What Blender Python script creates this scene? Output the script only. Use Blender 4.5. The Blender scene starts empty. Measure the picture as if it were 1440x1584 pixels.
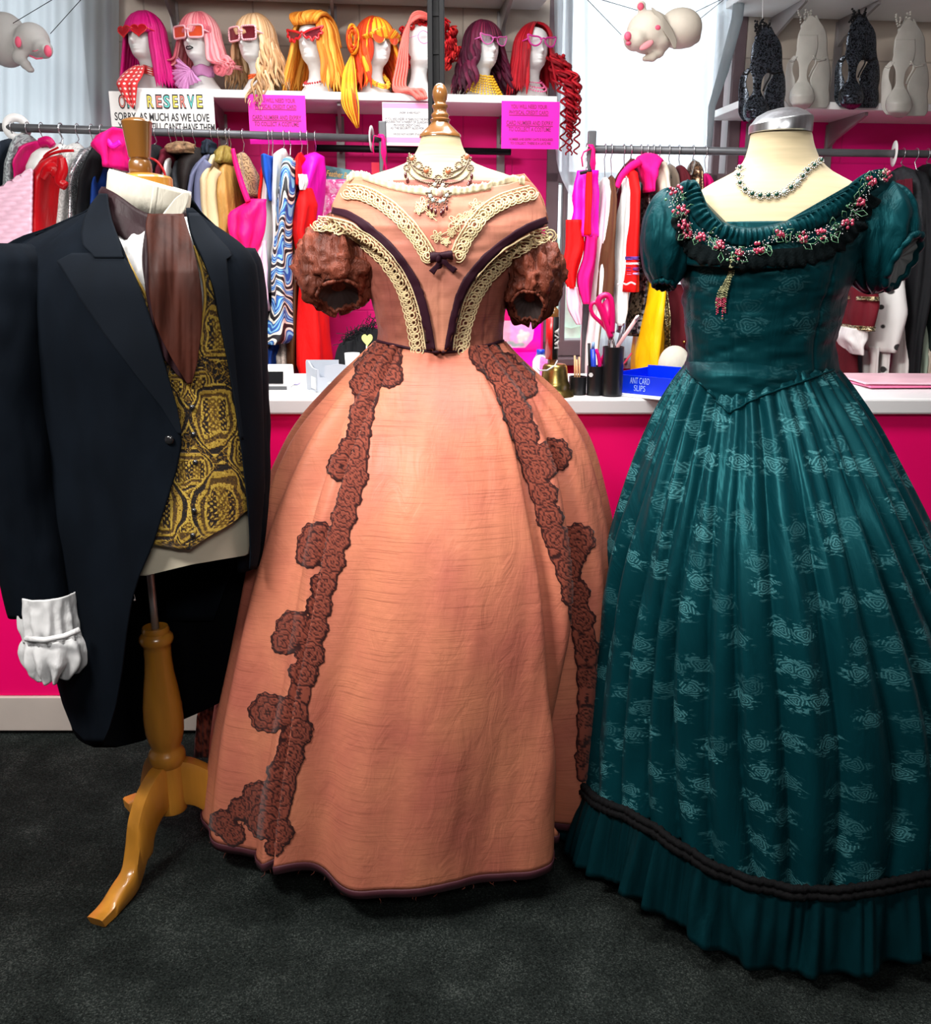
import bpy, bmesh, math, random
import numpy as np
from mathutils import Vector, Matrix
from mathutils.bvhtree import BVHTree

# ------------------------------------------------------------------ camera, world, lights, exposure
SC = bpy.context.scene
COL = SC.collection
PITCH = math.radians(15.0)
FPX = 1450.0
CAMZ = 1.40
cam_data = bpy.data.cameras.new('camera')
cam = bpy.data.objects.new('camera', cam_data)
COL.objects.link(cam)
cam.location = (0, 0, CAMZ)
cam.rotation_euler = (math.radians(90) - PITCH, 0, 0)
cam_data.sensor_fit = 'HORIZONTAL'
cam_data.sensor_width = 36.0
cam_data.lens = 36.0 * FPX / 1440.0
cam_data.clip_start = 0.05
SC.camera = cam

world = bpy.data.worlds.new('daylight')
SC.world = world
world.use_nodes = True
wn = world.node_tree.nodes
wn['Background'].inputs[0].default_value = (0.86, 0.94, 1.0, 1)
wn['Background'].inputs[1].default_value = 2.2


def area_light(name, loc, target, sx, sy, power, color=(1, 1, 1), spread=180):
    d = bpy.data.lights.new(name, 'AREA')
    d.shape = 'RECTANGLE'
    d.size, d.size_y = sx, sy
    d.energy = power
    d.color = color
    d.spread = math.radians(spread)
    o = bpy.data.objects.new(name, d)
    COL.objects.link(o)
    o.location = loc
    o.rotation_euler = (Vector(target) - Vector(loc)).to_track_quat('-Z', 'Y').to_euler()
    return o


area_light('ceiling_panel_front', (-1.25, 0.55, 2.74), (0.05, 2.2, 0.9), 0.8, 0.5, 56, (1.0, 0.97, 0.93), 130)
area_light('ceiling_panel_middle', (0.05, 1.75, 2.76), (0.05, 1.85, 0.0), 1.8, 0.5, 34, (1.0, 0.98, 0.95), 150)
area_light('front_fill_light', (0.25, -1.1, 2.74), (0.1, 2.6, 0.75), 1.2, 0.6, 18, (1.0, 0.98, 0.96), 110)  # added soft fill from behind the camera, not a fixture of the shop
area_light('ceiling_panel_counter', (-0.1, 2.9, 2.74), (0.0, 3.0, 0.0), 1.6, 0.5, 26, (0.97, 0.98, 1.0), 150)

SC.view_settings.view_transform = 'Standard'
SC.view_settings.look = 'None'
SC.view_settings.exposure = 0.35
SC.view_settings.gamma = 1.0
SC.view_settings.use_curve_mapping = False

# ------------------------------------------------------------------ helpers
CP, SP = math.cos(PITCH), math.sin(PITCH)
WA = math.atan(0.119)                     # the back wall is turned a little from the counter
M_WALL = Matrix.Translation((0, 4.04, 0)) @ Matrix.Rotation(WA, 4, 'Z')
M_WINV = M_WALL.inverted()
RNG = np.random.RandomState(7)


def ray(px, py):
    u, v = (px - 720.0) / FPX, (792.0 - py) / FPX
    return np.array([u, CP + v * SP, -SP + v * CP])


def P(px, py, Y):
    d = ray(px, py)
    return np.array([0, 0, CAMZ]) + d * (Y / d[1])


def PW(px, py, out):
    """point in wall coordinates (s, -out, z) seen at a pixel, on the plane `out` metres in front of the back wall"""
    d = ray(px, py)
    n = np.array([math.sin(WA), -math.cos(WA), 0])
    o = np.array([0, 4.04, 0]) + n * out
    t = np.dot(o - np.array([0, 0, CAMZ]), n) / np.dot(d, n)
    w = np.array([0, 0, CAMZ]) + d * t
    l = M_WINV @ Vector(w)
    return np.array(l)


def pxm(py, Y):
    """metres per pixel at a row and a depth"""
    return Y / (FPX * ray(720, py)[1])


def row_of(z, Y):
    s = (z - CAMZ) / Y
    v = (s * CP + SP) / (CP - s * SP)
    return 792 - FPX * v


def lerp_tab(tab, x, k):
    xs = [r[0] for r in tab]
    return np.interp(x, xs, [r[k] for r in tab])


def smooth_tab(tab, x, k):
    """monotone-ish cubic through table rows"""
    xs = np.array([r[0] for r in tab], float)
    ys = np.array([r[k] for r in tab], float)
    x = np.clip(np.asarray(x, float), xs[0], xs[-1])
    m = np.gradient(ys, xs) if len(xs) > 1 else np.zeros(1)
    i = np.clip(np.searchsorted(xs, x) - 1, 0, len(xs) - 2)
    h = xs[i + 1] - xs[i]
    t = (x - xs[i]) / h
    return ((2 * t**3 - 3 * t**2 + 1) * ys[i] + (t**3 - 2 * t**2 + t) * h * m[i] +
            (-2 * t**3 + 3 * t**2) * ys[i + 1] + (t**3 - t**2) * h * m[i + 1])


def _h(i, j, seed):
    n = (i * 374761393 + j * 668265263 + seed * 1442695041) & 0xffffffff
    n = ((n ^ (n >> 13)) * 1274126177) & 0xffffffff
    return ((n ^ (n >> 16)) & 0xffff) / 65535.0


def vn(x, y, seed=0):
    x = np.asarray(x, float); y = np.asarray(y, float)
    x, y = np.broadcast_arrays(x, y)
    i = np.floor(x).astype(np.int64); j = np.floor(y).astype(np.int64)
    fx = x - i; fy = y - j
    fx = fx * fx * (3 - 2 * fx); fy = fy * fy * (3 - 2 * fy)
    a = _h(i, j, seed); b = _h(i + 1, j, seed); c = _h(i, j + 1, seed); d = _h(i + 1, j + 1, seed)
    return (a + (b - a) * fx) * (1 - fy) + (c + (d - c) * fx) * fy


def sstep(a, b, x):
    t = np.clip((x - a) / (b - a), 0, 1)
    return t * t * (3 - 2 * t)


def spline(pts, n, closed=False):
    """Catmull-Rom resampled to n points, even in length"""
    p = np.array(pts, float)
    if len(p) == 2:
        t = np.linspace(0, 1, n)[:, None]
        return p[0] * (1 - t) + p[1] * t
    if closed:
        q = np.vstack([p[-1], p, p[0], p[1]])
    else:
        q = np.vstack([2 * p[0] - p[1], p, 2 * p[-1] - p[-2]])
    out = []
    for i in range(1, len(q) - 2):
        t = np.linspace(0, 1, 16, endpoint=False)[:, None]
        a, b, c, d = q[i - 1], q[i], q[i + 1], q[i + 2]
        out.append(0.5 * ((2 * b) + (-a + c) * t + (2 * a - 5 * b + 4 * c - d) * t**2 + (-a + 3 * b - 3 * c + d) * t**3))
    out.append(q[-2][None])
    o = np.vstack(out)
    L = np.concatenate([[0], np.cumsum(np.linalg.norm(np.diff(o[:, :3], axis=0), axis=1))])
    s = np.linspace(0, L[-1], n)
    return np.stack([np.interp(s, L, o[:, k]) for k in range(o.shape[1])], 1)


class MB:
    """collects vertices and faces of ONE part"""
    def __init__(self):
        self.v, self.f, self.uv, self.a, self.mi = [], [], [], [], []
        self.n = 0

    def add(self, V, F, uv=None, a=None, mi=0):
        V = np.asarray(V, float).reshape(-1, 3)
        self.v.append(V)
        self.uv.append(np.zeros((len(V), 2)) if uv is None else np.asarray(uv, float).reshape(-1, 2))
        self.a.append(np.zeros(len(V)) if a is None else np.broadcast_to(np.asarray(a, float).reshape(-1), (len(V),)))
        for q in F:
            self.f.append([int(k) + self.n for k in q])
            self.mi.append(mi)
        self.n += len(V)
        return self

    def grid(self, G, wrap=False, uv=None, a=None, keep=None, mi=0):
        m, n = G.shape[:2]
        F = []
        for i in range(m - 1):
            for j in range(n if wrap else n - 1):
                k = (j + 1) % n
                if keep is None or keep[i, j]:
                    F.append((i * n + j, i * n + k, (i + 1) * n + k, (i + 1) * n + j))
        if uv is None:
            U, W = np.meshgrid(np.linspace(0, 1, n), np.linspace(0, 1, m))
            uv = np.stack([U, W], -1)
        return self.add(G.reshape(-1, 3), F, uv.reshape(-1, 2), None if a is None else np.asarray(a).reshape(-1), mi)

    def tube(self, path, r, n=8, closed=False, flat=1.0, a=0.0, up=None, mi=0):
        p = np.array(path, float)
        m = len(p)
        r = np.broadcast_to(np.asarray(r, float), (m,))
        if closed:
            t = np.roll(p, -1, 0) - np.roll(p, 1, 0)
        else:
            t = np.gradient(p, axis=0)
        t = t / (np.linalg.norm(t, axis=1)[:, None] + 1e-12)
        nrm = np.zeros_like(p)
        ref = np.array([0, 0, 1.0]) if up is None else np.array(up, float)
        if up is None and abs(t[0] @ ref) > 0.9:
            ref = np.array([0, 1.0, 0])
        x = ref - t[0] * (ref @ t[0]); x /= np.linalg.norm(x) + 1e-12
        for i in range(m):
            if up is not None:
                x = ref
            x = x - t[i] * (x @ t[i])
            ln = np.linalg.norm(x)
            x = x / ln if ln > 1e-9 else np.array([1.0, 0, 0])
            nrm[i] = x
        b = np.cross(t, nrm)
        ang = np.linspace(0, 2 * math.pi, n, endpoint=False)
        G = p[:, None, :] + r[:, None, None] * (np.cos(ang)[None, :, None] * nrm[:, None, :] * flat + np.sin(ang)[None, :, None] * b[:, None, :])
        F = []
        for i in range(m if closed else m - 1):
            i2 = (i + 1) % m
            for j in range(n):
                k = (j + 1) % n
                F.append((i * n + j, i * n + k, i2 * n + k, i2 * n + j))
        if not closed:
            F.append(tuple(range(n - 1, -1, -1)))
            F.append(tuple((m - 1) * n + j for j in range(n)))
        uv = np.stack(np.meshgrid(np.linspace(0, 1, n), np.linspace(0, 1, m)), -1)
        return self.add(G.reshape(-1, 3), F, uv, np.full(m * n, a), mi)

    def lathe(self, prof, c=(0, 0, 0), n=32, axis=None, mi=0):
        """prof = [(r, z), ...]"""
        ang = np.linspace(0, 2 * math.pi, n, endpoint=False)
        pr = np.array(prof, float)
        G = np.zeros((len(pr), n, 3))
        G[:, :, 0] = pr[:, 0:1] * np.cos(ang)
        G[:, :, 1] = pr[:, 0:1] * np.sin(ang)
        G[:, :, 2] = pr[:, 1:2]
        if axis is not None:
            R = np.array(Vector((0, 0, 1)).rotation_difference(Vector(axis)).to_matrix())
            G = G @ R.T
        G = G + np.array(c)
        m = len(pr)
        F = [(i * n + j, i * n + (j + 1) % n, (i + 1) * n + (j + 1) % n, (i + 1) * n + j) for i in range(m - 1) for j in range(n)]
        F.append(tuple(range(n - 1, -1, -1)))
        F.append(tuple((m - 1) * n + j for j in range(n)))
        uv = np.stack(np.meshgrid(np.linspace(0, 1, n), np.linspace(0, 1, m)), -1)
        return self.add(G.reshape(-1, 3), F, uv, None, mi)

    def ell(self, c, r, n=12, m=8, R=None, a=0.0, disp=None, mi=0):
        th = np.linspace(0, math.pi, m + 1)
        ph = np.linspace(0, 2 * math.pi, n, endpoint=False)
        T, F_ = np.meshgrid(th, ph, indexing='ij')
        D = np.stack([np.sin(T) * np.cos(F_), np.sin(T) * np.sin(F_), np.cos(T)], -1)
        k = 1.0 if disp is None else disp(D)[..., None]
        V = D * k * np.broadcast_to(np.array(r, float), (3,))
        if R is not None:
            V = V @ np.array(R).T
        V = V + np.array(c)
        F = []
        for i in range(m):
            for j in range(n):
                k2 = (j + 1) % n
                if i == 0:
                    F.append((0, (i + 1) * n + j, (i + 1) * n + k2))
                elif i == m - 1:
                    F.append((i * n + j, (i + 1) * n, i * n + k2))
                else:
                    F.append((i * n + j, (i + 1) * n + j, (i + 1) * n + k2, i * n + k2))
        uv = np.stack([F_ / (2 * math.pi), T / math.pi], -1)
        return self.add(V.reshape(-1, 3), F, uv, np.full((m + 1) * n, a), mi)

    def box(self, c, s, R=None, mi=0):
        x, y, z = np.array(s, float) / 2
        V = np.array([(-x, -y, -z), (x, -y, -z), (x, y, -z), (-x, y, -z), (-x, -y, z), (x, -y, z), (x, y, z), (-x, y, z)])
        if R is not None:
            V = V @ np.array(R).T
        return self.add(V + np.array(c), [(0, 3, 2, 1), (4, 5, 6, 7), (0, 1, 5, 4), (1, 2, 6, 5), (2, 3, 7, 6), (3, 0, 4, 7)],
                        [(0, 0), (1, 0), (1, .2), (0, .2), (0, .8), (1, .8), (1, 1), (0, 1)], None, mi)

    def prism(self, poly, o, ux, uy, thick, mi=0):
        """polygon in the plane (o, ux, uy), thickened along ux x uy"""
        o, ux, uy = np.array(o, float), np.array(ux, float), np.array(uy, float)
        w = np.cross(ux, uy); w /= np.linalg.norm(w)
        q = np.array([o + ux * a + uy * b for a, b in poly])
        n = len(q)
        V = np.vstack([q - w * thick / 2, q + w * thick / 2])
        F = [tuple(range(n - 1, -1, -1)), tuple(range(n, 2 * n))] + [(i, (i + 1) % n, n + (i + 1) % n, n + i) for i in range(n)]
        pl = np.array(poly, float)
        return self.add(V, F, np.vstack([pl, pl]), None, mi)

    def xf(self, M):
        M = np.array(M)
        self.v = [V @ M[:3, :3].T + M[:3, 3] for V in self.v]
        return self

    def verts(self):
        return np.vstack(self.v)

    def merge(self, o):
        return self.add(o.verts(), o.f, np.vstack(o.uv), np.concatenate(o.a))


LOC = {}


def _mesh(name, mb, m, origin, closed=False):
    V = mb.verts() - np.array(origin)
    me = bpy.data.meshes.new(name)
    me.from_pydata(V.tolist(), [], mb.f)
    uv = np.vstack(mb.uv)
    at = np.concatenate(mb.a)
    lay = me.uv_layers.new(name='UVMap')
    li = np.zeros(len(me.loops), dtype=np.int32)
    me.loops.foreach_get('vertex_index', li)
    lay.data.foreach_set('uv', uv[li].astype(np.float32).reshape(-1))
    t = me.attributes.new('pat', 'FLOAT', 'POINT')
    t.data.foreach_set('value', at.astype(np.float32))
    ms = m if isinstance(m, (list, tuple)) else [m]
    for k in ms:
        me.materials.append(k)
    if len(ms) > 1:
        me.polygons.foreach_set('material_index', np.array(mb.mi, dtype=np.int32))
    if closed:
        b = bmesh.new(); b.from_mesh(me)
        bmesh.ops.recalc_face_normals(b, faces=b.faces)
        b.to_mesh(me); b.free()
    me.update()
    return me


def _finish(o, smooth, bevel, solid, auto):
    me = o.data
    me.polygons.foreach_set('use_smooth', [smooth] * len(me.polygons))
    if solid:
        md = o.modifiers.new('thickness', 'SOLIDIFY'); md.thickness = solid; md.offset = 0
    if bevel:
        md = o.modifiers.new('bevel', 'BEVEL'); md.width = bevel; md.segments = 2; md.limit_method = 'ANGLE'
    if auto:
        try:
            me.set_sharp_from_angle(angle=math.radians(auto))
        except Exception:
            pass


def part(name, mb, m, parent, smooth=True, bevel=0, solid=0, local=False, closed=False, label=None, kind=None, auto=0):
    org = np.zeros(3) if local else LOC[parent.name]
    o = bpy.data.objects.new(name, _mesh(name, mb, m, org, closed))
    COL.objects.link(o)
    o.parent = parent
    LOC[o.name] = org
    if label: o['label'] = label
    if kind: o['kind'] = kind
    _finish(o, smooth, bevel, solid, auto)
    return o


def thing(name, label, cat, loc, group=None, rotz=0.0):
    o = bpy.data.objects.new(name, None)
    COL.objects.link(o)
    o.empty_display_size = 0.05
    o.location = tuple(float(x) for x in loc); o.rotation_euler = (0, 0, rotz)
    o['label'] = label; o['category'] = cat
    if group: o['group'] = group
    LOC[o.name] = np.array(loc, float)
    return o


def solo(name, mb, m, label, cat, group=None, kind=None, smooth=True, bevel=0, solid=0, closed=False, auto=0):
    """a thing that is one mesh: origin at the centre of its base"""
    V = mb.verts()
    org = np.array([(V[:, 0].min() + V[:, 0].max()) / 2, (V[:, 1].min() + V[:, 1].max()) / 2, V[:, 2].min()])
    o = bpy.data.objects.new(name, _mesh(name, mb, m, org, closed))
    COL.objects.link(o)
    o.location = org
    LOC[o.name] = org
    if label: o['label'] = label
    if cat: o['category'] = cat
    if group: o['group'] = group
    if kind: o['kind'] = kind
    _finish(o, smooth, bevel, solid, auto)
    return o


def struct(name, mb, m, label=None, **k):
    return solo(name, mb, m, label, None, kind='structure', **k)


def dup(root, loc, rotz, label, group=None):
    """copy of a thing with copies of its parts and sub-parts"""
    r = root.copy(); COL.objects.link(r)
    r.location = tuple(float(x) for x in loc); r.rotation_euler = (0, 0, rotz); r['label'] = label
    if group: r['group'] = group
    LOC[r.name] = np.array(loc, float)
    for ch in list(root.children):
        c = ch.copy(); COL.objects.link(c); c.parent = r
        for g in list(ch.children):
            d = g.copy(); COL.objects.link(d); d.parent = c
    return r


# ------------------------------------------------------------------ surfaces seen through the camera: used only to lay trims ON a built surface
class Surf:
    def __init__(self, *mbs):
        v, f, n = [], [], 0
        for m in mbs:
            V = m.verts(); v.append(V); f += [[k + n for k in q] for q in m.f]; n += len(V)
        self.t = BVHTree.FromPolygons(np.vstack(v).tolist(), f)
        self.o = Vector((0, 0, CAMZ))

    def hit(self, px, py, off=0.0):
        d = Vector(ray(px, py)).normalized()
        p, nn, i, dist = self.t.ray_cast(self.o, d)
        if p is None:
            return None
        if nn.dot(d) > 0: nn = -nn
        self.y = p[1]
        return np.array(p + nn * off)

    def near(self, px, py, off=0.0):
        h = self.hit(px, py, off)
        if h is None and hasattr(self, 'y'):
            q = self.t.find_nearest(Vector(P(px, py, self.y)))[0]
            h = P(px, py, q[1] - off)
        return h

    def hits(self, pts, off=0.0, fill=True):
        """projected polyline; a miss takes the depth of its neighbour"""
        out, lastY = [], None
        for q in pts:
            h = self.hit(q[0], q[1], off)
            if h is None and fill and lastY is not None:
                h = P(q[0], q[1], lastY)
            if h is None:
                out.append(None); continue
            lastY = h[1]
            out.append(h)
        if fill:
            nxt = None
            for i in range(len(out) - 1, -1, -1):
                if out[i] is None and nxt is not None:
                    out[i] = P(pts[i][0], pts[i][1], nxt)
                elif out[i] is not None:
                    nxt = out[i][1]
        return [o for o in out if o is not None]


def offset_path(p):
    t = np.gradient(p[:, :2], axis=0)
    t /= np.linalg.norm(t, axis=1)[:, None] + 1e-9
    return np.stack([-t[:, 1], t[:, 0]], 1)


def ribbon_on(mb, surf, path, w, off=0.003, n=60, across=4, wav=0.0):
    q = spline(path, n)
    nn = offset_path(q)
    G = np.zeros((n, across + 1, 3)); ok = True
    W = np.broadcast_to(np.asarray(w, float), (n,)) if not isinstance(w, (list, tuple)) else np.interp(np.linspace(0, 1, n), np.linspace(0, 1, len(w)), w)
    for j in range(across + 1):
        s = (j / across - 0.5)
        pts = q[:, :2] + nn * (s * W)[:, None]
        h = surf.hits(pts, off + wav * math.sin(j * math.pi / across))
        if len(h) != n:
            return mb
        G[:, j] = h
    return mb.grid(G)


def loft(rows, Y0, nth=96, nrow=40, sup=2.0, disp=None, a=None, arc=(0, 2 * math.pi), smooth=True, zmap=None):
    """closed horizontal rings; rows = (y_px, xl, xr, depth_front, depth_back). Returns MB, and the ring table."""
    ys = np.linspace(rows[0][0], rows[-1][0], nrow)
    f = smooth_tab if smooth else lerp_tab
    xl, xr, df, db = (f(rows, ys, k) for k in (1, 2, 3, 4))
    th = np.linspace(arc[0], arc[1], nth + 1) + math.pi / 2      # seam at the back
    c, s = np.cos(th), np.sin(th)
    if arc == (0, 2 * math.pi):
        th2 = th + math.pi / 2 - math.pi / 2
    G = np.zeros((nrow, nth + 1, 3)); UV = np.zeros((nrow, nth + 1, 2))
    arcu = (th - th.mean())
    L = 0
    for i, y in enumerate(ys):
        A, B = P(xl[i], y, Y0), P(xr[i], y, Y0)
        cx, hw, z = (A[0] + B[0]) / 2, (B[0] - A[0]) / 2, A[2]
        ex = 2.0 / sup
        X = np.sign(c) * np.abs(c) ** ex * hw
        D = np.where(s > 0, db[i], df[i])
        Yy = np.sign(s) * np.abs(s) ** ex * D
        G[i, :, 0] = cx + X; G[i, :, 1] = Y0 + Yy; G[i, :, 2] = z
        if i: L += abs(G[i, 0, 2] - G[i - 1, 0, 2])
        rad = math.sqrt((hw * hw + df[i] ** 2) / 2)
        UV[i, :, 0] = arcu * rad; UV[i, :, 1] = -L
    if disp is not None:
        T, I = np.meshgrid(th, np.linspace(0, 1, nrow))
        nx = np.cos(T); ny = np.sin(T)
        d = disp(T, I, G)
        G[..., 0] += nx * d; G[..., 1] += ny * d
    return G, UV


def loft_mb(rows, Y0, cap=True, **k):
    G, UV = loft(rows, Y0, **k)
    mb = MB().grid(G, uv=UV)
    if cap:
        n = G.shape[1]; m = G.shape[0]
        mb.f.append([j for j in range(n - 1, -1, -1)]); mb.mi.append(0)
        mb.f.append([(m - 1) * n + j for j in range(n)]); mb.mi.append(0)
    return mb


def col_panel(cols, depth, nu=60, nv=40, off=0.0, wob=None, smooth=True):
    """a panel given by columns (x, y_top, y_bottom) with depth(x, y) -> Y"""
    xs = np.linspace(cols[0][0], cols[-1][0], nu)
    f = smooth_tab if smooth else lerp_tab
    yt, yb = f(cols, xs, 1), f(cols, xs, 2)
    G = np.zeros((nv, nu, 3)); UV = np.zeros((nv, nu, 2))
    for j in range(nv):
        t = j / (nv - 1)
        for i in range(nu):
            y = yt[i] * (1 - t) + yb[i] * t
            o = off + (wob(xs[i], y) if wob else 0)
            G[j, i] = P(xs[i], y, depth(xs[i], y) - o)
            UV[j, i] = (xs[i] / 1000, -y / 1000)
    return MB().grid(G, uv=UV)


def row_panel(rows, depth, nu=40, nv=60, off=0.0, wob=None, pat=None, smooth=True):
    """a panel given by rows (y, x_left, x_right)"""
    ys = np.linspace(rows[0][0], rows[-1][0], nv)
    f = smooth_tab if smooth else lerp_tab
    xl, xr = f(rows, ys, 1), f(rows, ys, 2)
    G = np.zeros((nv, nu, 3)); UV = np.zeros((nv, nu, 2)); A = np.zeros((nv, nu))
    for j, y in enumerate(ys):
        for i in range(nu):
            x = xl[j] + (xr[j] - xl[j]) * i / (nu - 1)
            o = off + (wob(x, y) if wob else 0)
            G[j, i] = P(x, y, depth(x, y) - o)
            UV[j, i] = (x / 1000, -y / 1000)
            if pat: A[j, i] = pat(x, y)
    return MB().grid(G, uv=UV, a=A)


def tube_px(path, Y, n=12, m=None, flat=1.0, dy=None):
    """tube through pixels (x, y, r_px[, dY])"""
    p = np.array([q if len(q) == 4 else (*q, 0.0) for q in path], float)
    q = spline(p, m or max(10, 6 * len(p)))
    pts = [P(a[0], a[1], Y + a[3]) for a in q]
    rr = [max(a[2], 0.2) * pxm(a[1], Y) for a in q]
    return MB().tube(pts, rr, n=n, flat=flat)


# ------------------------------------------------------------------ materials
def lin(h):
    c = [int(h[i:i + 2], 16) / 255 for i in (0, 2, 4)]
    return tuple(x / 12.92 if x <= 0.04045 else ((x + 0.055) / 1.055) ** 2.4 for x in c) + (1.0,)


_MC = {}


def C(c):
    if isinstance(c, str): return lin(c)
    return tuple(c) + (1.0,) if len(c) == 3 else tuple(c)


class NT:
    def __init__(self, name):
        self.m = bpy.data.materials.new(name); self.m.use_nodes = True
        self.t = self.m.node_tree; self.b = self.t.nodes['Principled BSDF']

    def n(self, kind, **k):
        x = self.t.nodes.new(kind)
        for a, b in k.items():
            if a.startswith('in_'):
                x.inputs[int(a[3:])].default_value = b
            else:
                setattr(x, a, b)
        return x

    def l(self, a, b): self.t.links.new(a, b)

    def coord(self, kind='Object', scale=(1, 1, 1)):
        t = self.n('ShaderNodeTexCoord'); mp = self.n('ShaderNodeMapping')
        mp.inputs['Scale'].default_value = scale
        self.l(t.outputs[kind], mp.inputs['Vector'])
        return mp.outputs[0]

    def noise(self, v, scale=5, detail=3, rough=.5, dist=0):
        x = self.n('ShaderNodeTexNoise')
        x.inputs['Scale'].default_value = scale; x.inputs['Detail'].default_value = detail
        x.inputs['Roughness'].default_value = rough; x.inputs['Distortion'].default_value = dist
        if v is not None: self.l(v, x.inputs['Vector'])
        return x.outputs['Fac']

    def ramp(self, fac, stops, interp='LINEAR'):
        r = self.n('ShaderNodeValToRGB'); r.color_ramp.interpolation = interp
        e = r.color_ramp.elements
        while len(e) < len(stops): e.new(0.5)
        for k, (p, c) in enumerate(stops):
            e[k].position = p; e[k].color = C(c) if not isinstance(c, (int, float)) else (c, c, c, 1)
        self.l(fac, r.inputs[0])
        return r.outputs[0]

    def math(self, op, a, b=None, c=None):
        x = self.n('ShaderNodeMath', operation=op)
        for i, q in enumerate((a, b, c)):
            if q is None: continue
            if isinstance(q, (int, float)): x.inputs[i].default_value = q
            else: self.l(q, x.inputs[i])
        return x.outputs[0]

    def mix(self, f, a, b):
        x = self.n('ShaderNodeMix', data_type='RGBA')
        for i, q in ((0, f), (6, a), (7, b)):
            if isinstance(q, (int, float)): x.inputs[i].default_value = q
            elif isinstance(q, (tuple, str)): x.inputs[i].default_value = C(q)
            else: self.l(q, x.inputs[i])
        return x.outputs[2]

    def bump(self, h, strength=.3, dist=.002):
        x = self.n('ShaderNodeBump'); x.inputs['Strength'].default_value = strength; x.inputs['Distance'].default_value = dist
        self.l(h, x.inputs['Height']); self.l(x.outputs[0], self.b.inputs['Normal'])
        return x

    def set(self, **k):
        names = dict(rough='Roughness', metal='Metallic', spec='Specular IOR Level', sheen='Sheen Weight', sheenr='Sheen Roughness', coat='Coat Weight',
                     trans='Transmission Weight', alpha='Alpha', aniso='Anisotropic', ior='IOR', sheent='Sheen Tint')
        for a, b in k.items(): self.b.inputs[names[a]].default_value = b
        return self

    def base(self, c):
        if isinstance(c, (tuple, str)): self.b.inputs['Base Color'].default_value = C(c)
        else: self.l(c, self.b.inputs['Base Color'])
        return self


def plain(name, c, rough=.5, var=0.0, vscale=8, bump=0.0, bscale=60, coord='Object', stretch=(1, 1, 1), **k):
    key = (name,)
    if key in _MC: return _MC[key]
    t = NT(name); t.set(rough=rough, **k)
    v = t.coord(coord, stretch)
    if var:
        cc = C(c)
        d = tuple(x * (1 - var) for x in cc[:3]); u = tuple(min(1, x * (1 + var)) for x in cc[:3])
        t.base(t.ramp(t.noise(v, vscale, 4), [(.3, d), (.7, u)]))
    else:
        t.base(c)
    if bump:
        t.bump(t.noise(v, bscale, 4, .6), bump, .003)
    _MC[key] = t.m
    return t.m


def cloth(name, c, rough=.75, sheen=.0, var=.16, bump=.6, bscale=18, weave=True, **k):
    key = (name,)
    if key in _MC: return _MC[key]
    k.setdefault('spec', .26)
    t = NT(name); t.set(rough=rough, **k)
    v = t.coord('Object', (1, 1, .35))
    cc = C(c)
    d = tuple(x * (1 - var) for x in cc[:3]); u = tuple(min(1, x * (1 + var)) for x in cc[:3])
    t.base(t.ramp(t.noise(v, 18, 3), [(.3, d), (.7, u)]))
    h = t.noise(v, bscale, 4, .55, .6)
    t.bump(h, bump, .012)
    _MC[key] = t.m
    return t.m


def metal(name, c, rough=.25):
    return plain(name, c, rough, metal=1.0, var=.08, vscale=30)
# ------------------------------------------------------------------ the room
def mat_carpet():
    t = NT('carpet'); t.set(rough=.95, spec=.03)
    v = t.coord('Object')
    a = t.noise(v, 260, 2, .7); b = t.noise(v, 9, 3)
    s = t.math('ADD', t.math('MULTIPLY', a, .75), t.math('MULTIPLY', b, .3))
    t.base(t.ramp(s, [(.36, (.003, .004, .0038)), (.58, (.016, .020, .0185)), (.74, (.062, .072, .066))]))
    t.bump(a, .9, .006)
    return t.m


def mat_wall(name, c, block, seam):
    t = NT(name); t.set(rough=.6, spec=.3)
    v = t.coord('Object', (1, 1, 1))
    sp = t.n('ShaderNodeSeparateXYZ'); t.l(v, sp.inputs[0])
    cb = t.n('ShaderNodeCombineXYZ'); t.l(sp.outputs[0], cb.inputs[0]); t.l(sp.outputs[2], cb.inputs[1])
    br = t.n('ShaderNodeTexBrick')
    t.l(cb.outputs[0], br.inputs['Vector'])
    br.inputs['Scale'].default_value = 1.0
    br.inputs['Brick Width'].default_value = block[0]; br.inputs['Row Height'].default_value = block[1]
    br.inputs['Mortar Size'].default_value = .004; br.inputs['Mortar Smooth'].default_value = .5
    cc = C(c)
    br.inputs['Color1'].default_value = cc; br.inputs['Color2'].default_value = tuple(x * .9 for x in cc[:3]) + (1,)
    br.inputs['Mortar'].default_value = tuple(x * seam for x in cc[:3]) + (1,)
    n = t.noise(v, 7, 4)
    t.base(t.mix(t.math('MULTIPLY', n, .35), br.outputs[0], tuple(x * .72 for x in cc[:3])))
    h = t.math('MULTIPLY', br.outputs[1], -1.0)
    t.bump(h, .35, .004)
    return t.m


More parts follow.
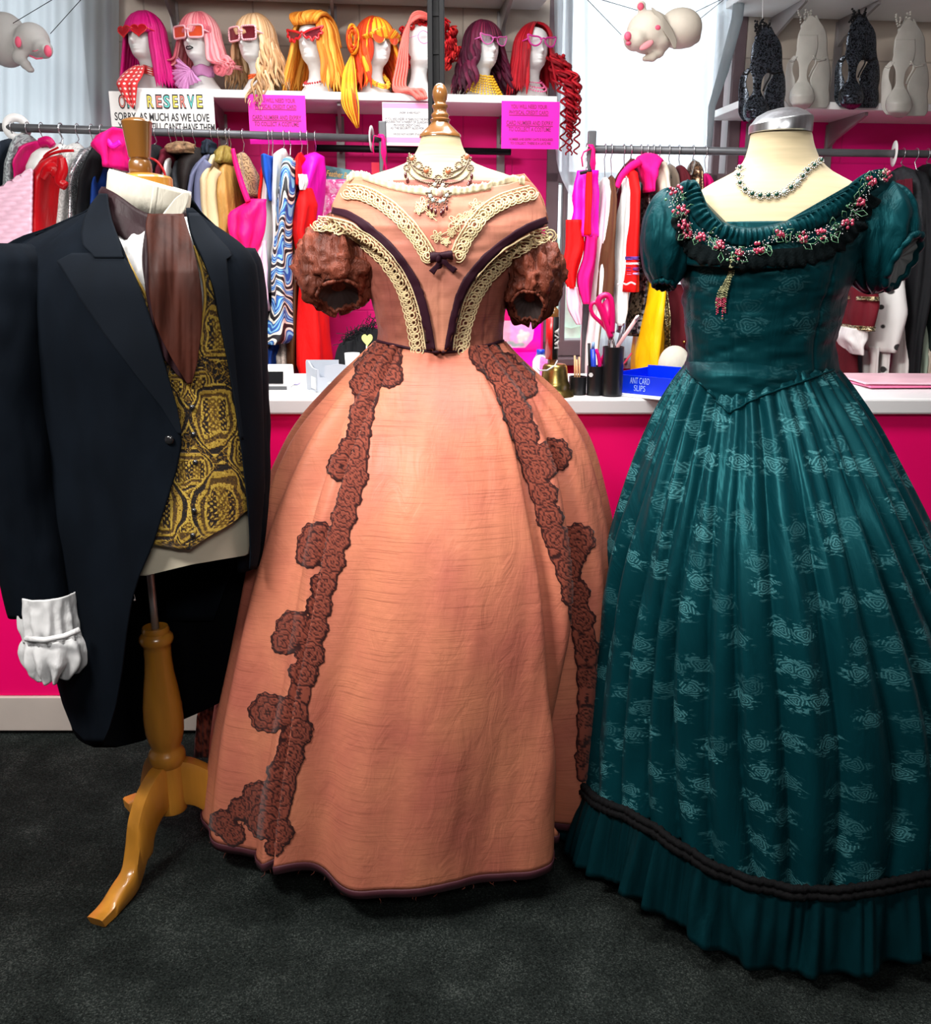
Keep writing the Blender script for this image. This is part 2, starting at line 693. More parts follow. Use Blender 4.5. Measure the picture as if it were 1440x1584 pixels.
M_carpet = mat_carpet()
M_block = mat_wall('cream_painted_block', (.60, .52, .44), (.4, .2), .62)
M_pinkwall = mat_wall('hot_pink_painted_block', (.86, .0, .215), (.4, .2), .72)
M_plaster = plain('plaster', (.55, .55, .55), .85, var=.05)
M_white = plain('white_paint', (.80, .80, .79), .45, var=.04, vscale=6)
M_top = plain('white_laminate', (.80, .79, .79), .35, var=.03, vscale=4)
M_pinkpanel = plain('pink_panel', (.97, .0, .15), .55, var=.02, vscale=3, spec=.2)
M_kick = plain('beige_kickboard', (.56, .49, .44), .5, var=.08, vscale=5)
M_frame = plain('mauve_brown_frame', (.17, .115, .125), .4, var=.15)
M_black = plain('black_powder_coat', (.004, .004, .005), .5, spec=.25)
M_grey = plain('grey_steel', (.10, .103, .11), .42, metal=.4, var=.12, vscale=20)
M_chrome = plain('bright_wire', (.55, .56, .58), .25, metal=.9)
M_standard = plain('shelf_bracket_steel', (.30, .28, .28), .45, metal=.4, var=.1)

struct('floor', MB().box((0, 1.0, -.02), (7.2, 7.0, .04)), M_carpet, smooth=False)

# back wall: pink below the shelf, cream blocks above, an opening for the window
ZP, ZT = 1.972, 2.80
WIN = (.335, 1.155, 1.00, 2.62)
mb = MB()
W2 = (-2.75, -1.40)
for s0, s1 in ((-3.9, W2[0]), (W2[1], WIN[0]), (WIN[1], 3.9)):
    mb.box(((s0 + s1) / 2, .08, ZP / 2), (s1 - s0, .16, ZP), mi=0)
    mb.box(((s0 + s1) / 2, .08, (ZP + ZT) / 2), (s1 - s0, .16, ZT - ZP), mi=1)
for WN in (WIN, W2 + WIN[2:]): mb.box(((WN[0] + WN[1]) / 2, .08, WN[2] / 2), (WN[1] - WN[0], .16, WN[2]), mi=0)
for WN in (WIN, W2 + WIN[2:]): mb.box(((WN[0] + WN[1]) / 2, .08, (WIN[3] + ZT) / 2), (WN[1] - WN[0], .16, ZT - WIN[3]), mi=1)
struct('wall_back', mb.xf(M_WALL), [M_pinkwall, M_block], smooth=False)
struct('wall_left', MB().box((-3.42, 1.0, 1.4), (.1, 7.0, 2.8)), M_plaster, smooth=False)
struct('wall_right', MB().box((3.42, 1.0, 1.4), (.1, 7.0, 2.8)), M_plaster, smooth=False)
struct('wall_front', MB().box((0, -2.45, 1.4), (6.8, .1, 2.8)), M_plaster, smooth=False)
struct('ceiling', MB().box((0, 1.0, 2.83), (7.2, 7.0, .06)), M_plaster, smooth=False)

# window: frame, mullion, glass
t = thing('window_2', 'x', 'window', M_WALL @ Vector((-2.1, 0, 1.0)))
del t['category']; del t['label']; t['kind'] = 'structure'
mb = MB()
for a, b, c, d in ((W2[0], W2[0] + .05, 1, 2.62), (W2[1] - .05, W2[1], 1, 2.62), (W2[0], W2[1], 1, 1.06), (W2[0], W2[1], 2.56, 2.62)):
    mb.box(((a + b) / 2, .06, (c + d) / 2), (b - a, .11, d - c))
part('frame', mb.xf(M_WALL), M_frame, t, smooth=False)
t = thing('window_1', 'x', 'window', M_WALL @ Vector((.745, 0, 1.0)))
del t['category']; del t['label']; t['kind'] = 'structure'
mb = MB()
s0, s1, z0, z1 = WIN
for a, b, c, d in ((s0, s0 + .055, z0, z1), (s1 - .055, s1, z0, z1), (s0, s1, z0, z0 + .07), (s0, s1, z1 - .06, z1), (s0, s1, 1.71, 1.755)):
    mb.box(((a + b) / 2, .06, (c + d) / 2), (b - a, .11, d - c))
mb.box((s1 - .10, .03, (z0 + z1) / 2), (.035, .05, z1 - z0))
mb.box((s0 + .085, .03, (z0 + z1) / 2), (.022, .05, z1 - z0))
part('frame', mb.xf(M_WALL), M_frame, t, smooth=False, bevel=.006)
part('sill', MB().box(((s0 + s1) / 2, -.03, z0 - .015), (s1 - s0 + .06, .12, .03)).xf(M_WALL), M_frame, t, smooth=False, bevel=.004)
gl = NT('window_glass'); gl.t.nodes.remove(gl.b)
tp_ = gl.n('ShaderNodeBsdfTransparent'); gs_ = gl.n('ShaderNodeBsdfGlossy'); gs_.inputs['Roughness'].default_value = .03
mx_ = gl.n('ShaderNodeMixShader'); mx_.inputs[0].default_value = .06
gl.l(tp_.outputs[0], mx_.inputs[1]); gl.l(gs_.outputs[0], mx_.inputs[2]); gl.l(mx_.outputs[0], [q for q in gl.t.nodes if q.type == 'OUTPUT_MATERIAL'][0].inputs[0])
part('glass', MB().box(((s0 + s1) / 2, .08, (z0 + z1) / 2), (s1 - s0 - .1, .006, z1 - z0 - .1)).xf(M_WALL), gl.m, t, smooth=False)


# ------------------------------------------------------------------ shelves
def shelf(label, s0, s1, z, depth, brackets, below):
    c = M_WALL @ Vector(((s0 + s1) / 2, -depth / 2, z))
    t = thing('wall_shelf', label, 'shelf', c, 'white wall shelves')
    part('board', MB().box(((s0 + s1) / 2, -depth / 2 - .002, z + .0135), (s1 - s0, depth, .027)).xf(M_WALL), M_white, t, smooth=False, bevel=.003)
    for s in brackets:
        mb = MB()
        mb.box((s, -.006, z - below / 2 - .01), (.032, .010, below))            # upright strip on the wall
        mb.prism([(0, 0), (-depth * .88, 0), (-depth * .88, -.012), (-.06, -.075), (0, -.11)], (s, 0, z - .001), (0, 1, 0), (0, 0, 1), .012)
        part('bracket', mb.xf(M_WALL), M_standard, t, smooth=False)
    return t


def S_at(px, py, out): return PW(px, py, out)[0]


SL0, SL1 = S_at(186, 150, .335), S_at(862, 158, .335)
SR0 = S_at(1143, 166, .335)
shelf('long white shelf holding the row of wigged foam heads', SL0, SL1, 1.960, .335, [S_at(527, 230, .02), S_at(775, 230, .02), S_at(345, 200, .02)], .75)
shelf('white shelf under the long-nosed masks', SR0, 3.3, 1.960, .335, [S_at(1160, 230, .02), S_at(1283, 230, .02)], .75)
shelf('upper white shelf above the wigged heads', SL0, SL1 - .01, 2.352, .34, [S_at(776, 40, .02), S_at(270, 40, .02), S_at(515, 40, .02)], .34)
shelf('upper white shelf above the long-nosed masks', SR0 + .01, 3.3, 2.352, .34, [S_at(1195, 60, .02), S_at(1300, 60, .02)], .34)

# ------------------------------------------------------------------ counter
YC = 2.605
t = thing('counter', 'long hot pink service counter with a thick white top', 'counter', (0, 2.9, 0))
part('countertop', MB().box((.1, 2.885, 1.010), (5.6, .61, .044)), M_top, t, smooth=False, bevel=.006)
part('front_panel', MB().box((.1, YC + .02, .557), (5.5, .04, .862)), M_pinkpanel, t, smooth=False)
part('side_panel', MB().box((.1, 3.14, .5), (5.5, .03, .97)), M_pinkpanel, t, smooth=False)
part('kick_board', MB().box((.1, YC + .014, .068), (5.5, .05, .112)), M_kick, t, smooth=False, bevel=.003)

# black slotted post standing on the counter
t = thing('slotted_post', 'black slotted metal post rising behind the copper gown finial', 'post', P(674, 500, 2.95) * np.array([1, 1, 0]) + np.array([0, 0, 1.032]))
X = P(674.5, 60, 2.95)[0]
mb = MB().box((X - .0165, 2.95, 1.91), (.015, .05, 1.756)).box((X + .0165, 2.95, 1.91), (.015, .05, 1.756)).box((X, 2.962, 1.91), (.02, .026, 1.756))
part('upright', mb, M_black, t, smooth=False, bevel=.002)
mb = MB()
for k in range(17):
    mb.box((X, 2.948, 1.08 + k * .1), (.017, .006, .012))
part('slot_bridge', mb, M_black, t, smooth=False)


# ------------------------------------------------------------------ curtains
def mat_sheer(name, c, transp):
    t = NT(name)
    nt = t.t; nt.nodes.remove(t.b)
    out = [n for n in nt.nodes if n.type == 'OUTPUT_MATERIAL'][0]
    d = t.n('ShaderNodeBsdfDiffuse'); tl = t.n('ShaderNodeBsdfTranslucent'); tp = t.n('ShaderNodeBsdfTransparent')
    d.inputs[0].default_value = C(c); tl.inputs[0].default_value = C(c)
    m1 = t.n('ShaderNodeMixShader'); m1.inputs[0].default_value = .6
    t.l(d.outputs[0], m1.inputs[1]); t.l(tl.outputs[0], m1.inputs[2])
    m2 = t.n('ShaderNodeMixShader'); m2.inputs[0].default_value = transp
    t.l(m1.outputs[0], m2.inputs[1]); t.l(tp.outputs[0], m2.inputs[2])
    t.l(m2.outputs[0], out.inputs[0])
    return t.m


def wall_depth(out):
    def f(x, y):
        l = PW(x, y, out)
        return (M_WALL @ Vector(l))[1]
    return f


M_sheer = mat_sheer('sheer_white_voile', (.84, .92, .97), .22)
M_sheer_grey = mat_sheer('grey_white_voile', (.46, .50, .52), .05)


def fold_x(freq, amp, seed):
    def f(x, y):
        return amp * (math.sin(x * freq + 2 * float(vn(x * .01, y * .004, seed))) + .6 * math.sin(x * freq * 2.3 + y * .002 + 1))
    return f


mb = row_panel([(-60, 856, 1150), (50, 858, 1136), (160, 861, 1099), (270, 866, 1090), (310, 884, 1088), (420, 893, 1086), (570, 900, 1084)],
               wall_depth(.10), 150, 40, 0, fold_x(.23, .012, 3))
solo('sheer_curtain', mb, M_sheer, 'sheer white curtain over the window, pulled aside at its right edge', 'curtain')
mb = row_panel([(-60, -330, 184), (100, -330, 184), (300, -330, 183), (640, -330, 182)], wall_depth(.06), 170, 16, 0, fold_x(.12, .010, 5))
solo('sheer_curtain', mb, M_sheer_grey, 'greyish white curtain on the wall behind the small hanging pig head', 'curtain')
mb = MB().tube([P(1148, -40, 3.98), P(1140, 30, 3.98), P(1119, 110, 3.99), P(1101, 165, 4.0), P(1096, 240, 4.0)], [.02, .022, .02, .014, .01], n=10)
solo('curtain_tieback', mb, M_sheer_grey, 'bunched pale blue edge of the curtain drawn across the window frame', 'curtain')

# tree outside, seen through the clear strip of the window
rs = np.random.RandomState(4)
t = thing('garden_tree', 'blurred pale green tree outside the window', 'tree', (.9, 6.6, 0))
M_leaf = plain('pale_leaves', (.42, .60, .44), .7, var=.25, vscale=6)
M_bark = plain('bark', (.12, .09, .06), .9)
mb = MB()
for k in range(60):
    c = np.array([.85, 6.6, 1.15]) + rs.normal(0, 1, 3) * [.22, .2, .22]
    mb.ell(c, rs.uniform(.08, .16), 8, 6)
part('foliage', mb, M_leaf, t)
part('trunk', MB().tube([(.9, 6.6, 0), (.88, 6.6, .5), (.85, 6.6, 1.1)], [.09, .07, .05], n=10), M_bark, t)

# dark hanging rod on the wall behind the racks
l0, l1 = PW(487, 229, .10), PW(790, 235, .10)
t = thing('wall_rod', 'dark horizontal rod on the pink wall under the wig shelf', 'rod', M_WALL @ Vector(((l0[0] + l1[0]) / 2, -.1, l0[2])))
part('bar', MB().tube([l0, (l0 + l1) / 2, l1], .013, n=10).xf(M_WALL), M_black, t)
mb = MB()
for s in (S_at(527, 230, .02), S_at(774, 230, .02)):
    mb.box((s, -.055, l0[2]), (.012, .10, .02))
part('support', mb.xf(M_WALL), M_standard, t, smooth=False)
# ------------------------------------------------------------------ fabrics
def mat_silk(name, c, dark, slub=.55, rough=.36, sheen=.25):
    t = NT(name); t.set(rough=rough, sheen=0.0, spec=.17, aniso=.3)
    v = t.coord('UV', (6, 560, 1))
    n1 = t.noise(v, 1.0, 3, .6)
    v2 = t.coord('UV', (40, 1500, 1))
    n2 = t.noise(v2, 1.0, 2, .6)
    big = t.noise(t.coord('UV', (3, 2.2, 1)), 2.0, 3)
    base = t.mix(t.ramp(big, [(.35, 0.0), (.65, 1.0)]), c, tuple(x * y for x, y in zip(C(c)[:3], (.80, .66, .80))))
    line = t.ramp(n1, [(.55, 0.0), (.68, 1.0)])
    base = t.mix(t.math('MULTIPLY', line, slub), base, dark)
    base = t.mix(t.math('MULTIPLY', t.ramp(n2, [(.42, 0.0), (.70, 1.0)]), .30), base, dark)
    t.base(base)
    vw = t.coord('UV', (9, 3.2, 1))
    w = t.noise(vw, 3.0, 4, .55, 1.2)
    h = t.math('ADD', t.math('MULTIPLY', w, 1.0), t.math('MULTIPLY', n1, .03))
    t.bump(h, .28, .010)
    return t.m


def mat_pat(name, stops, rough=.7, metal=0.0, bump=.4, sheen=.1, bs=300, **k):
    """thread colours picked by the woven pattern stored on the mesh"""
    t = NT(name); t.set(rough=rough, metal=metal, sheen=sheen, **k)
    a = t.n('ShaderNodeAttribute', attribute_name='pat')
    t.base(t.ramp(a.outputs['Fac'], stops))
    t.bump(t.math('ADD', t.noise(t.coord('Object'), bs, 2), t.math('MULTIPLY', a.outputs['Fac'], .8)), bump, .002)
    return t.m


M_linen = None
tt = NT('cream_linen'); tt.set(rough=.85, sheen=.15)
nn_ = tt.noise(tt.coord('Object', (6, 6, 190)), 1.0, 4, .6)
tt.base(tt.ramp(nn_, [(.3, (.42, .345, .195)), (.62, (.53, .45, .275))]))
tt.bump(nn_, .3, .002)
M_linen = tt.m
M_tanlinen = plain('tan_jersey', (.50, .41, .25), .8, var=.08, stretch=(4, 4, 60), vscale=2, sheen=.2)
M_copper = mat_silk('copper_silk', (.59, .208, .116), (.15, .04, .024), .55, .42)
M_mauve = mat_silk('dusky_copper_silk', (.30, .100, .066), (.08, .025, .018), .35, .45)
M_peach = mat_silk('peach_silk', (.58, .255, .155), (.32, .11, .07), .25, .5)
M_lacebrown = mat_pat('brown_rose_lace', [(0, (.205, .046, .027)), (.45, (.105, .022, .014)), (1, (.026, .005, .0045))], .85, bump=.12, spec=.15)
M_lacecream = plain('cream_lace_thread', (.66, .52, .29), .8, var=.12, vscale=40)
M_creamnet = plain('cream_frill', (.70, .63, .41), .85, var=.08, vscale=30)
M_ribbon = plain('aubergine_ribbon', (.026, .006, .013), .6, var=.2, spec=.15)
M_sleevebrown = cloth('rust_brown_crinkled_lace', (.155, .038, .021), .5, .0, .6, 1.0, 48)
M_lining = plain('dark_lining', (.035, .02, .018), .8)
M_hem = plain('dark_wine_hem_tape', (.06, .010, .018), .7)
M_wood_dark = plain('varnished_brown_wood', (.22, .09, .022), .25, var=.35, vscale=3, stretch=(3, 3, .6), coat=.6)
M_antique = plain('antique_metal', (.26, .19, .14), .35, metal=.9, var=.3, vscale=90)
M_amber = plain('amber_glass', (.55, .16, .07), .1, spec=.8, coat=.8)
M_opal = plain('opal_glass', (.75, .45, .35), .08, var=.35, vscale=120, spec=.8, coat=.9)
M_crystal = plain('aurora_crystal', (.55, .68, .66), .08, var=.4, vscale=150, spec=.9, coat=.9)
M_garnet = plain('dark_garnet', (.09, .012, .015), .1, spec=.8, coat=.8)


def lathe_px(prof, xc, Y0, n=40, mb=None):
    X = P(xc, prof[0][0], Y0)[0]
    pr = []
    for y, r in prof:
        pr.append((max(r, .05) * pxm(y, Y0), P(xc, y, Y0)[2]))
    return (mb or MB()).lathe(pr, (X, Y0, 0), n)


# ------------------------------------------------------------------ centre dress form
YG = 2.15
form_rows = [(208, 652, 711, .042, .042), (222, 649, 714, .044, .044), (238, 642, 721, .048, .048), (250, 632, 730, .054, .052), (262, 604, 758, .064, .06),
             (274, 566, 795, .076, .07), (288, 546, 813, .088, .08), (310, 540, 820, .100, .09), (350, 556, 806, .118, .095), (400, 574, 790, .122, .095),
             (460, 586, 774, .105, .09), (520, 592, 768, .098, .088), (580, 575, 790, .12, .11)]
formc = loft_mb(form_rows, YG, nth=80, nrow=50)
base = P(680, 540, YG); base[2] = 0
FORM_C = thing('dress_form', 'cream dress form with a turned wooden acorn finial under the copper gown', 'mannequin', base)
part('torso', formc, M_linen, FORM_C)
X0 = base[0]
fin = lathe_px([(213, 31.5), (212.5, 32.5), (209, 32), (207, 30), (191, 14), (189, 13.5), (188, 15), (185, 15.5), (183, 13), (181, 13), (179, 14), (176.5, 13.2), (175, 11.5), (172, 10), (168, 10.8), (166, 12.4), (163, 12.4),
                (161, 9.5), (158, 9), (154, 10.6), (147, 11.8), (140, 11.2), (134, 9), (130, 5.5), (128.5, 2)], 681, YG)
part('finial', fin, M_wood_dark, FORM_C, auto=50)
part('pole', MB().lathe([(.014, .05), (.014, P(680, 575, YG)[2])], (X0, YG, 0), 16), M_grey, FORM_C)
mb = MB()
for k in range(4):
    a = math.pi / 4 + k * math.pi / 2
    mb.tube([(X0, YG, .075), (X0 + .1 * math.cos(a), YG + .1 * math.sin(a), .06), (X0 + .19 * math.cos(a), YG + .19 * math.sin(a), .018)], [.02, .018, .014], n=8)
part('base', mb, M_wood_dark, FORM_C)

# ------------------------------------------------------------------ copper ball gown
GOWN = thing('ball_gown', 'copper silk off-shoulder ball gown with brown rose lace down the skirt', 'dress', base)
SKR = [(529, 583, 778, .108, .10), (545, 566, 792, .122, .11), (570, 541, 816, .150, .13), (600, 515, 846, .190, .16), (650, 478, 880, .245, .20), (700, 452, 902, .285, .24), (760, 425, 920, .325, .28),
       (830, 402, 935, .358, .32), (900, 384, 938, .380, .35), (980, 366, 928, .395, .37), (1060, 350, 920, .402, .38), (1140, 338, 914, .405, .39), (1212, 331, 912, .405, .39)]


def phi_of(T):
    return T - 1.5 * math.pi


def skirt_disp(T, I, G):
    f = phi_of(T); t = I
    g = sstep(0, .25, t)
    fl = -.56 + .06 * t; fr = .50 + .10 * t + .36 * t ** 3
    d = .016 * g * sstep(fl - .03, fl + .012, f) * (1 - sstep(fr - .012, fr + .03, f))
    d = d - (.010 + .022 * t) * np.exp(-((f - (fl - .045)) / .030) ** 2) * sstep(0, .08, t)
    d = d - (.010 + .055 * t ** 2) * np.exp(-((f - (fr + .06)) / .05) ** 2) * sstep(0, .08, t)
    # soft folds on the sides, a long swell left of the panel's middle near the hem
    d = d + .046 * g * (np.abs(np.sin(5.5 * f + 2.2 * vn(f * 1.3, t * 1.5, 5))) ** .8 - .6) * sstep(.45, .85, np.abs(f + .03))
    d = d + .010 * g * np.sin(19 * f + 3.0 * vn(f * 2.3, t * 1.2, 8)) * sstep(.5, .9, np.abs(f + .03))
    d = d + .030 * t ** 1.5 * np.sin(13 * f + 4 * vn(f * 2, t * 1.2, 9)) * np.exp(-((f + .42) / .28) ** 2)
    d = d + .007 * g * np.sin(10.5 * f + 2.2 * vn(f * 1.5, t * 1.3, 19)) * (.4 + .6 * t)
    d = d + .006 * (1 - t) * np.cos(26 * f) * sstep(.55, .7, np.abs(f))
    d = d + .010 * (vn(f * 5, t * 3, 2) - .5) + .004 * (vn(f * 16, t * 6, 6) - .5)
    return d


G, UV = loft(SKR, YG, nth=420, nrow=110, disp=skirt_disp)
tcol = np.linspace(0, 1, G.shape[0])[:, None]
ph = phi_of(np.linspace(0, 2 * math.pi, G.shape[1]) + math.pi / 2)[None, :]
hemw = .040 * np.exp(-((ph + .44) / .15) ** 2) - .018 * np.exp(-((ph + .85) / .25) ** 2) + .006 * np.sin(7 * ph)
G[..., 2] += tcol ** 8 * hemw
skirt = MB().grid(G, uv=UV)
sk_o = part('skirt', skirt, M_copper, GOWN, solid=.0015)
HB = G[-1]
nrm = HB - np.array([X0, YG, 0]); nrm[:, 2] = 0; nrm /= np.linalg.norm(nrm, axis=1)[:, None]
mb = MB().grid(np.stack([HB + nrm * .0015 + np.array([0, 0, .003]), HB + nrm * .003, HB + nrm * .001 - np.array([0, 0, .017])], 0))
part('hem_tape', mb, M_hem, GOWN, solid=.001)
# frayed threads at the hem
mb = MB(); rs = np.random.RandomState(3)
for k in range(30):
    j = int(rs.uniform(.30, .70) * (len(HB) - 1)); b = HB[j] - np.array([0, 0, .015])
    d = np.array([rs.normal(0, .006), -.003, -rs.uniform(.005, .017)])
    mb.tube([b, b + d * .6, b + d + [rs.normal(0, .004), 0, 0]], .00035, n=4)
part('frayed_thread', mb, M_lacebrown, GOWN, kind='stuff')
# stitched hem line
hl = G[-7] + nrm * .0015

S_SK = Surf(skirt)

# ------------------------------------------------------------------ bodice
BOD = [(284, 548, 806, .100, .095), (320, 552, 812, .128, .105), (370, 556, 806, .146, .11), (410, 563, 797, .142, .11), (450, 573, 788, .128, .105), (490, 581, 780, .116, .10), (529, 584, 777, .110, .10), (545, 578, 782, .112, .10)]


def bod_disp(T, I, G):
    f = phi_of(T)
    return .004 * (vn(f * 3 + 4 * I, I * 16, 3) - .5) * (I > .3) + .003 * (vn(f * 9, I * 22, 13) - .5) - .0035 * np.exp(-((np.abs(f) - .78) / .02) ** 2) * sstep(.3, .45, I)


GB, UVB = loft(BOD, YG, nth=260, nrow=70, disp=bod_disp)
bod = MB().grid(GB, uv=UVB)
part('bodice', bod, M_mauve, GOWN, solid=.0015)


def bod_depth(cx, rows, hwk=1.0, Y0=YG):
    def f(x, y):
        xl, xr = np.interp(y, [r[0] for r in rows], [r[1] for r in rows]), np.interp(y, [r[0] for r in rows], [r[2] for r in rows])
        D = np.interp(y, [r[0] for r in rows], [r[3] for r in rows])
        u = (x - (xl + xr) / 2) / ((xr - xl) / 2 * hwk)
        return Y0 - D * math.sqrt(max(.0, 1 - min(1, u * u)))
    return f


BER = [(262, 530, 818, .098), (285, 524, 830, .112), (320, 512, 846, .136), (350, 505, 855, .150), (400, 530, 830, .152), (460, 560, 800, .136), (545, 578, 784, .119)]
bd = bod_depth(680, BER)
bert = col_panel([(513, 318, 338), (530, 286, 352), (548, 274, 364), (575, 278, 380), (600, 287, 402), (625, 293, 435), (645, 296, 472), (660, 297, 520), (668, 298, 541), (680, 298, 543), (692, 298, 541), (702, 297, 512),
                  (716, 296, 462), (735, 293, 430), (760, 289, 404), (785, 285, 386), (808, 280, 368), (828, 290, 356), (846, 332, 350)], bd, 110, 60, .008,
                 lambda x, y: .0035 * (float(vn(x * .03 + y * .02, y * .10, 4)) - .5) - .002 * math.exp(-((x - 681) / 1.6) ** 2))
part('bertha', bert, M_peach, GOWN, solid=.0015)
mb = MB()
# back of the bertha, round the shoulders
mb = loft_mb([(268, 540, 812, .098, .10), (300, 520, 838, .10, .118), (340, 512, 850, .11, .125)], YG, cap=False, nth=60, nrow=8, arc=(-1.45, 1.45))
part('bertha_back', mb, M_peach, GOWN, solid=.0015)


# ------------------------------------------------------------------ puffed sleeves
def sleeve(px, py, rx, ry, rz, Y, o, seed, name, mat, par, lin_m, amp=.10, folds=11, dent=.62, rimr=.50, frill=True):
    c = P(px, py, Y)
    o = np.array(o, float); o /= np.linalg.norm(o)

    def disp(D):
        th = np.arctan2(D[..., 1], D[..., 0])
        k = 1 + amp * (vn(th * folds / 6.28 * 2 + seed, D[..., 2] * 2.2 + seed, seed) - .5) + amp * .7 * (vn(th * folds, D[..., 2] * 9, seed + 1) - .5)
        k = k + amp * .32 * (np.abs(np.sin(th * folds / 2 + 3.5 * vn(th * 1.5, D[..., 2] * 2.5, seed + 3))) - .5) + amp * .35 * (np.abs(vn(th * 7, D[..., 2] * 7, seed + 5) - .5) * 2 - .4)
        q = D @ o
        k = np.where(q > math.cos(rimr), dent + (k - dent) * sstep(math.cos(rimr * .8), math.cos(rimr), -q + 2 * math.cos(rimr) - 0) * 0, k)
        return k
    mb = MB().ell(c, (rx, ry, rz), 72, 48, disp=disp)
    s = part(name, mb, mat, par)
    # opening: dark lining set back inside a gathered rim
    a = np.cross(o, [0, 0, 1.0]); a /= np.linalg.norm(a); b = np.cross(a, o)
    R = np.array([rx, ry, rz])
    ring = []
    m = 60
    for i in range(m):
        t = 2 * math.pi * i / m
        d = o * math.cos(rimr) + (a * math.cos(t) + b * math.sin(t)) * math.sin(rimr)
        ring.append(c + d * R * (1.0 + (.05 * math.sin(5 * t + seed) + .03 * math.sin(17 * t) if frill else .012 * math.sin(7 * t))))
    part('sleeve_rim', MB().tube(ring, rx * .052, n=8, closed=True), mat, s)
    mbl = MB()
    cc = c + o * math.cos(rimr) * R * .84
    G_ = np.zeros((5, m, 3))
    for j in range(5):
        k = j / 4
        for i in range(m):
            G_[j, i] = ring[i] * k + cc * (1 - k) - o * .02 * (1 - k)
    part('sleeve_lining', mbl.grid(G_, wrap=True), lin_m, s)
    return mb


slL = sleeve(521, 412, .086, .080, .092, 2.135, (.12, -.62, -.78), 21, 'sleeve', M_sleevebrown, GOWN, M_lining, .30, 13, rimr=.58)
slR = sleeve(822, 430, .066, .078, .092, 2.135, (-.15, -.66, -.76), 31, 'sleeve', M_sleevebrown, GOWN, M_lining, .30, 13, rimr=.56)

S_TOP = Surf(bert, bod, slL, slR, formc)
S_BB = Surf(bert, bod)

# neckline frill
mb = MB()
path = [(536, 279), (552, 272), (575, 279), (610, 290), (650, 297), (682, 299), (720, 296), (760, 289), (795, 280), (812, 283)]
q = spline(path, 190)
G_ = np.zeros((4, 190, 3))
rs = np.random.RandomState(5)
for i in range(190):
    for j in range(4):
        yy = q[i, 1] + (4 - 4.2 * j) + (1.3 * math.sin(i * .47 + 2 * math.sin(i * .13)) + rs.uniform(-1.3, 1.3)) * (j / 3)
        h = S_TOP.hit(q[i, 0], q[i, 1], .004)
        Yh = h[1] if h is not None else YG - .06
        G_[j, i] = P(q[i, 0], yy, Yh - .0030 * math.sin(i * .9 + math.sin(i * .2)) * (j / 3) - .004)
part('neckline_frill', MB().grid(G_), M_creamnet, GOWN, solid=.0008)


# cream scroll lace
def lace_trim(path, w, surf, side=1, off=.006, tube=1.25, dens=.95):
    L = np.sum(np.linalg.norm(np.diff(np.array(path, float), axis=0), axis=1))
    n = int(L / (w * .5 * dens))
    mb = MB()
    q = spline(path, max(n, 6)); nn = offset_path(q)
    fine = spline(path, int(L / 3)); nf = offset_path(fine)
    for s, r in ((0.0, 1.5), (.20, .9)):
        h = surf.hits(fine[:, :2] + nf * side * w * s, off)
        mb.tube(h, [r * pxm(fine[i, 1], YG) for i in range(len(h))], n=5)
    zz = fine[:, :2] + nf * side * (w * (.10 + .10 * np.sign(np.sin(np.arange(len(fine)) * math.pi / 1.5))))[:, None]
    h = surf.hits(zz, off); mb.tube(h, .8 * pxm(400, YG), n=4)
    for i in range(len(q)):
        c = q[i, :2] + nn[i] * side * w * .58
        R = w * .40
        a0 = math.atan2(-nn[i, 1] * side, -nn[i, 0] * side)
        t = np.linspace(0, 1, 30)
        ang = a0 + t * 2 * math.pi * 1.75
        rr = R * (1.0 - .80 * t)
        pts = np.stack([c[0] + rr * np.cos(ang), c[1] + rr * np.sin(ang)], 1)
        h = surf.hits(pts, off)
        if len(h) == 30: mb.tube(h, tube * pxm(400, YG), n=5)
        # scalloped outer edge
        t = np.linspace(-1.5, 1.5, 13)
        out = math.atan2(nn[i, 1] * side, nn[i, 0] * side)
        pts = np.stack([c[0] + R * 1.16 * np.cos(out + t), c[1] + R * 1.16 * np.sin(out + t)], 1)
        h = surf.hits(pts, off)
        if len(h) == 13: mb.tube(h, 1.0 * pxm(400, YG), n=5)
    return mb


S_ALL = Surf(bert, bod, slL, slR)
# ribbon edging the bertha, left and right, then lace outside it
RL = [(518, 327), (540, 333), (565, 348), (590, 368), (615, 395), (638, 428), (652, 462), (661, 500), (668, 541)]
RR = [(842, 342), (815, 352), (785, 370), (758, 392), (733, 418), (714, 448), (704, 482), (698, 512), (693, 541)]
mb = MB()
ribbon_on(mb, S_ALL, RL, [11, 13, 14, 13, 13], .007, 90)
ribbon_on(mb, S_ALL, RR, [11, 13, 14, 13, 13], .007, 90)
part('ribbon_edging', mb, M_ribbon, GOWN, solid=.001)
LL = [(492, 335), (518, 339), (547, 347), (578, 366), (604, 390), (626, 419), (642, 454), (652, 493), (660, 540)]
LR = [(848, 352), (817, 362), (788, 379), (762, 399), (740, 423), (722, 452), (711, 483), (704, 512), (700, 541)]
part('cream_lace_edging', lace_trim(LL, 22, S_ALL, 1), M_lacecream, GOWN)
part('cream_lace_edging', lace_trim(LR, 22, S_ALL, -1), M_lacecream, GOWN)
VL = [(540, 288), (560, 289), (585, 299), (610, 315), (635, 338), (655, 362), (672, 390)]
VR = [(816, 290), (795, 296), (770, 304), (745, 320), (725, 342), (710, 364), (698, 390)]
part('cream_lace_yoke', lace_trim(VL, 21, S_BB, 1, tube=1.35), M_lacecream, GOWN)
part('cream_lace_yoke', lace_trim(VR, 21, S_BB, -1, tube=1.35), M_lacecream, GOWN)
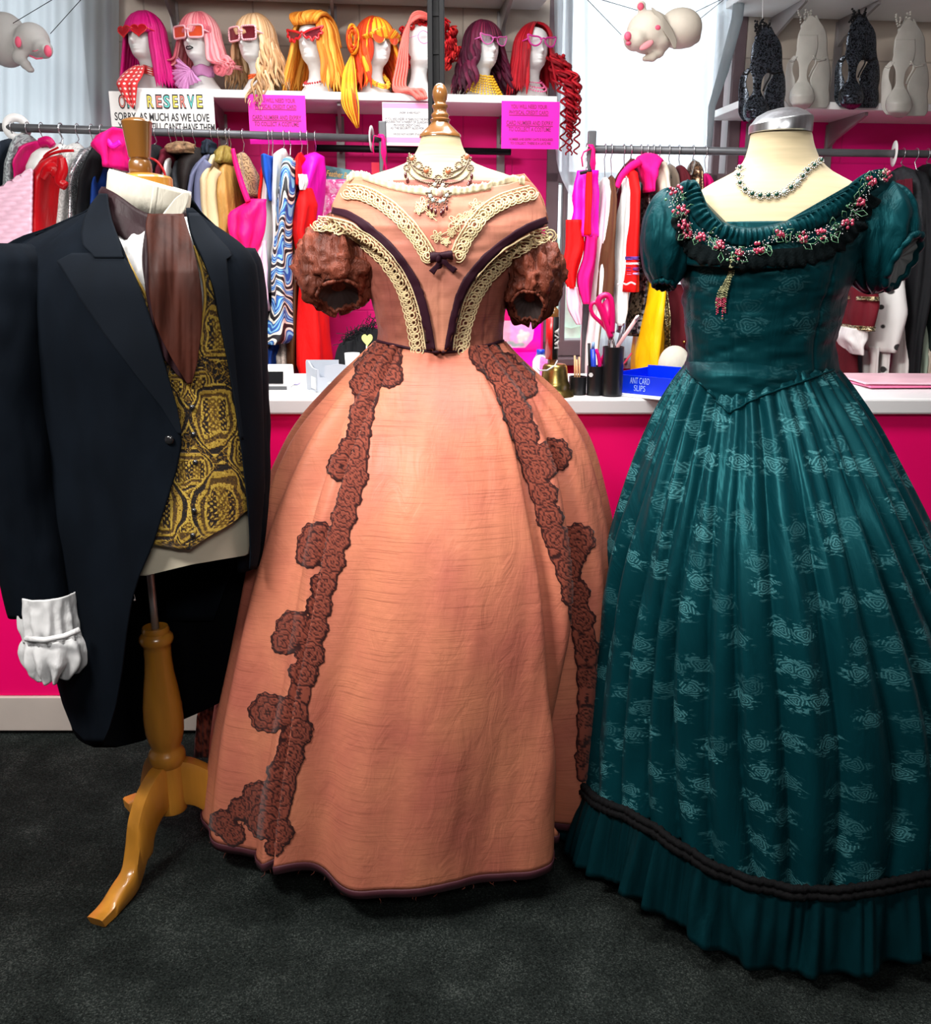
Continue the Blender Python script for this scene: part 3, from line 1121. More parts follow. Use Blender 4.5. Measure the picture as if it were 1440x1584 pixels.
# bow
mb = MB()
ribbon_on(mb, S_BB, [(666, 398), (682, 396), (699, 394)], [14, 8, 14], .012, 14, 4, .006)
ribbon_on(mb, S_BB, [(682, 400), (676, 410), (668, 420)], [6, 8, 10], .012, 10)
ribbon_on(mb, S_BB, [(684, 400), (694, 410), (703, 418)], [6, 9, 10], .012, 10)
h = S_BB.hit(682, 398, .014)
mb.ell(h, (.0065, .006, .009), 12, 8)
part('bow', mb, M_ribbon, GOWN, solid=.001)
# waist piping
mb = MB(); pts = S_BB.hits(spline([(585, 527), (620, 536), (655, 542), (682, 544), (710, 542), (745, 536), (776, 527)], 60), .004)
mb.tube(pts, .003, n=8)
part('waist_piping', mb, M_ribbon, GOWN)


# ------------------------------------------------------------------ lace applique
def sd_scene(x, y, circles, bands):
    """signed distance (pixels) and thread pattern"""
    d = np.full(x.shape, 1e9); pat = np.zeros(x.shape); hh = np.zeros(x.shape)
    for (pa, w) in bands:
        q = spline(pa, 120); 
        W = np.interp(np.linspace(0, 1, 120), np.linspace(0, 1, len(w)), w)
        dd = np.full(x.shape, 1e9); al = np.zeros(x.shape)
        for i in range(120):
            r = np.hypot(x - q[i, 0], y - q[i, 1]) - W[i] * (1 + .10 * math.sin(i * 1.1))
            k = r < dd
            dd = np.where(k, r, dd); al = np.where(k, i, al)
        Wl = np.interp(al, np.arange(120), W)
        ac = (dd + Wl) / np.maximum(Wl, 1)
        p = np.abs(np.sin(al * .62 + ac * 2.4 + .6 * np.sin(x * .3)))
        p = np.where((p < .26) | (ac < .12), 1.0, np.where(p < .5, .4, .0))
        k = dd < d
        pat = np.where(k, p, pat); d = np.where(k, dd, d)
        hh = np.where(k, .4 + .4 * (p < .5), hh)
    for n, (cx, cy, r) in enumerate(circles):
        dx, dy = x - cx, y - cy
        rho = np.hypot(dx, dy) / r; th = np.arctan2(dy, dx) + n * 1.3
        np_ = 5 + n % 3
        rr = r * (1.04 + .13 * np.abs(np.sin(th * np_ / 2.0)) - .08 + .035 * np.sin(th * 15))
        dd = np.hypot(dx, dy) - rr
        q_ = rho * 2.6 - .42 * np.abs(np.cos(th * np_ / 2 + np.floor(rho * 2.6) * .9))
        s = np.abs(q_ - np.round(q_)) * 2
        rays = (np.abs(np.sin(th * np_ * 1.5 + rho * 2)) < .13) & (rho > .55)
        p = np.where(s < .26, 1.0, np.where(rays, .7, np.where(s > .75, .35, .0)))
        k = dd < 0
        pat = np.where(k, p, pat); hh = np.where(k, .3 + .7 * s, hh)
        d = np.minimum(d, dd)
    pat = np.where(d > -2.2, 1.0, pat)
    return d, pat, hh


def applique(circles, bands, surf, step=2.0, off=.0025, lift=.0016):
    xs = [c[0] for c in circles] + [p[0] for b in bands for p in b[0]]
    ys = [c[1] for c in circles] + [p[1] for b in bands for p in b[0]]
    rm = 50
    gx = np.arange(min(xs) - rm, max(xs) + rm, step); gy = np.arange(min(ys) - rm, max(ys) + rm, step)
    X_, Y_ = np.meshgrid(gx, gy)
    d, pat, hh = sd_scene(X_, Y_, circles, bands)
    gyr, gxr = np.gradient(d, step)
    gl_ = np.hypot(gxr, gyr) + 1e-6
    o = (d > 0) & (d < step * 1.8)
    Xs = np.where(o, X_ - gxr / gl_ * d, X_); Ys = np.where(o, Y_ - gyr / gl_ * d, Y_)
    inside = d <= 0
    m, n = X_.shape
    cell = inside[:-1, :-1] | inside[1:, :-1] | inside[:-1, 1:] | inside[1:, 1:]
    use = np.zeros((m, n), bool)
    use[:-1, :-1] |= cell; use[1:, :-1] |= cell; use[:-1, 1:] |= cell; use[1:, 1:] |= cell
    idx = -np.ones((m, n), int); V = []; A = []
    for i, j in zip(*np.nonzero(use)):
        h = surf.hit(Xs[i, j], Ys[i, j], off + lift * hh[i, j] * (0 if d[i, j] > -1 else 1))
        if h is None: continue
        idx[i, j] = len(V); V.append(h); A.append(pat[i, j])
    F = []
    for i, j in zip(*np.nonzero(cell)):
        q = (idx[i, j], idx[i, j + 1], idx[i + 1, j + 1], idx[i + 1, j])
        if min(q) >= 0:
            ds = max(np.linalg.norm(V[q[a]] - V[q[(a + 1) % 4]]) for a in range(4))
            if ds < .05: F.append(q)
    return MB().add(V, F, None, A)


AL_C = [(597, 548, 26), (578, 572, 28), (562, 596, 20), (604, 580, 20), (560, 640, 20), (556, 668, 19), (546, 700, 24), (528, 722, 22), (552, 738, 18), (540, 770, 19), (532, 800, 20), (492, 838, 30), (478, 858, 20), (524, 836, 18),
        (515, 868, 20), (500, 905, 20), (494, 938, 20), (455, 972, 27), (440, 992, 20), (488, 972, 20), (480, 1012, 22), (470, 1042, 22), (416, 1102, 30), (448, 1100, 22), (462, 1130, 22), (450, 1165, 21), (436, 1196, 22),
        (430, 1228, 24), (400, 1234, 26), (372, 1250, 18), (410, 1268, 28), (432, 1286, 22), (345, 1272, 20), (362, 1290, 18), (424, 1310, 14)]
AL_B = [([(600, 540), (575, 590), (560, 650), (552, 720), (535, 790), (516, 860), (497, 930), (482, 1000), (466, 1060), (455, 1130), (440, 1200), (420, 1270)], [18, 18, 15, 16, 15, 15, 14, 16, 16, 18, 20, 22])]
AR_C = [(752, 552, 24), (775, 570, 26), (800, 588, 26), (815, 600, 16), (788, 612, 20), (800, 642, 22), (812, 672, 21), (818, 700, 20), (856, 704, 26), (846, 722, 18), (832, 730, 20), (842, 765, 20), (850, 800, 20), (862, 832, 20), (893, 836, 26),
        (888, 862, 18), (880, 880, 20), (890, 918, 22), (900, 958, 20), (907, 1000, 18), (908, 1050, 15), (905, 1110, 14), (900, 1170, 12)]
AR_B = [([(740, 545), (780, 590), (800, 650), (818, 710), (838, 770), (856, 830), (878, 890), (896, 950), (906, 1020), (906, 1100), (900, 1200)], [16, 20, 17, 16, 15, 15, 16, 17, 15, 13, 10])]
part('rose_lace_panel', applique(AL_C, AL_B, S_SK), M_lacebrown, GOWN, label='dark brown rose lace running down the viewer-left skirt seam')
part('rose_lace_panel', applique(AR_C, AR_B, S_SK), M_lacebrown, GOWN, label='dark brown rose lace running down the viewer-right skirt seam')
# lace flounce at the back of the skirt, showing past its edge by the stand leg
fl = row_panel([(1086, 318, 352), (1100, 308, 352), (1130, 303, 350), (1172, 300, 348)], lambda x, y: 2.28, 20, 24, 0, lambda x, y: .008 * math.sin(x * .5), pat=lambda x, y: float(sd_scene(np.array([[x]], float), np.array([[y]], float), [(316, 1112, 20), (318, 1148, 22)], [])[1][0, 0]))
part('train_lace', fl, M_lacebrown, GOWN, solid=.002)
# cream floral net on the yoke
mb = MB()
for k, (cx, cy, r) in enumerate([(656, 318, 12), (668, 331, 8), (648, 326, 7), (706, 345, 14), (718, 338, 9), (735, 319, 10), (744, 328, 7), (676, 366, 10), (690, 374, 7), (698, 360, 7), (727, 332, 6)]):
    for R in (1.0, .6, .3):
        t_ = np.linspace(0, 2 * math.pi, 50)
        rr = r * R * (.72 + .28 * np.cos(5 * t_ + k + R * 3))
        h = S_BB.hits(np.stack([cx + rr * np.cos(t_), cy + rr * np.sin(t_)], 1), .004)
        if len(h) == 50: mb.tube(h, .0011, n=5)
for pa in ([(644, 314), (660, 328), (676, 344)], [(676, 366), (700, 354), (722, 336), (748, 314)], [(690, 374), (706, 352)]):
    mb.tube(S_BB.hits(spline(pa, 20), .004), .0010, n=5)
part('yoke_flower_lace', mb, M_lacecream, GOWN)

# ------------------------------------------------------------------ antique necklace
NK = thing('necklace', 'antique brown festoon necklace with amber stones and a large drop pendant', 'necklace', P(680, 300, YG - .07))


def bead(mb, surf, x, y, r, off=.003, sq=1.0, a=0):
    h = surf.near(x, y, off)
    if h is not None:
        k = r * pxm(y, h[1])
        mb.ell(h, (k, k * .8, k * sq), 10, 7, a=a)


mb = MB()
for path, n, r in (([(633, 238), (636, 255), (645, 268), (661, 276), (678, 279), (696, 277), (712, 269), (722, 255), (724, 240)], 60, 1.7),
                   ([(634, 250), (632, 265), (640, 276), (655, 283), (668, 285), (678, 282)], 26, 1.5), ([(723, 250), (727, 265), (720, 276), (706, 283), (692, 285), (682, 282)], 26, 1.5),
                   ([(640, 258), (650, 264), (660, 268)], 10, 1.6), ([(718, 258), (708, 264), (698, 268)], 10, 1.6)):
    for x, y in spline(path, n): bead(mb, S_TOP, x, y, r)
rs = np.random.RandomState(8)
for cx, cy, R in ((637, 247, 7), (660, 267, 7), (693, 268, 7), (720, 247, 7), (678, 278, 5), (648, 258, 5), (709, 258, 5), (630, 262, 4), (727, 262, 4)):
    for k in range(11):
        a = k * 2 * math.pi / 11
        bead(mb, S_TOP, cx + R * math.cos(a), cy + R * math.sin(a), 1.7, .004)
part('chain', mb, M_antique, NK)
for cx, cy, r in ((637, 245, 4.2), (660, 267, 4.5), (693, 268, 4.5), (720, 246, 4.2)):
    mb = MB(); bead(mb, S_TOP, cx, cy, r, .006); part('stone', mb, M_amber, NK)
pd = NK
mb = MB()
for R, n, r in ((15, 26, 2.0), (11, 20, 1.8), (18.5, 18, 1.5)):
    for k in range(n):
        a = k * 2 * math.pi / n
        bead(mb, S_TOP, 678 + R * math.cos(a), 302 + R * .95 * math.sin(a), r, .008)
pend = part('pendant', mb, M_antique, NK)
mb = MB()
h = S_TOP.hit(678, 301, .009); mb.ell(h, (.0065, .006, .0095), 14, 10)
part('centre_stone', mb, M_opal, pend)
mb = MB()
for cx, cy in ((666, 308), (664, 300), (670, 314), (678, 316), (686, 314), (691, 307), (673, 290), (684, 291)):
    bead(mb, S_TOP, cx, cy, 3.0, .010)
part('crystal', mb, M_crystal, pend)
for k, (x, y) in enumerate(((663, 316), (668, 321), (674, 324), (680, 326), (686, 323), (691, 318))):
    mb = MB()
    bead(mb, S_TOP, x, y, 1.5, .008); bead(mb, S_TOP, x, y + 6, 2.3, .008, 1.9)
    part('drop', mb, M_garnet, pend)
for x, y in ((631, 276), (628, 268), (729, 270), (727, 278), (724, 284)):
    mb = MB(); bead(mb, S_TOP, x, y, 1.3); bead(mb, S_TOP, x, y + 5, 2.6, .004, 1.8)
    part('drop', mb, M_garnet, NK)
# ------------------------------------------------------------------ teal gown on its dress form
def mat_brocade(name, c, sprig, rough=.40, scale=15.0, amount=.9):
    """satin with woven rose sprigs: one sprig per cell, petals and wisps drawn in threads"""
    t = NT(name); t.set(rough=rough, spec=.36); t.b.inputs['Specular Tint'].default_value = (.12, .62, .68, 1)
    s = t.coord('UV', (scale, scale, 1))
    vo = t.n('ShaderNodeTexVoronoi', voronoi_dimensions='2D'); vo.inputs['Scale'].default_value = 1; vo.inputs['Randomness'].default_value = .8
    t.l(s, vo.inputs['Vector'])
    sb = t.n('ShaderNodeVectorMath', operation='SUBTRACT'); t.l(s, sb.inputs[0]); t.l(vo.outputs['Position'], sb.inputs[1])
    sp = t.n('ShaderNodeSeparateXYZ'); t.l(sb.outputs[0], sp.inputs[0])
    lx, ly = sp.outputs[0], t.math('MULTIPLY', sp.outputs[1], 1.25)
    r = t.math('SQRT', t.math('ADD', t.math('MULTIPLY', lx, lx), t.math('MULTIPLY', ly, ly)))
    th = t.math('ARCTAN2', ly, lx)
    sc = t.n('ShaderNodeSeparateColor'); t.l(vo.outputs['Color'], sc.inputs[0])
    r1, r2 = sc.outputs[0], sc.outputs[1]
    n = t.noise(t.coord('UV', (scale * 7, scale * 9, 1)), 1.0, 2)
    pet = t.math('ADD', t.math('MULTIPLY_ADD', t.math('COSINE', t.math('MULTIPLY_ADD', r1, 6.28, t.math('MULTIPLY', th, 5))), .06, .285), t.math('MULTIPLY', t.math('SUBTRACT', n, .5), .42))
    flower = t.ramp(t.math('SUBTRACT', pet, r), [(.0, 0.0), (.03, 1.0)])
    ln = t.ramp(t.math('SINE', t.math('MULTIPLY_ADD', t.math('SINE', t.math('MULTIPLY_ADD', r1, 9, t.math('MULTIPLY', th, 3))), 2.2, t.math('MULTIPLY', r, 72))), [(-.0, .16), (.5, 1.0)])
    wisp = t.ramp(t.noise(t.coord('UV', (scale * 3.2, scale * 9, 1)), 1.0, 3, .6, .8), [(.55, 0.0), (.62, 1.0)])
    ring = t.ramp(r, [(.36, 1.0), (.52, 0.0)])
    f = t.math('MAXIMUM', t.math('MULTIPLY', flower, ln), t.math('MULTIPLY', t.math('MULTIPLY', wisp, ring), .8))
    thread = t.ramp(t.noise(t.coord('UV', (300, 1100, 1)), 1.0, 2), [(.35, .30), (.6, 1.0)])
    f = t.math('MULTIPLY', t.math('MULTIPLY', f, thread), t.math('MULTIPLY_ADD', r2, amount * .75, amount * .25))
    base = t.mix(t.noise(t.coord('UV', (3, 2, 1)), 3, 3), c, tuple(x * .62 for x in C(c)[:3]))
    t.base(t.mix(f, base, sprig))
    h = t.math('ADD', t.noise(t.coord('UV', (14, 3, 1)), 2.0, 4, .5, .6), t.math('MULTIPLY', f, .12))
    t.bump(h, .45, .010)
    t.l(t.math('MULTIPLY_ADD', f, .25, rough), t.b.inputs['Roughness'])
    return t.m


M_teal = mat_brocade('teal_rose_brocade', (.0014, .028, .036), (.07, .23, .25), .40, 14.0)
M_tealplain = mat_brocade('teal_satin_brocade', (.0014, .027, .034), (.04, .13, .145), .42, 12.0, .6)
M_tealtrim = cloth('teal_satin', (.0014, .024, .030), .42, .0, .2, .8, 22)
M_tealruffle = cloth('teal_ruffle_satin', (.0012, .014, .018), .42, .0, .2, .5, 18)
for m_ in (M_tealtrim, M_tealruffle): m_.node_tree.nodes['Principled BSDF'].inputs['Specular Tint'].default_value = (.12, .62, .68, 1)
M_blackbraid = plain('black_braid', (.003, .003, .0035), .8, spec=.1, bump=.6, bscale=160)
M_blacklace = plain('black_teal_lace', (.0015, .005, .006), .9, spec=.15, bump=.9, bscale=220)
M_greylining = plain('grey_lining', (.16, .17, .17), .8, var=.2)
M_beadred = plain('ruby_bead', (.38, .03, .07), .12, var=.4, vscale=90, spec=.8, coat=.8)
M_beadgreen = plain('peridot_bead', (.10, .26, .13), .12, var=.4, vscale=90, spec=.8, coat=.8)
M_beadsilver = plain('silver_seed_bead', (.35, .36, .36), .25, metal=.8)
M_emerald = plain('emerald_glass', (.004, .05, .03), .06, spec=.9, coat=.9)
M_brushed = plain('brushed_steel_cap', (.52, .54, .56), .30, metal=1.0, var=.18, stretch=(40, 40, 1), vscale=3)

YT = 2.0
tb = P(1180, 560, YT); tb[2] = 0
FORM_T = thing('dress_form', 'tan dress form with a brushed steel neck cap under the teal gown', 'mannequin', tb)
FT = [(204, 1163, 1253, .056, .056), (230, 1158, 1259, .058, .058), (252, 1149, 1270, .062, .060), (266, 1135, 1286, .066, .064), (280, 1108, 1312, .076, .070), (296, 1082, 1338, .088, .08), (320, 1064, 1352, .104, .09),
      (360, 1062, 1335, .122, .10), (420, 1068, 1308, .126, .10), (480, 1074, 1288, .112, .095), (540, 1080, 1275, .104, .09), (600, 1066, 1300, .12, .11)]
formt = loft_mb(FT, YT, nth=80, nrow=52)
part('torso', formt, M_tanlinen, FORM_T)
# slanted steel cap
cx, cz = P(1208, 190, YT)[0], P(1208, 200, YT)[2]
r = 46 * pxm(195, YT)
mb = MB(); n = 64
G_ = np.zeros((8, n, 3)); ang = np.linspace(0, 2 * math.pi, n, endpoint=False)
for j, (k, z, tilt) in enumerate(((1.0, -.008, .0), (1.03, -.006, .02), (1.03, .013, .12), (1.0, .016, .14), (.80, .028, .17), (.5, .036, .18), (.2, .039, .18), (.01, .0395, .18))):
    G_[j, :, 0] = cx + r * k * np.cos(ang); G_[j, :, 1] = YT + .062 * k * np.sin(ang)
    G_[j, :, 2] = cz + z + tilt * r * k * np.cos(ang) * .9 + (.012 if j > 3 else 0) * np.sin(ang) * k
mb.grid(G_, wrap=True)
part('neck_cap', mb, M_brushed, FORM_T, auto=35)
part('pole', MB().lathe([(.014, .04), (.014, P(1180, 590, YT)[2])], (tb[0], YT, 0), 16), M_grey, FORM_T)
mb = MB()
for k in range(4):
    a = math.pi / 4 + k * math.pi / 2
    mb.tube([(tb[0], YT, .075), (tb[0] + .1 * math.cos(a), YT + .1 * math.sin(a), .06), (tb[0] + .19 * math.cos(a), YT + .19 * math.sin(a), .018)], [.02, .018, .014], n=8)
part('base', mb, M_grey, FORM_T)

TG = thing('ball_gown', 'dark teal brocade ball gown with beaded flower neckline and ruffled hem', 'dress', tb)
TSK = [(562, 1064, 1286, .112, .10), (580, 1050, 1300, .126, .11), (610, 1034, 1318, .155, .13), (650, 1014, 1342, .200, .16), (700, 992, 1366, .250, .20), (760, 970, 1394, .300, .24), (830, 951, 1424, .345, .29),
       (900, 937, 1454, .375, .33), (980, 926, 1482, .395, .36), (1060, 917, 1502, .405, .38), (1140, 909, 1516, .410, .39), (1201, 903, 1524, .412, .39)]


def teal_disp(T, I, G):
    f = phi_of(T); t = I
    g = sstep(0.0, .10, t)
    ph1 = 17 * f + 5.0 * vn(f * 2.1, t * 1.4, 11) + 2.0 * vn(f * 5, t * 2.0, 12)
    d = (.007 + .030 * sstep(0, .6, t)) * (np.abs(np.sin(ph1)) ** .75 - .62)
    ph2 = 41 * f + 3.0 * vn(f * 4, t * 3, 14)
    d = d + (.0075 * np.exp(-t * 3.0) + .0025) * np.sin(ph2) * g
    d = d + .020 * t * (vn(f * 2.4 + 7, t * 1.1, 17) - .5)
    d = d + .004 * (vn(f * 11, t * 8, 18) - .5)
    return d


GT, UVT = loft(TSK, YT, nth=560, nrow=100, disp=teal_disp)
tcol = np.linspace(0, 1, GT.shape[0])[:, None]
ph = phi_of(np.linspace(0, 2 * math.pi, GT.shape[1]) + math.pi / 2)[None, :]
hemw = .012 * np.sin(6 * ph + 1) + .020 * np.exp(-((ph + .95) / .3) ** 2) - .016 * np.exp(-((ph + .12) / .25) ** 2) + .012 * np.exp(-((ph - .45) / .2) ** 2)
GT[..., 2] += tcol ** 6 * hemw
tsk = MB().grid(GT, uv=UVT)
part('skirt', tsk, M_teal, TG, solid=.0015)
B = GT[-1]; n = len(B)
cen = np.array([B[:, 0].mean(), YT, 0])
nr = B - cen; nr[:, 2] = 0; nr /= np.linalg.norm(nr, axis=1)[:, None]
# the ruffle runs on its own even ring
rs_ = np.linspace(0, 1, 900)
thB = np.linspace(0, 1, n)
ker = np.ones(21) / 21
Bs = np.stack([np.convolve(np.r_[B[-11:-1, k], B[:, k], B[1:11, k]], ker, 'valid') for k in range(3)], 1)
R0 = np.stack([np.interp(rs_, thB, Bs[:, k]) for k in range(3)], 1)
NR = R0 - cen; NR[:, 2] = 0; NR /= np.linalg.norm(NR, axis=1)[:, None]
phr = rs_ * 2 * math.pi - math.pi
rows = 16
G_ = np.zeros((rows, 900, 3)); UV_ = np.zeros((rows, 900, 2))
for j in range(rows):
    t = j / (rows - 1)
    wv = np.tanh(1.6 * np.sin(30 * phr + 7 * vn(phr * 4, t * .5, 23) + 4 * vn(phr * 9, 0, 25))) + (.55 * (1 - t) + .12) * np.sin(96 * phr + 6 * vn(phr * 11, 0, 26))
    am = .004 + .013 * t
    G_[j] = R0 + NR * (.006 + .034 * t ** .8 + am * wv)[:, None]
    G_[j, :, 2] = np.maximum(R0[:, 2] + .012 - (.165 + .010 * vn(phr * 5, 3, 28)) * t + .004 * wv * t, .004)
    UV_[j, :, 0] = phr * .4; UV_[j, :, 1] = -t * .16
ruf = MB().grid(G_, uv=UV_)
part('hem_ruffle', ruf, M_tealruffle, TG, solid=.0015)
mb = MB()
for dz, dr, r_ in ((.006, .019, .0095), (.021, .017, .0085)):
    pts = R0 + NR * (dr + .0015 * np.sin(phr * 300))[:, None] + np.array([0, 0, 1.0]) * (dz + .002 * np.sin(phr * 190))[:, None]
    mb.tube(pts[::2], r_, n=6)
part('hem_braid', mb, M_blackbraid, TG)

# bodice
TB = [(346, 1048, 1346, .134, .105), (390, 1050, 1330, .142, .11), (440, 1054, 1312, .136, .108), (490, 1060, 1298, .124, .10), (540, 1063, 1288, .116, .10), (572, 1060, 1292, .116, .104)]


def tb_disp(T, I, G):
    f = phi_of(T)
    d = .008 * (vn(f * 1.6 + I * 2, I * 11, 41) - .5) + .004 * (vn(f * 5 + I * 3, I * 26, 42) - .5)
    d = d - .003 * np.exp(-((np.abs(f + .02) - .55) / .02) ** 2)
    return d


GBt, UVBt = loft(TB, YT, nth=260, nrow=80, disp=tb_disp)
tbod = MB().grid(GBt, uv=UVBt)
part('bodice', tbod, M_tealplain, TG, solid=.0015)
tdep = bod_depth(1178, [(265, 1040, 1392, .100), (300, 1034, 1384, .115), (330, 1036, 1364, .132), (360, 1044, 1344, .142), (400, 1050, 1328, .150), (450, 1054, 1310, .140), (560, 1062, 1288, .120), (640, 1060, 1292, .122)], 1.0, YT)
yoke = col_panel([(1037, 318, 400), (1042, 300, 405), (1052, 284, 408), (1066, 279, 410), (1080, 283, 412), (1088, 302, 412), (1097, 324, 412), (1112, 339, 413), (1135, 350, 414), (1155, 353, 415), (1185, 352, 415), (1215, 344, 414), (1245, 331, 412), (1275, 314, 410),
                  (1300, 297, 408), (1320, 280, 404), (1338, 268, 400), (1356, 262, 392), (1372, 262, 360), (1384, 268, 330)], tdep, 120, 30, .006,
                 lambda x, y: .003 * (float(vn(x * .05, y * .12, 44)) - .5))
part('yoke', yoke, M_tealplain, TG, solid=.0015)
point = col_panel([(1061, 560, 572), (1080, 560, 590), (1100, 560, 610), (1116, 560, 628), (1127, 560, 639), (1140, 560, 631), (1165, 560, 618), (1200, 560, 604), (1240, 560, 590), (1290, 560, 572)], tdep, 80, 24, .014,
                  lambda x, y: .003 * (float(vn(x * .04, y * .15, 45)) - .5) - .030 * (1 - float(sstep(552, 584, y))), smooth=False)
part('bodice_point', point, M_tealplain, TG, solid=.0015)
S_PT = Surf(point, tbod, tsk)
mb = MB(); pts = S_PT.hits(spline([(1062, 573), (1080, 591), (1100, 611), (1127, 640)], 30), .003); mb.tube(pts, .0025, n=6)
pts = S_PT.hits(spline([(1127, 640), (1165, 619), (1200, 605), (1240, 591), (1288, 573)], 40), .003); mb.tube(pts, .0025, n=6)
part('waist_piping', mb, M_tealtrim, TG)


def puff(px, py, rx, ry, rz, Y, o, seed, folds, lin_m, rimr=.55, tilt=0.0):
    c = P(px, py, Y)
    o = np.array(o, float); o /= np.linalg.norm(o)
    R_ = np.array(Matrix.Rotation(tilt, 3, 'Y'))

    def disp(D):
        th = np.arctan2(D[..., 1], D[..., 0])
        k = 1 + .13 * (np.abs(np.sin(th * folds / 2 + 2.2 * vn(th * 2, D[..., 2] * 1.5, seed))) ** .7 - .6) * (1 - .4 * np.abs(D[..., 2])) + .05 * (vn(th * 5, D[..., 2] * 5, seed) - .5)
        return np.where(D @ o > math.cos(rimr), .7, k)
    mb = MB().ell(c, (rx, ry, rz), 90, 52, R=R_, disp=disp)
    s = part('sleeve', mb, M_tealtrim, TG)
    a = np.cross(o, [0, .1, 1.0]); a /= np.linalg.norm(a); b = np.cross(a, o)
    R = np.array([rx, ry, rz]); ring = []
    for i in range(70):
        t = 2 * math.pi * i / 70
        d = o * math.cos(rimr) + (a * math.cos(t) + b * math.sin(t)) * math.sin(rimr)
        ring.append(c + R_ @ (d * R * (1.0 + .03 * math.sin(11 * t))))
    part('sleeve_band', MB().tube(ring, rx * .10, n=8, closed=True), M_tealtrim, s)
    cc = c + R_ @ (o * R * .70)
    G_ = np.zeros((5, 70, 3))
    for j in range(5):
        for i in range(70):
            G_[j, i] = ring[i] * (j / 4) + cc * (1 - j / 4)
    part('sleeve_lining', MB().grid(G_, wrap=True), lin_m, s)
    return mb


pL = puff(1032, 371, .052, .070, .098, 1.985, (-.1, -.2, -.95), 51, 7, M_lining, .4)
pR = puff(1358, 368, .078, .085, .108, 1.985, (.55, -.66, -.52), 53, 8, M_greylining, .60)

S_T = Surf(yoke, tbod, pL, pR, formt)
S_YK = Surf(yoke, tbod)
# gathered neckband
NB = [(1064, 284), (1076, 288), (1083, 304), (1092, 328), (1108, 345), (1132, 357), (1156, 361), (1187, 359), (1218, 351), (1248, 338), (1278, 321), (1304, 303), (1324, 286), (1345, 272)]
q = spline(NB, 260); nq = offset_path(q)
G_ = np.zeros((7, 260, 3))
for i in range(260):
    for j in range(7):
        s = j / 6
        h = S_YK.hit(*(q[i, :2] + nq[i] * (-9 + 30 * s)), .004 + (.007 * math.sin(s * math.pi) + .0045 * math.sin(i * .95 + .6 * math.sin(i * .3)) * math.sin(s * math.pi)))
        G_[j, i] = h if h is not None else (G_[j, i - 1] if i else P(q[0, 0], q[0, 1], YT - .06))
part('neckband', MB().grid(G_), M_tealtrim, TG, solid=.001)
# black lace flounce below the flowers
LB = [(1050, 335), (1062, 375), (1085, 392), (1120, 404), (1160, 408), (1200, 402), (1240, 398), (1280, 385), (1318, 352), (1350, 306)]
q = spline(LB, 200); nq = offset_path(q)
G_ = np.zeros((5, 200, 3))
for i in range(200):
    for j in range(5):
        s = j / 4
        h = S_T.hit(*(q[i, :2] + nq[i] * (-16 + (25 + 5 * abs(math.sin(i * .28))) * s)), .006 + .003 * math.sin(i * .8) * s)
        G_[j, i] = h if h is not None else (G_[j, i - 1] if i else P(1050, 335, YT - .08))
part('lace_flounce', MB().grid(G_), M_blacklace, TG, solid=.001)

# beaded flower garland
GAR = [(1046, 300), (1049, 330), (1053, 350), (1064, 362), (1090, 366), (1116, 380), (1144, 394), (1172, 386), (1203, 364), (1236, 370), (1264, 364), (1302, 348), (1322, 315), (1340, 283), (1362, 272)]
gar = thing('beaded_garland', 'garland of ruby and green beaded flowers sewn round the teal gown neckline', 'garland', S_T.hit(1144, 394, .01))
rs = np.random.RandomState(11)
mb = MB()
fine = spline(GAR, 150)
for x, y in fine:
    for k in range(4):
        bead(mb, S_T, x + rs.normal(0, 5), y + rs.normal(0, 5), rs.uniform(.9, 1.5), rs.uniform(.007, .015))
part('seed_beads', mb, M_beadsilver, gar, kind='stuff')
mb = MB()
for x, y in spline(GAR, 46):
    h = S_T.hit(x + rs.normal(0, 4), y + rs.normal(0, 4), .010)
    if h is None: continue
    a = rs.uniform(0, 6.28); d = np.array([math.cos(a) * .012, -.008, math.sin(a) * .012])
    s = np.array([-d[2], 0, d[0]]) * .8
    mb.tube([h, h + d + s * .6, h + d * 1.7, h + d - s * .6, h], .0007, n=4)
part('wire_leaf', mb, M_beadgreen, gar, kind='stuff')
for k, (cx_, cy_) in enumerate(GAR):
    mb = MB()
    for j in range(9):
        a = j * 2 * math.pi / 6 + k
        rr = 5.5 if j < 6 else 2.2
        bead(mb, S_T, cx_ + rr * math.cos(a) + rs.normal(0, .8), cy_ + rr * math.sin(a) + rs.normal(0, .8), rs.uniform(2.4, 3.4), .014 + (.004 if j > 5 else 0))
    part('beaded_flower', mb, M_beadred, gar)
mb = MB()
for x, y in spline(GAR, 40):
    bead(mb, S_T, x + rs.normal(0, 8), y + rs.normal(0, 7), rs.uniform(1.6, 2.5), .012)
part('green_beads', mb, M_beadgreen, gar, kind='stuff')
ta = MB(); tr = MB()
for s in range(7):
    x0, x1 = 1131 + s * .8, 1110 + s * 2.2
    L = rs.uniform(.82, 1.08)
    for x, y in spline([(x0, 398), (x0 - 3 + rs.normal(0, 1), 425), (x1 + 2, 455), (x1, 398 + 88 * L)], 26):
        bead(tr if y > 460 and rs.rand() < .8 else ta, S_T, x, y, rs.uniform(1.0, 1.9), .006)
part('tassel', ta, plain('olive_gold_bead', (.30, .30, .16), .2, var=.5, vscale=120, metal=.4), gar)
part('tassel_tip', tr, M_beadred, gar)

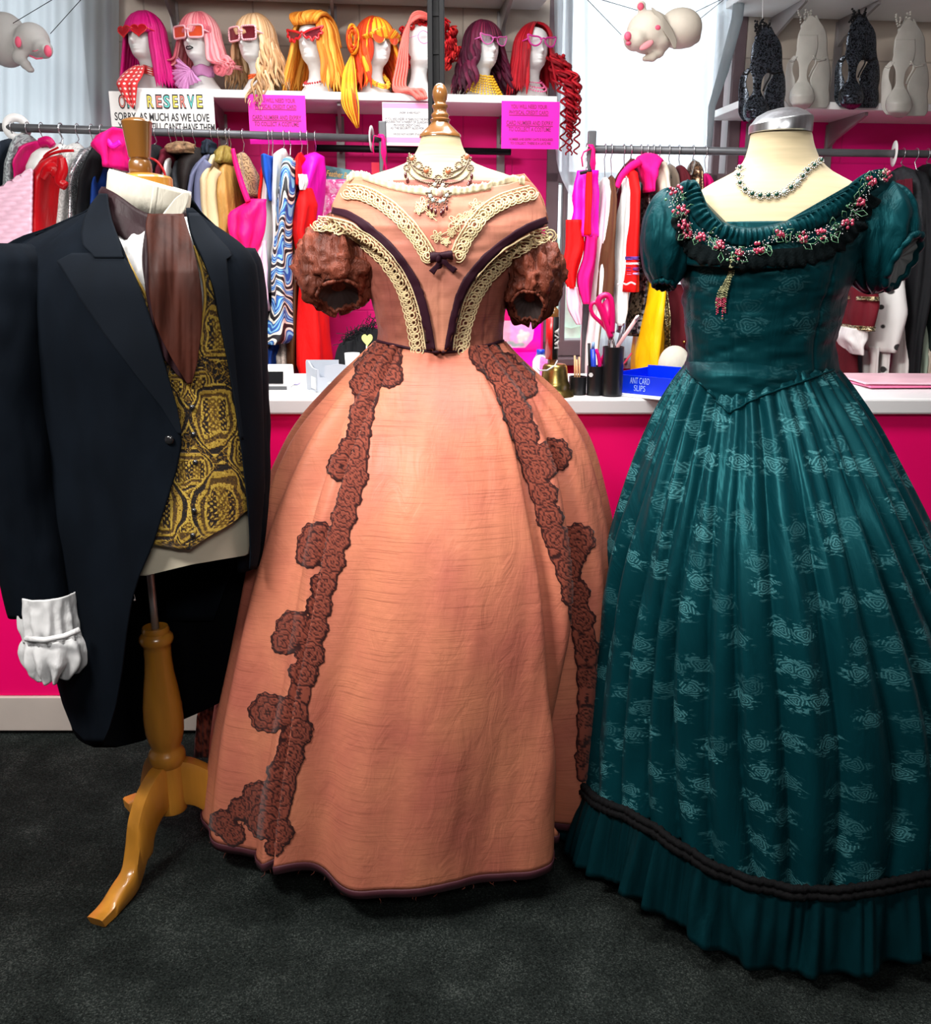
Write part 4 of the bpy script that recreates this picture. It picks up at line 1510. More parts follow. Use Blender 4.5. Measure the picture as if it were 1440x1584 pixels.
# emerald necklace
N2 = thing('necklace', 'emerald and clear stone collar necklace on the teal gown dress form', 'necklace', S_T.hit(1190, 300, .01))
NKP = [(1147, 262), (1143, 276), (1147, 289), (1158, 299), (1172, 304), (1190, 304), (1207, 301), (1225, 290), (1239, 276), (1249, 263), (1258, 256), (1267, 250)]
mb = MB()
q = spline(NKP, 15)
fine = spline(NKP, 90)
mb.tube(S_T.hits(fine, .003), .0012, n=5)
for k, (x, y) in enumerate(q):
    R = 5.4 if 3 < k < 11 else 4.4
    for j in range(10):
        a = j * 2 * math.pi / 10
        bead(mb, S_T, x + R * math.cos(a), y + R * math.sin(a), 1.35, .004)
    for j in (-1, 1):
        bead(mb, S_T, x + 7 * j, y, 1.2, .003)
part('setting', mb, plain('pale_silver', (.55, .56, .54), .22, metal=.9), N2)
for k, (x, y) in enumerate(q):
    mb = MB(); bead(mb, S_T, x, y, 3.7 if 3 < k < 11 else 3.1, .006)
    part('stone', mb, M_crystal if k in (8, 10) else M_emerald, N2)
# ------------------------------------------------------------------ left: dress form with stand, shirt, cravat, waistcoat, tailcoat
YL = 1.95
M_pine = plain('honey_varnished_pine', (.46, .195, .022), .28, var=.28, vscale=3, stretch=(5, 5, .7), coat=.5)
M_pine2 = plain('brown_varnished_beech', (.155, .062, .010), .28, var=.30, vscale=3, stretch=(5, 5, .8), coat=.5)
M_coat = cloth('navy_black_wool', (.0023, .0040, .0070), .9, .0, .2, .35, 9, spec=.07)
M_coatsatin = cloth('navy_black_facing', (.0028, .0047, .0080), .85, .0, .15, .25, 7, spec=.10)
M_tail = cloth('black_coat_lining', (.0012, .0014, .0022), .9, .1, .1, .2, 7, spec=.05)
M_shirt = cloth('white_cotton', (.60, .60, .60), .8, .1, .04, .5, 26)
M_collar = cloth('ivory_stiff_cotton', (.52, .49, .41), .75, .1, .06, .35, 30)
M_cravatband = cloth('plum_black_silk', (.016, .006, .008), .5, .2, .3, .4, 20, spec=.15)
M_cravat = cloth('chestnut_silk', (.036, .0088, .005), .55, .0, .5, .5, 12, spec=.14)
M_calico = plain('cream_calico', (.56, .50, .38), .8, var=.06, vscale=8, bump=.15, bscale=30)
M_rod = plain('steel_rod', (.70, .68, .68), .35, metal=.7)
M_button = plain('black_bead_button', (.012, .012, .013), .15, coat=.6)

XB = P(252, 1100, 2.0)[0]
FORM_L = thing('dress_form', 'dress form on a turned honey pine tripod stand under the black tailcoat', 'mannequin', (XB, 2.0, 0))
# calico torso under the clothes
FL = [(346, 176, 286, .062, .06), (356, 110, 325, .085, .085), (385, 62, 352, .115, .10), (440, 60, 362, .135, .115), (540, 84, 366, .140, .12), (640, 110, 366, .128, .115), (720, 128, 372, .128, .118), (790, 140, 384, .138, .125), (845, 150, 388, .140, .128)]
ftor = loft_mb(FL, YL, nth=72, nrow=46)
# slanted underside: the lowest rows rise to the viewer's right
for V in ftor.v:
    k = sstep(P(0, 760, YL)[2], P(0, 845, YL)[2], V[:, 2])
    V[:, 2] += 0
part('torso', ftor, M_calico, FORM_L)
# wooden neck block and finial
mb = MB(); Xf = P(217, 230, YL)[0]


def cube_lathe(prof, xc, Y, round_=.82, n=24):
    """rounded-square turned block"""
    mb = MB(); ang = np.linspace(0, 2 * math.pi, n, endpoint=False) + math.pi / n
    G_ = np.zeros((len(prof), n, 3)); X = P(xc, prof[0][0], Y)[0]
    for j, (y, r_) in enumerate(prof):
        c, s = np.cos(ang), np.sin(ang)
        k = 1 / np.maximum(np.abs(c), np.abs(s)) * (1 - round_) + round_ * 1.08
        G_[j, :, 0] = X + max(r_, .1) * pxm(y, Y) * c * k; G_[j, :, 1] = Y + max(r_, .1) * pxm(y, Y) * s * k; G_[j, :, 2] = P(xc, y, Y)[2]
    mb.grid(G_, wrap=True)
    mb.f.append(list(range((len(prof) - 1) * n, len(prof) * n))); mb.mi.append(0)
    mb.f.append(list(range(n - 1, -1, -1))); mb.mi.append(0)
    return mb


part('finial', cube_lathe([(268, 14), (267, 15.5), (263, 16.2), (253, 16), (249, 14.5), (248, 13), (246, 13), (244, 15), (192, 21), (189, 21.5), (186.5, 20), (183, 12), (181.5, 2)], 218, YL), M_pine2, FORM_L, auto=35)
part('neck_block', cube_lathe([(300, 40), (276, 40), (273, 38), (270, 26), (268, 17)], 224, YL), M_pine, FORM_L, auto=35)
# rod, turned column
X = XB
part('rod', MB().lathe([(.0085, P(244, 975, 2.0)[2]), (.0085, P(240, 840, 2.0)[2])], (X, 2.0, 0), 16), M_rod, FORM_L)
col = lathe_px([(972, 12), (970, 17), (969, 19), (974, 21), (978, 20.5), (980, 22), (983, 25), (989, 26), (994, 24), (997, 21), (1003, 20.5), (1020, 20.5), (1040, 22), (1065, 26), (1090, 29), (1110, 30), (1130, 29), (1146, 25), (1152, 22),
                (1156, 22.5), (1160, 26), (1165, 28), (1172, 28), (1178, 25), (1181, 23.5), (1183, 24.5), (1230, 25), (1246, 24.5), (1250, 23), (1251, 5)], 0, 2.0)
col.xf(Matrix.Translation((X - P(0, 972, 2.0)[0], 0, 0)))
part('turned_column', col, M_pine, FORM_L, auto=40)
zt = P(250, 1176, 2.0)[2]; zb = P(250, 1240, 2.0)[2]
# cabriole legs: an S curve cut from a plank
top = [(.010, zt), (.05, zt - .004), (.10, zt - .035), (.135, zt - .085), (.150, zt - .14), (.168, zt - .185), (.205, .050), (.245, .030), (.285, .026)]
bot = [(.010, zb), (.035, zb - .002), (.062, zb - .012), (.088, zb - .04), (.100, zb - .075), (.118, .062), (.16, .012), (.215, .0), (.275, .0)]


def leg_mb(ang):
    a = spline(top, 30); b = spline(bot, 30)
    dx, dy = math.cos(ang), math.sin(ang)
    w = np.array([-dy, dx, 0]) * .020
    G_ = np.zeros((30, 8, 3))
    for i in range(30):
        A = np.array([X + dx * a[i, 0], 2.0 + dy * a[i, 0], a[i, 1]]); Bp = np.array([X + dx * b[i, 0], 2.0 + dy * b[i, 0], b[i, 1]])
        up = (A - Bp) * .12
        G_[i] = [A - w * .75, A + w * .75, A + w - up, Bp + w + up, Bp + w * .75, Bp - w * .75, Bp - w + up, A - w - up]
    mb = MB().grid(G_, wrap=True)
    mb.f.append([29 * 8 + k for k in range(8)]); mb.mi.append(0)
    mb.f.append(list(range(7, -1, -1))); mb.mi.append(0)
    return mb


for a in (-109.5, 10.5, 130.5):
    part('leg', leg_mb(math.radians(a)), M_pine, FORM_L, auto=50)

# ------------------------------------------------------------------ shared depth of the clothed torso
TR = [(300, 160, 300, .085), (345, 100, 330, .110), (390, 8, 396, .150), (440, -18, 402, .168), (540, -16, 404, .172), (640, 0, 408, .160), (740, 22, 410, .162), (840, 45, 402, .172), (900, 60, 398, .175), (1000, 80, 390, .175), (1160, 95, 372, .16)]
ys_ = np.arange(300, 1161, 6)
TRS = np.stack([ys_] + [np.convolve(np.pad(lerp_tab(TR, ys_, k), 6, 'edge'), np.hanning(15)[1:-1] / np.hanning(15).sum(), 'valid') for k in (1, 2, 3)], 1)
ldep = bod_depth(210, TRS.tolist(), 1.0, YL)

# ------------------------------------------------------------------ shirt
SH = thing('dress_shirt', 'white dress shirt with high ivory collar and frilled cuff inside the black tailcoat', 'shirt', P(210, 560, YL - .1))
front = row_panel([(336, 156, 308), (350, 158, 312), (372, 160, 318), (400, 165, 322), (460, 185, 322), (520, 205, 318), (600, 240, 310)], ldep, 40, 60, -.012, lambda x, y: .004 * math.sin(x * .30 + y * .06) - .03 * (1 - float(sstep(346, 384, y))))
part('shirt_front', front, M_shirt, SH, solid=.0015)


def collar_ring(rows, n=72, a0=0.0, gap=0.0):
    """rows = (cx, cy, hw_px, depth, tilt, r_extra); ring tilted so the viewer's right is lower"""
    G_ = np.zeros((len(rows), n + 1, 3)); ang = np.linspace(a0 + gap, a0 + 2 * math.pi - gap, n + 1)
    for j, (cx, cy, hw, dep, tilt) in enumerate(rows):
        c = P(cx, cy, YL); r_ = hw * pxm(cy, YL)
        G_[j, :, 0] = c[0] + r_ * np.cos(ang); G_[j, :, 1] = YL + dep * np.sin(ang)
        G_[j, :, 2] = c[2] - tilt * r_ * np.cos(ang)
    return MB().grid(G_)


part('collar', collar_ring([(227, 328, 58, .070, .20), (230, 306, 60, .072, .24), (232, 286, 60, .072, .28), (233, 280, 59, .071, .28), (233, 284, 55, .066, .28), (231, 306, 54, .064, .24)], 90, -1.15, -.07), M_collar, SH, solid=.002)
wing = row_panel([(296, 286, 293), (306, 272, 292), (318, 262, 289), (328, 254, 284), (334, 250, 279)], lambda x, y: YL - .074 + (x - 255) * .0006, 12, 14, .004)
part('collar_wing', wing, M_collar, SH, solid=.002)
# frilled cuff below the coat sleeve
YS = 1.80


def cuff_loft(rows, amp, k, seed):
    return loft_mb(rows, YS, cap=False, nth=150, nrow=26, disp=lambda T, I, G: amp * I * np.sin(k * T + 3 * vn(T * 2, I * 2, seed)) + .004 * (vn(T * 4, I * 6, seed) - .5))


part('cuff', cuff_loft([(915, 34, 116, .05, .05), (940, 32, 118, .052, .05), (965, 36, 120, .055, .052), (985, 44, 122, .05, .05)], .006, 15, 2), M_shirt, SH, solid=.0015)
part('cuff_frill', cuff_loft([(980, 42, 123, .052, .05), (992, 38, 132, .062, .06), (1010, 40, 136, .066, .06), (1026, 54, 128, .06, .055), (1040, 76, 112, .05, .045)], .014, 11, 3), M_shirt, SH, solid=.0015)
part('cuff_band', MB().tube([P(40, 988, 1.745), P(70, 990, 1.735), P(100, 984, 1.738), P(123, 974, 1.755)], .006, n=8), M_shirt, SH)

# ------------------------------------------------------------------ cravat
CV = thing('cravat', 'chestnut silk cravat tied round the ivory collar', 'cravat', P(250, 590, YL - .17))
wrap = collar_ring([(226, 304, 63, .078, .22), (225, 312, 66, .084, .22), (224, 324, 65, .084, .24), (226, 332, 69, .092, .24), (227, 345, 68, .098, .26), (230, 358, 66, .112, .28), (231, 364, 62, .108, .28)], 90)
for V in wrap.v:      # the band dips to the knot
    V[:, 2] -= .030 * np.exp(-((V[:, 0] - P(250, 340, YL)[0]) / .05) ** 2) * (V[:, 1] < YL)
part('neck_band', wrap, M_cravatband, CV, solid=.002)
cd = lambda x, y: ldep(x, y) + (.0) - np.interp(y, [330, 420, 560], [.006, .026, .022])
tail2 = row_panel([(340, 226, 250), (400, 220, 262), (440, 224, 270), (500, 236, 290), (560, 258, 296), (592, 286, 294)], cd, 24, 50, .0, lambda x, y: .004 * math.sin(x * .3))
part('under_tail', tail2, M_cravatband, CV, solid=.002)
tail = row_panel([(331, 229, 284), (345, 226, 288), (375, 228, 297), (420, 230, 307), (460, 232, 312), (500, 240, 312), (540, 258, 308), (570, 275, 303), (594, 290, 296)], cd, 40, 80, .012,
                 lambda x, y: .011 * (float(vn((x - 228) * .065 + .002 * y, y * .006, 61)) - .5) + .004 * (float(vn((x - 228) * .17, y * .008, 62)) - .5) + .005 * math.sin((x - 228) * .11) * (1 - float(sstep(400, 540, y))))
part('front_tail', tail, M_cravat, CV, solid=.002)

# ------------------------------------------------------------------ waistcoat, woven pattern as thread colours
MIDX = 291.0


def paisley(x, y):
    """0 black ground .. 1 bright gold thread; mirrored about the front edge"""
    wx, wy = 9 * (float(vn(x * .05, y * .05, 73)) - .5), 12 * (float(vn(x * .05 + 9, y * .05, 74)) - .5)
    u = abs(x - MIDX - (y - 600) * .01) + wx
    v = y + wy
    p = .0
    # scrolled filler
    w = math.sin(u * .33 + 2.2 * math.sin(v * .085)) * math.sin(v * .30 + 2.0 * math.sin(u * .11))
    if abs(w) < .20: p = .62
    if w > .62: p = .38
    if u > 62: p *= .55
    # nested pointed arches and drops
    for (cx, cy, s, up) in ((52, 790, 52, 1), (42, 640, 44, -1), (46, 520, 40, 1), (10, 730, 30, 1), (60, 440, 34, -1), (18, 600, 22, 1), (88, 700, 30, -1), (44, 390, 30, 1), (0, 815, 26, 1), (90, 560, 26, 1)):
        dx = (u - cx) / s; dy = (v - cy) / s * up
        if -1.5 < dy < 1.0 and abs(dx) < 1.1:
            wid = math.sqrt(max(0, 1 - min(1, max(dy, -.0)) ** 2)) if dy > 0 else max(0.0, (1 + dy / 1.5)) ** .8 * (1 - .25 * math.sin(dy * 2.2))
            if wid <= 0: continue
            k = abs(dx) / wid
            kk = max(k, abs(dy) / (1.0 if dy > 0 else 1.5))
            if k < 1:
                if kk > .90: p = .95
                elif kk > .76: p = .05
                elif kk > .62: p = .80
                elif kk > .50: p = .30
                elif kk > .42: p = .9
                else:
                    p = .9 if math.sin(u * .75) * math.sin(v * .75) > .25 else (.45 if k < .2 else .06)
                break
    sp = float(vn(x * .55, y * .55, 71))
    if sp > .80: p = min(1, p + .35)
    if sp < .22: p *= .4
    return p


M_gold = mat_pat('gold_paisley_brocade', [(0, (.006, .006, .007)), (.18, (.035, .018, .010)), (.42, (.15, .078, .010)), (.7, (.36, .21, .022)), (1, (.62, .43, .07))], .45, .25, .5, .1, 420)
WC = thing('waistcoat', 'black and gold paisley brocade waistcoat under the black tailcoat', 'waistcoat', P(290, 850, YL - .16))
wd = lambda x, y: ldep(x, y) - .006
pl = row_panel([(370, 172, 183), (400, 178, 197), (450, 190, 222), (500, 206, 245), (550, 224, 268), (590, 242, 287), (640, 250, 288), (700, 246, 289), (760, 234, 291), (800, 222, 291), (830, 212, 291), (840, 228, 291), (849, 276, 291)], wd, 90, 260, 0, None, paisley, smooth=False)
part('left_front', pl, M_gold, WC, solid=.002)
pr = row_panel([(350, 292, 320), (380, 300, 345), (420, 312, 362), (460, 317, 372), (500, 312, 378), (550, 302, 382), (590, 289, 384), (640, 285, 386), (700, 286, 388), (760, 288, 389), (788, 288, 384), (810, 288, 358), (830, 288, 322), (850, 289, 293)], wd, 110, 280, .004, None, paisley, smooth=False)
part('right_front', pr, M_gold, WC, solid=.002)
# rolled lapel edges
S_WC = Surf(pl, pr)
mb = MB()
for pa in ([(183, 372), (197, 402), (222, 450), (245, 500), (268, 550), (288, 592)], [(300, 380), (312, 420), (317, 460), (312, 500), (302, 550), (289, 592)]):
    mb.tube(S_WC.hits(spline(pa, 40), .003), .003, n=6, a=.75)
part('edge_piping', mb, M_gold, WC)
for x, y in ((297, 630), (299, 672), (302, 715), (300, 790), (298, 828)):
    mb = MB(); h = S_WC.hit(x, y, .003)
    mb.ell(h, (.0058, .004, .0058), 14, 8)
    part('button', mb, M_button, WC)
# cream calico hip showing below the waistcoat
hip = row_panel([(780, 372, 389), (795, 330, 389), (812, 290, 389), (826, 236, 388), (840, 228, 387), (858, 220, 384), (872, 214, 300), (890, 213, 226)], lambda x, y: ldep(x, y) + .022, 60, 40, 0, smooth=False)
part('hip', hip, M_calico, FORM_L, solid=.004)

# ------------------------------------------------------------------ tailcoat
TC = thing('tailcoat', 'black wool tailcoat with peaked lapels on the dress form with the tripod stand', 'coat', P(210, 1150, YL))
cdep = lambda x, y: ldep(x, y) - .016
wobc = lambda x, y: .006 * (float(vn(x * .012, y * .010, 81)) - .5) + .003 * (float(vn(x * .04, y * .02, 82)) - .5)
lf = row_panel([(318, 156, 167), (332, 128, 169), (345, 96, 173), (356, 62, 178), (366, 30, 183), (380, 6, 189), (400, -8, 197), (450, -16, 217), (500, -16, 235), (560, -12, 253), (620, -2, 271), (660, 4, 280), (690, 10, 281), (730, 18, 273), (780, 28, 257),
                (840, 40, 238), (890, 50, 216), (930, 58, 204), (980, 66, 196), (1040, 84, 189), (1090, 98, 180), (1125, 112, 170), (1148, 134, 160)], cdep, 70, 110, .004, wobc, smooth=False)
part('left_front', lf, M_coat, TC, solid=.003)
rf = row_panel([(322, 288, 297), (340, 290, 318), (356, 293, 343), (372, 298, 366), (390, 307, 386), (410, 317, 396), (440, 328, 400), (500, 340, 402), (560, 352, 404), (620, 362, 406), (700, 374, 408), (770, 382, 409), (820, 386, 406), (860, 387, 400), (880, 386, 396)], cdep, 34, 90, .004, wobc, smooth=False)
part('right_front', rf, M_coat, TC, solid=.003)
S_CT = Surf(lf, rf)
# peaked lapel, viewer's left, then the collar
lap = row_panel([(392, 112, 186), (400, 96, 193), (404, 88, 197), (420, 98, 206), (460, 122, 222), (520, 164, 243), (580, 210, 260), (630, 250, 274), (672, 276, 281)], cdep, 24, 70, .012, lambda x, y: .0, smooth=False)
part('lapel', lap, M_coatsatin, TC, solid=.0035)
colr = row_panel([(300, 154, 166), (318, 140, 168), (340, 130, 173), (362, 126, 181), (380, 128, 187), (393, 142, 189), (399, 146, 192)], cdep, 16, 36, .015, smooth=False)
part('collar', colr, M_coatsatin, TC, solid=.0035)
lapr = row_panel([(330, 291, 306), (360, 296, 330), (384, 306, 352), (396, 312, 360), (400, 314, 350), (450, 332, 354), (520, 345, 360), (600, 360, 367), (680, 373, 376)], cdep, 18, 60, .012, smooth=False)
part('lapel', lapr, M_coatsatin, TC, solid=.0035)
# back of the coat with the two tails
bdp = lambda x, y: 2 * YL - ldep(x, y) + .012
bk = row_panel([(306, 160, 296), (330, 128, 312), (356, 62, 340), (380, 6, 372), (410, -10, 394), (500, -16, 402), (620, -2, 406), (740, 20, 409), (820, 36, 390), (900, 56, 352), (960, 72, 330)], bdp, 60, 60, 0, wobc, smooth=False)
part('back', bk, M_coat, TC, solid=.003)
tdp = lambda x, y: np.interp(x, [60, 160, 232, 236, 300, 400], [2.00, 2.10, 2.11, 2.12, 2.12, 2.06])
tl = row_panel([(840, 30, 246), (900, 50, 248), (960, 66, 250), (1020, 92, 250), (1060, 98, 250), (1100, 104, 248), (1130, 112, 242), (1143, 120, 230), (1150, 130, 205), (1156, 146, 180)], tdp, 50, 60, 0, lambda x, y: .010 * math.sin(x * .06), smooth=False)
part('tail', tl, M_tail, TC, solid=.003)
tr_ = row_panel([(790, 236, 388), (880, 240, 384), (940, 240, 380), (1000, 240, 376), (1050, 240, 362), (1085, 242, 344), (1100, 244, 314), (1112, 246, 286), (1122, 250, 266)], lambda x, y: tdp(x, y) + .018, 50, 60, 0, lambda x, y: .010 * math.sin(x * .06), smooth=False)
part('tail', tr_, M_tail, TC, solid=.003)


# sleeves
def sleeve_tube(rows, Y0, name, dfl):
    return part(name, loft_mb(rows, Y0, cap=False, nth=90, nrow=70, disp=lambda T, I, G: .010 * (vn(T * 1.6, I * 7, 91) - .5) + .005 * (vn(T * 4 + 9, I * 14, 92) - .5)), M_coat, TC, solid=.003)


sl = loft_mb([(378, -14, 42, .05, .05), (392, -34, 60, .080, .075), (420, -46, 70, .10, .09), (480, -48, 76, .11, .095), (560, -44, 82, .11, .095), (640, -34, 86, .105, .09), (720, -22, 92, .098, .085), (800, -8, 102, .09, .08), (870, 6, 111, .082, .075), (915, 16, 118, .076, .07), (934, 22, 119, .074, .07)],
             1.84, cap=False, nth=90, nrow=76, disp=lambda T, I, G: .010 * (vn(T * 1.6, I * 7, 91) - .5) + .005 * (vn(T * 4 + 9, I * 14, 92) - .5))
for V in sl.v:       # cuff edge slopes
    k = sstep(P(0, 800, 1.84)[2], P(0, 934, 1.84)[2], V[:, 2])
    V[:, 2] += k * (V[:, 0] - P(70, 930, 1.84)[0]) * .22
slo = part('sleeve', sl, M_coat, TC, solid=.003)
mb = MB()
for k in range(4):
    mb.ell(P(27 - k * 3.4, 925 - k * 15, 1.80), (.005, .004, .005), 10, 6)
part('cuff_button', mb, M_button, slo)
sr = loft_mb([(384, 352, 392, .05, .05), (400, 346, 400, .075, .07), (440, 350, 406, .09, .08), (520, 358, 408, .095, .085), (600, 362, 411, .095, .085), (700, 366, 413, .09, .08), (780, 368, 412, .085, .075), (840, 370, 408, .08, .07), (868, 372, 404, .078, .07)], 2.0, cap=False, nth=70, nrow=60,
             disp=lambda T, I, G: .007 * (vn(T * 1.6, I * 7, 93) - .5) + .003 * (vn(T * 4 + 9, I * 14, 94) - .5))
part('sleeve', sr, M_coat, TC, solid=.003)
h = S_CT.hit(262, 680, .004)
part('coat_button', MB().ell(h, (.009, .004, .009), 14, 8), M_button, TC)
mb = MB().tube([P(207, 900, 1.80), P(206, 915, 1.80), P(209, 926, 1.79)], .0008, n=4).ell(P(208, 928, 1.79), (.003, .003, .002), 8, 5)
part('loose_thread', mb, M_shirt, TC)
# ------------------------------------------------------------------ foam heads, wigs and what they wear (local: face towards -Y, base at z = 0)
M_foam = plain('white_foam', (.70, .70, .68), .85, var=.03, vscale=60, bump=.2, bscale=400)
HR = [(0, .080, .052, .05, .010), (.004, .082, .054, .052, .010), (.02, .068, .046, .046, .010), (.045, .046, .037, .040, .012), (.065, .033, .031, .034, .013), (.09, .029, .028, .031, .012), (.112, .031, .032, .035, .008), (.122, .035, .052, .040, .005),
      (.130, .040, .060, .045, .004), (.145, .046, .064, .053, .004), (.165, .051, .066, .061, .004), (.185, .054, .067, .067, .005), (.205, .056, .067, .070, .006), (.225, .055, .065, .070, .007), (.240, .049, .058, .063, .008), (.252, .036, .044, .048, .009), (.260, .018, .022, .024, .010), (.263, .002, .002, .002, .010)]


def head_mesh():
    zs = np.concatenate([np.linspace(0, .11, 20), np.linspace(.114, .263, 54)])
    n = 64; ang = np.linspace(0, 2 * math.pi, n, endpoint=False)
    G_ = np.zeros((len(zs), n, 3))
    rx, rf, rb, cy = (lerp_tab(HR, zs, k) for k in (1, 2, 3, 4))
    for i, z in enumerate(zs):
        c, s = np.cos(ang), np.sin(ang)
        x = rx[i] * c; y = cy[i] + np.where(s < 0, rf[i], rb[i]) * s
        fr = s < -.2
        g = lambda x0, z0, sx, sz: np.exp(-((x - x0) / sx) ** 2 - ((z - z0) / sz) ** 2)
        d = .019 * g(0, .168, .0085, .009) + .010 * g(0, .184, .006, .014) - .007 * (g(.021, .196, .012, .008) + g(-.021, .196, .012, .008)) + .004 * (g(.02, .209, .016, .005) + g(-.02, .209, .016, .005))
        d = d + .007 * g(0, .1505, .014, .0045) + .007 * g(0, .1435, .012, .004) - .004 * g(0, .147, .014, .0016) + .006 * g(0, .130, .014, .008) + .003 * (g(.03, .168, .012, .014) + g(-.03, .168, .012, .014))
        y = y - np.where(fr, d, 0)
        G_[i, :, 0] = x; G_[i, :, 1] = y; G_[i, :, 2] = z
    mb = MB().grid(G_, wrap=True)
    mb.f.append(list(range(n - 1, -1, -1))); mb.mi.append(0)
    return mb


def hair_mat(name, dark, mid, light, rough=.42):
    t = NT(name); t.set(rough=rough, spec=.25, aniso=.5)
    a = t.n('ShaderNodeAttribute', attribute_name='pat')
    st = t.noise(t.coord('UV', (14, 1.2, 1)), 3, 3)
    f = t.math('ADD', t.math('MULTIPLY', a.outputs['Fac'], .7), t.math('MULTIPLY', st, .35))
    t.base(t.ramp(f, [(.12, dark), (.5, mid), (.92, light)]))
    t.bump(st, .6, .003)
    return t.m


def lock(mb, a, z_end, r_end=.085, lift=1.12, r=.009, wave=0.0, freq=60, ph=0.0, curl=0.0, flip=0.0, pat=.5, top=(0, .0), n=26, dx=0.0, flat=.55, elev0=88, yb=0.0):
    """one lock: from the parting over the crown, past ear level, down to z_end"""
    cx, cy, cz = 0.0, .006, .195
    pts = []
    m1 = n // 3
    dirx, diry = math.sin(a), -math.cos(a)
    for i in range(m1):
        e = math.radians(elev0 * (1 - i / m1))
        k = lift
        pts.append((cx + top[0] * math.sin(e) + .058 * k * math.cos(e) * dirx, cy + .070 * k * math.cos(e) * diry, cz + .070 * k * math.sin(e)))
    x0, y0 = .058 * lift * dirx, .070 * lift * diry
    for i in range(n - m1 + 1):
        t = i / (n - m1)
        z = cz + (z_end - cz) * t
        R = 1 + (r_end / .062 - 1) * t ** 1.1
        w = wave * math.sin(freq * (cz - z) + ph) * min(1, t * 3)
        w2 = curl * math.cos(freq * (cz - z) + ph) * min(1, t * 3)
        fl = flip * max(0, t - .7) ** 2 * 11
        zz = z + flip * max(0, t - .82) * 6 * .25
        pts.append((cx + x0 * R - diry * w + dirx * (w2 + fl) + dx * t ** 1.5, cy + y0 * R + dirx * w + diry * (w2 + fl) + yb * t, zz))
    p = np.array(pts)
    tt_ = np.linspace(0, 1, len(p))
    rr = r * (.55 + .6 * np.sin(np.pi * np.clip(tt_ * .85 + .1, 0, 1))) * np.where(tt_ > .85, 1 - .8 * (tt_ - .85) / .15, 1)
    mb.tube(p, rr, n=6, flat=flat, a=pat)


def fringe(mb, rs, z, half, n=26, lift=1.14, pat=(.3, .8), r=.0075, sweep=0.0):
    for i in range(n):
        a = (i / (n - 1) - .5) * 2 * half
        lock(mb, a + sweep * .2, z + rs.uniform(-.003, .003), .064, lift, r, pat=rs.uniform(*pat), n=16, dx=sweep)


HEADS = [dict(x=231, fx=-26), dict(x=314, fx=-24), dict(x=398, fx=-32), dict(x=489, fx=-30), dict(x=583, fx=30), dict(x=651, fx=28), dict(x=748, fx=24), dict(x=824, fx=16)]
HL = ['white foam head under the straight magenta wig, first from the left on the shelf', 'white foam head with black painted lips under the pink flipped wig', 'white foam head wearing the orange choker under the wavy blonde wig', 'white foam head under the long orange wig',
      'white foam head with the yellow flower collar under the red and yellow wig', 'white foam head half hidden by the black post, under the red curly wig', 'white foam head with the yellow beaded collar under the burgundy wig', 'white foam head under the scarlet wig, at the window end of the shelf']
ZS = 1.9875
HM = head_mesh()
hroots = []
for k, h in enumerate(HEADS):
    l = PW(h['x'], 149, .195); w = M_WALL @ Vector((l[0], -.195, ZS))
    h['loc'] = (w.x, w.y, ZS); h['rot'] = math.radians(h['fx']) + WA
    if k == 0:
        o = bpy.data.objects.new('mannequin_head', _mesh('mannequin_head', HM, M_foam, (0, 0, 0)))
        COL.objects.link(o); _finish(o, True, 0, 0, 0)
        o['category'] = 'mannequin head'; o['group'] = 'foam heads on the wig shelf'
        head0 = o
    else:
        o = head0.copy(); COL.objects.link(o)
    o.location = h['loc']; o.rotation_euler = (0, 0, h['rot']); o['label'] = HL[k]
    hroots.append(o)
# painted lips on the second head
lp = MB()
for s in (-1, 1):
    lp.tube([(-.014, -.0665, .148), (-.006, -.0735, .1525 if s > 0 else .1425), (0, -.0755, .1505 if s > 0 else .1415), (.006, -.0735, .1525 if s > 0 else .1425), (.014, -.0665, .148)], .0019, n=6)
part('painted_lips', lp, M_black, hroots[1], local=True, label='black painted lips')


def hl(k, pts):
    """offsets from a head given along the room's axes -> that head's own axes"""
    c, s = math.cos(HEADS[k]['rot']), math.sin(HEADS[k]['rot'])
    return [(x * c + y * s, -x * s + y * c, z) for x, y, z in pts]


def on_head(k, name, label, cat, group=None):
    return thing(name, label, cat, HEADS[k]['loc'], group, HEADS[k]['rot'])


GW = 'wigs on the foam heads'
rs = np.random.RandomState(21)

# 1 straight magenta with a blunt fringe
t = on_head(0, 'wig', 'straight long magenta wig with a blunt fringe', 'wig', GW); m = hair_mat('magenta_hair', (.22, .0, .05), (.62, .0, .17), (.85, .03, .30))
mb = MB()
for i in range(70):
    a = math.radians(56 + i * (248 / 69))
    lock(mb, a, .018 + rs.uniform(-.006, .01), .090, 1.14 + rs.uniform(-.02, .03), .0095, .002, 30, rs.uniform(0, 6), pat=rs.uniform(.25, .75), yb=.0)
part('hair', mb, m, t, local=True)
mb = MB(); fringe(mb, rs, .213, math.radians(58), 30); part('fringe', mb, m, t, local=True)
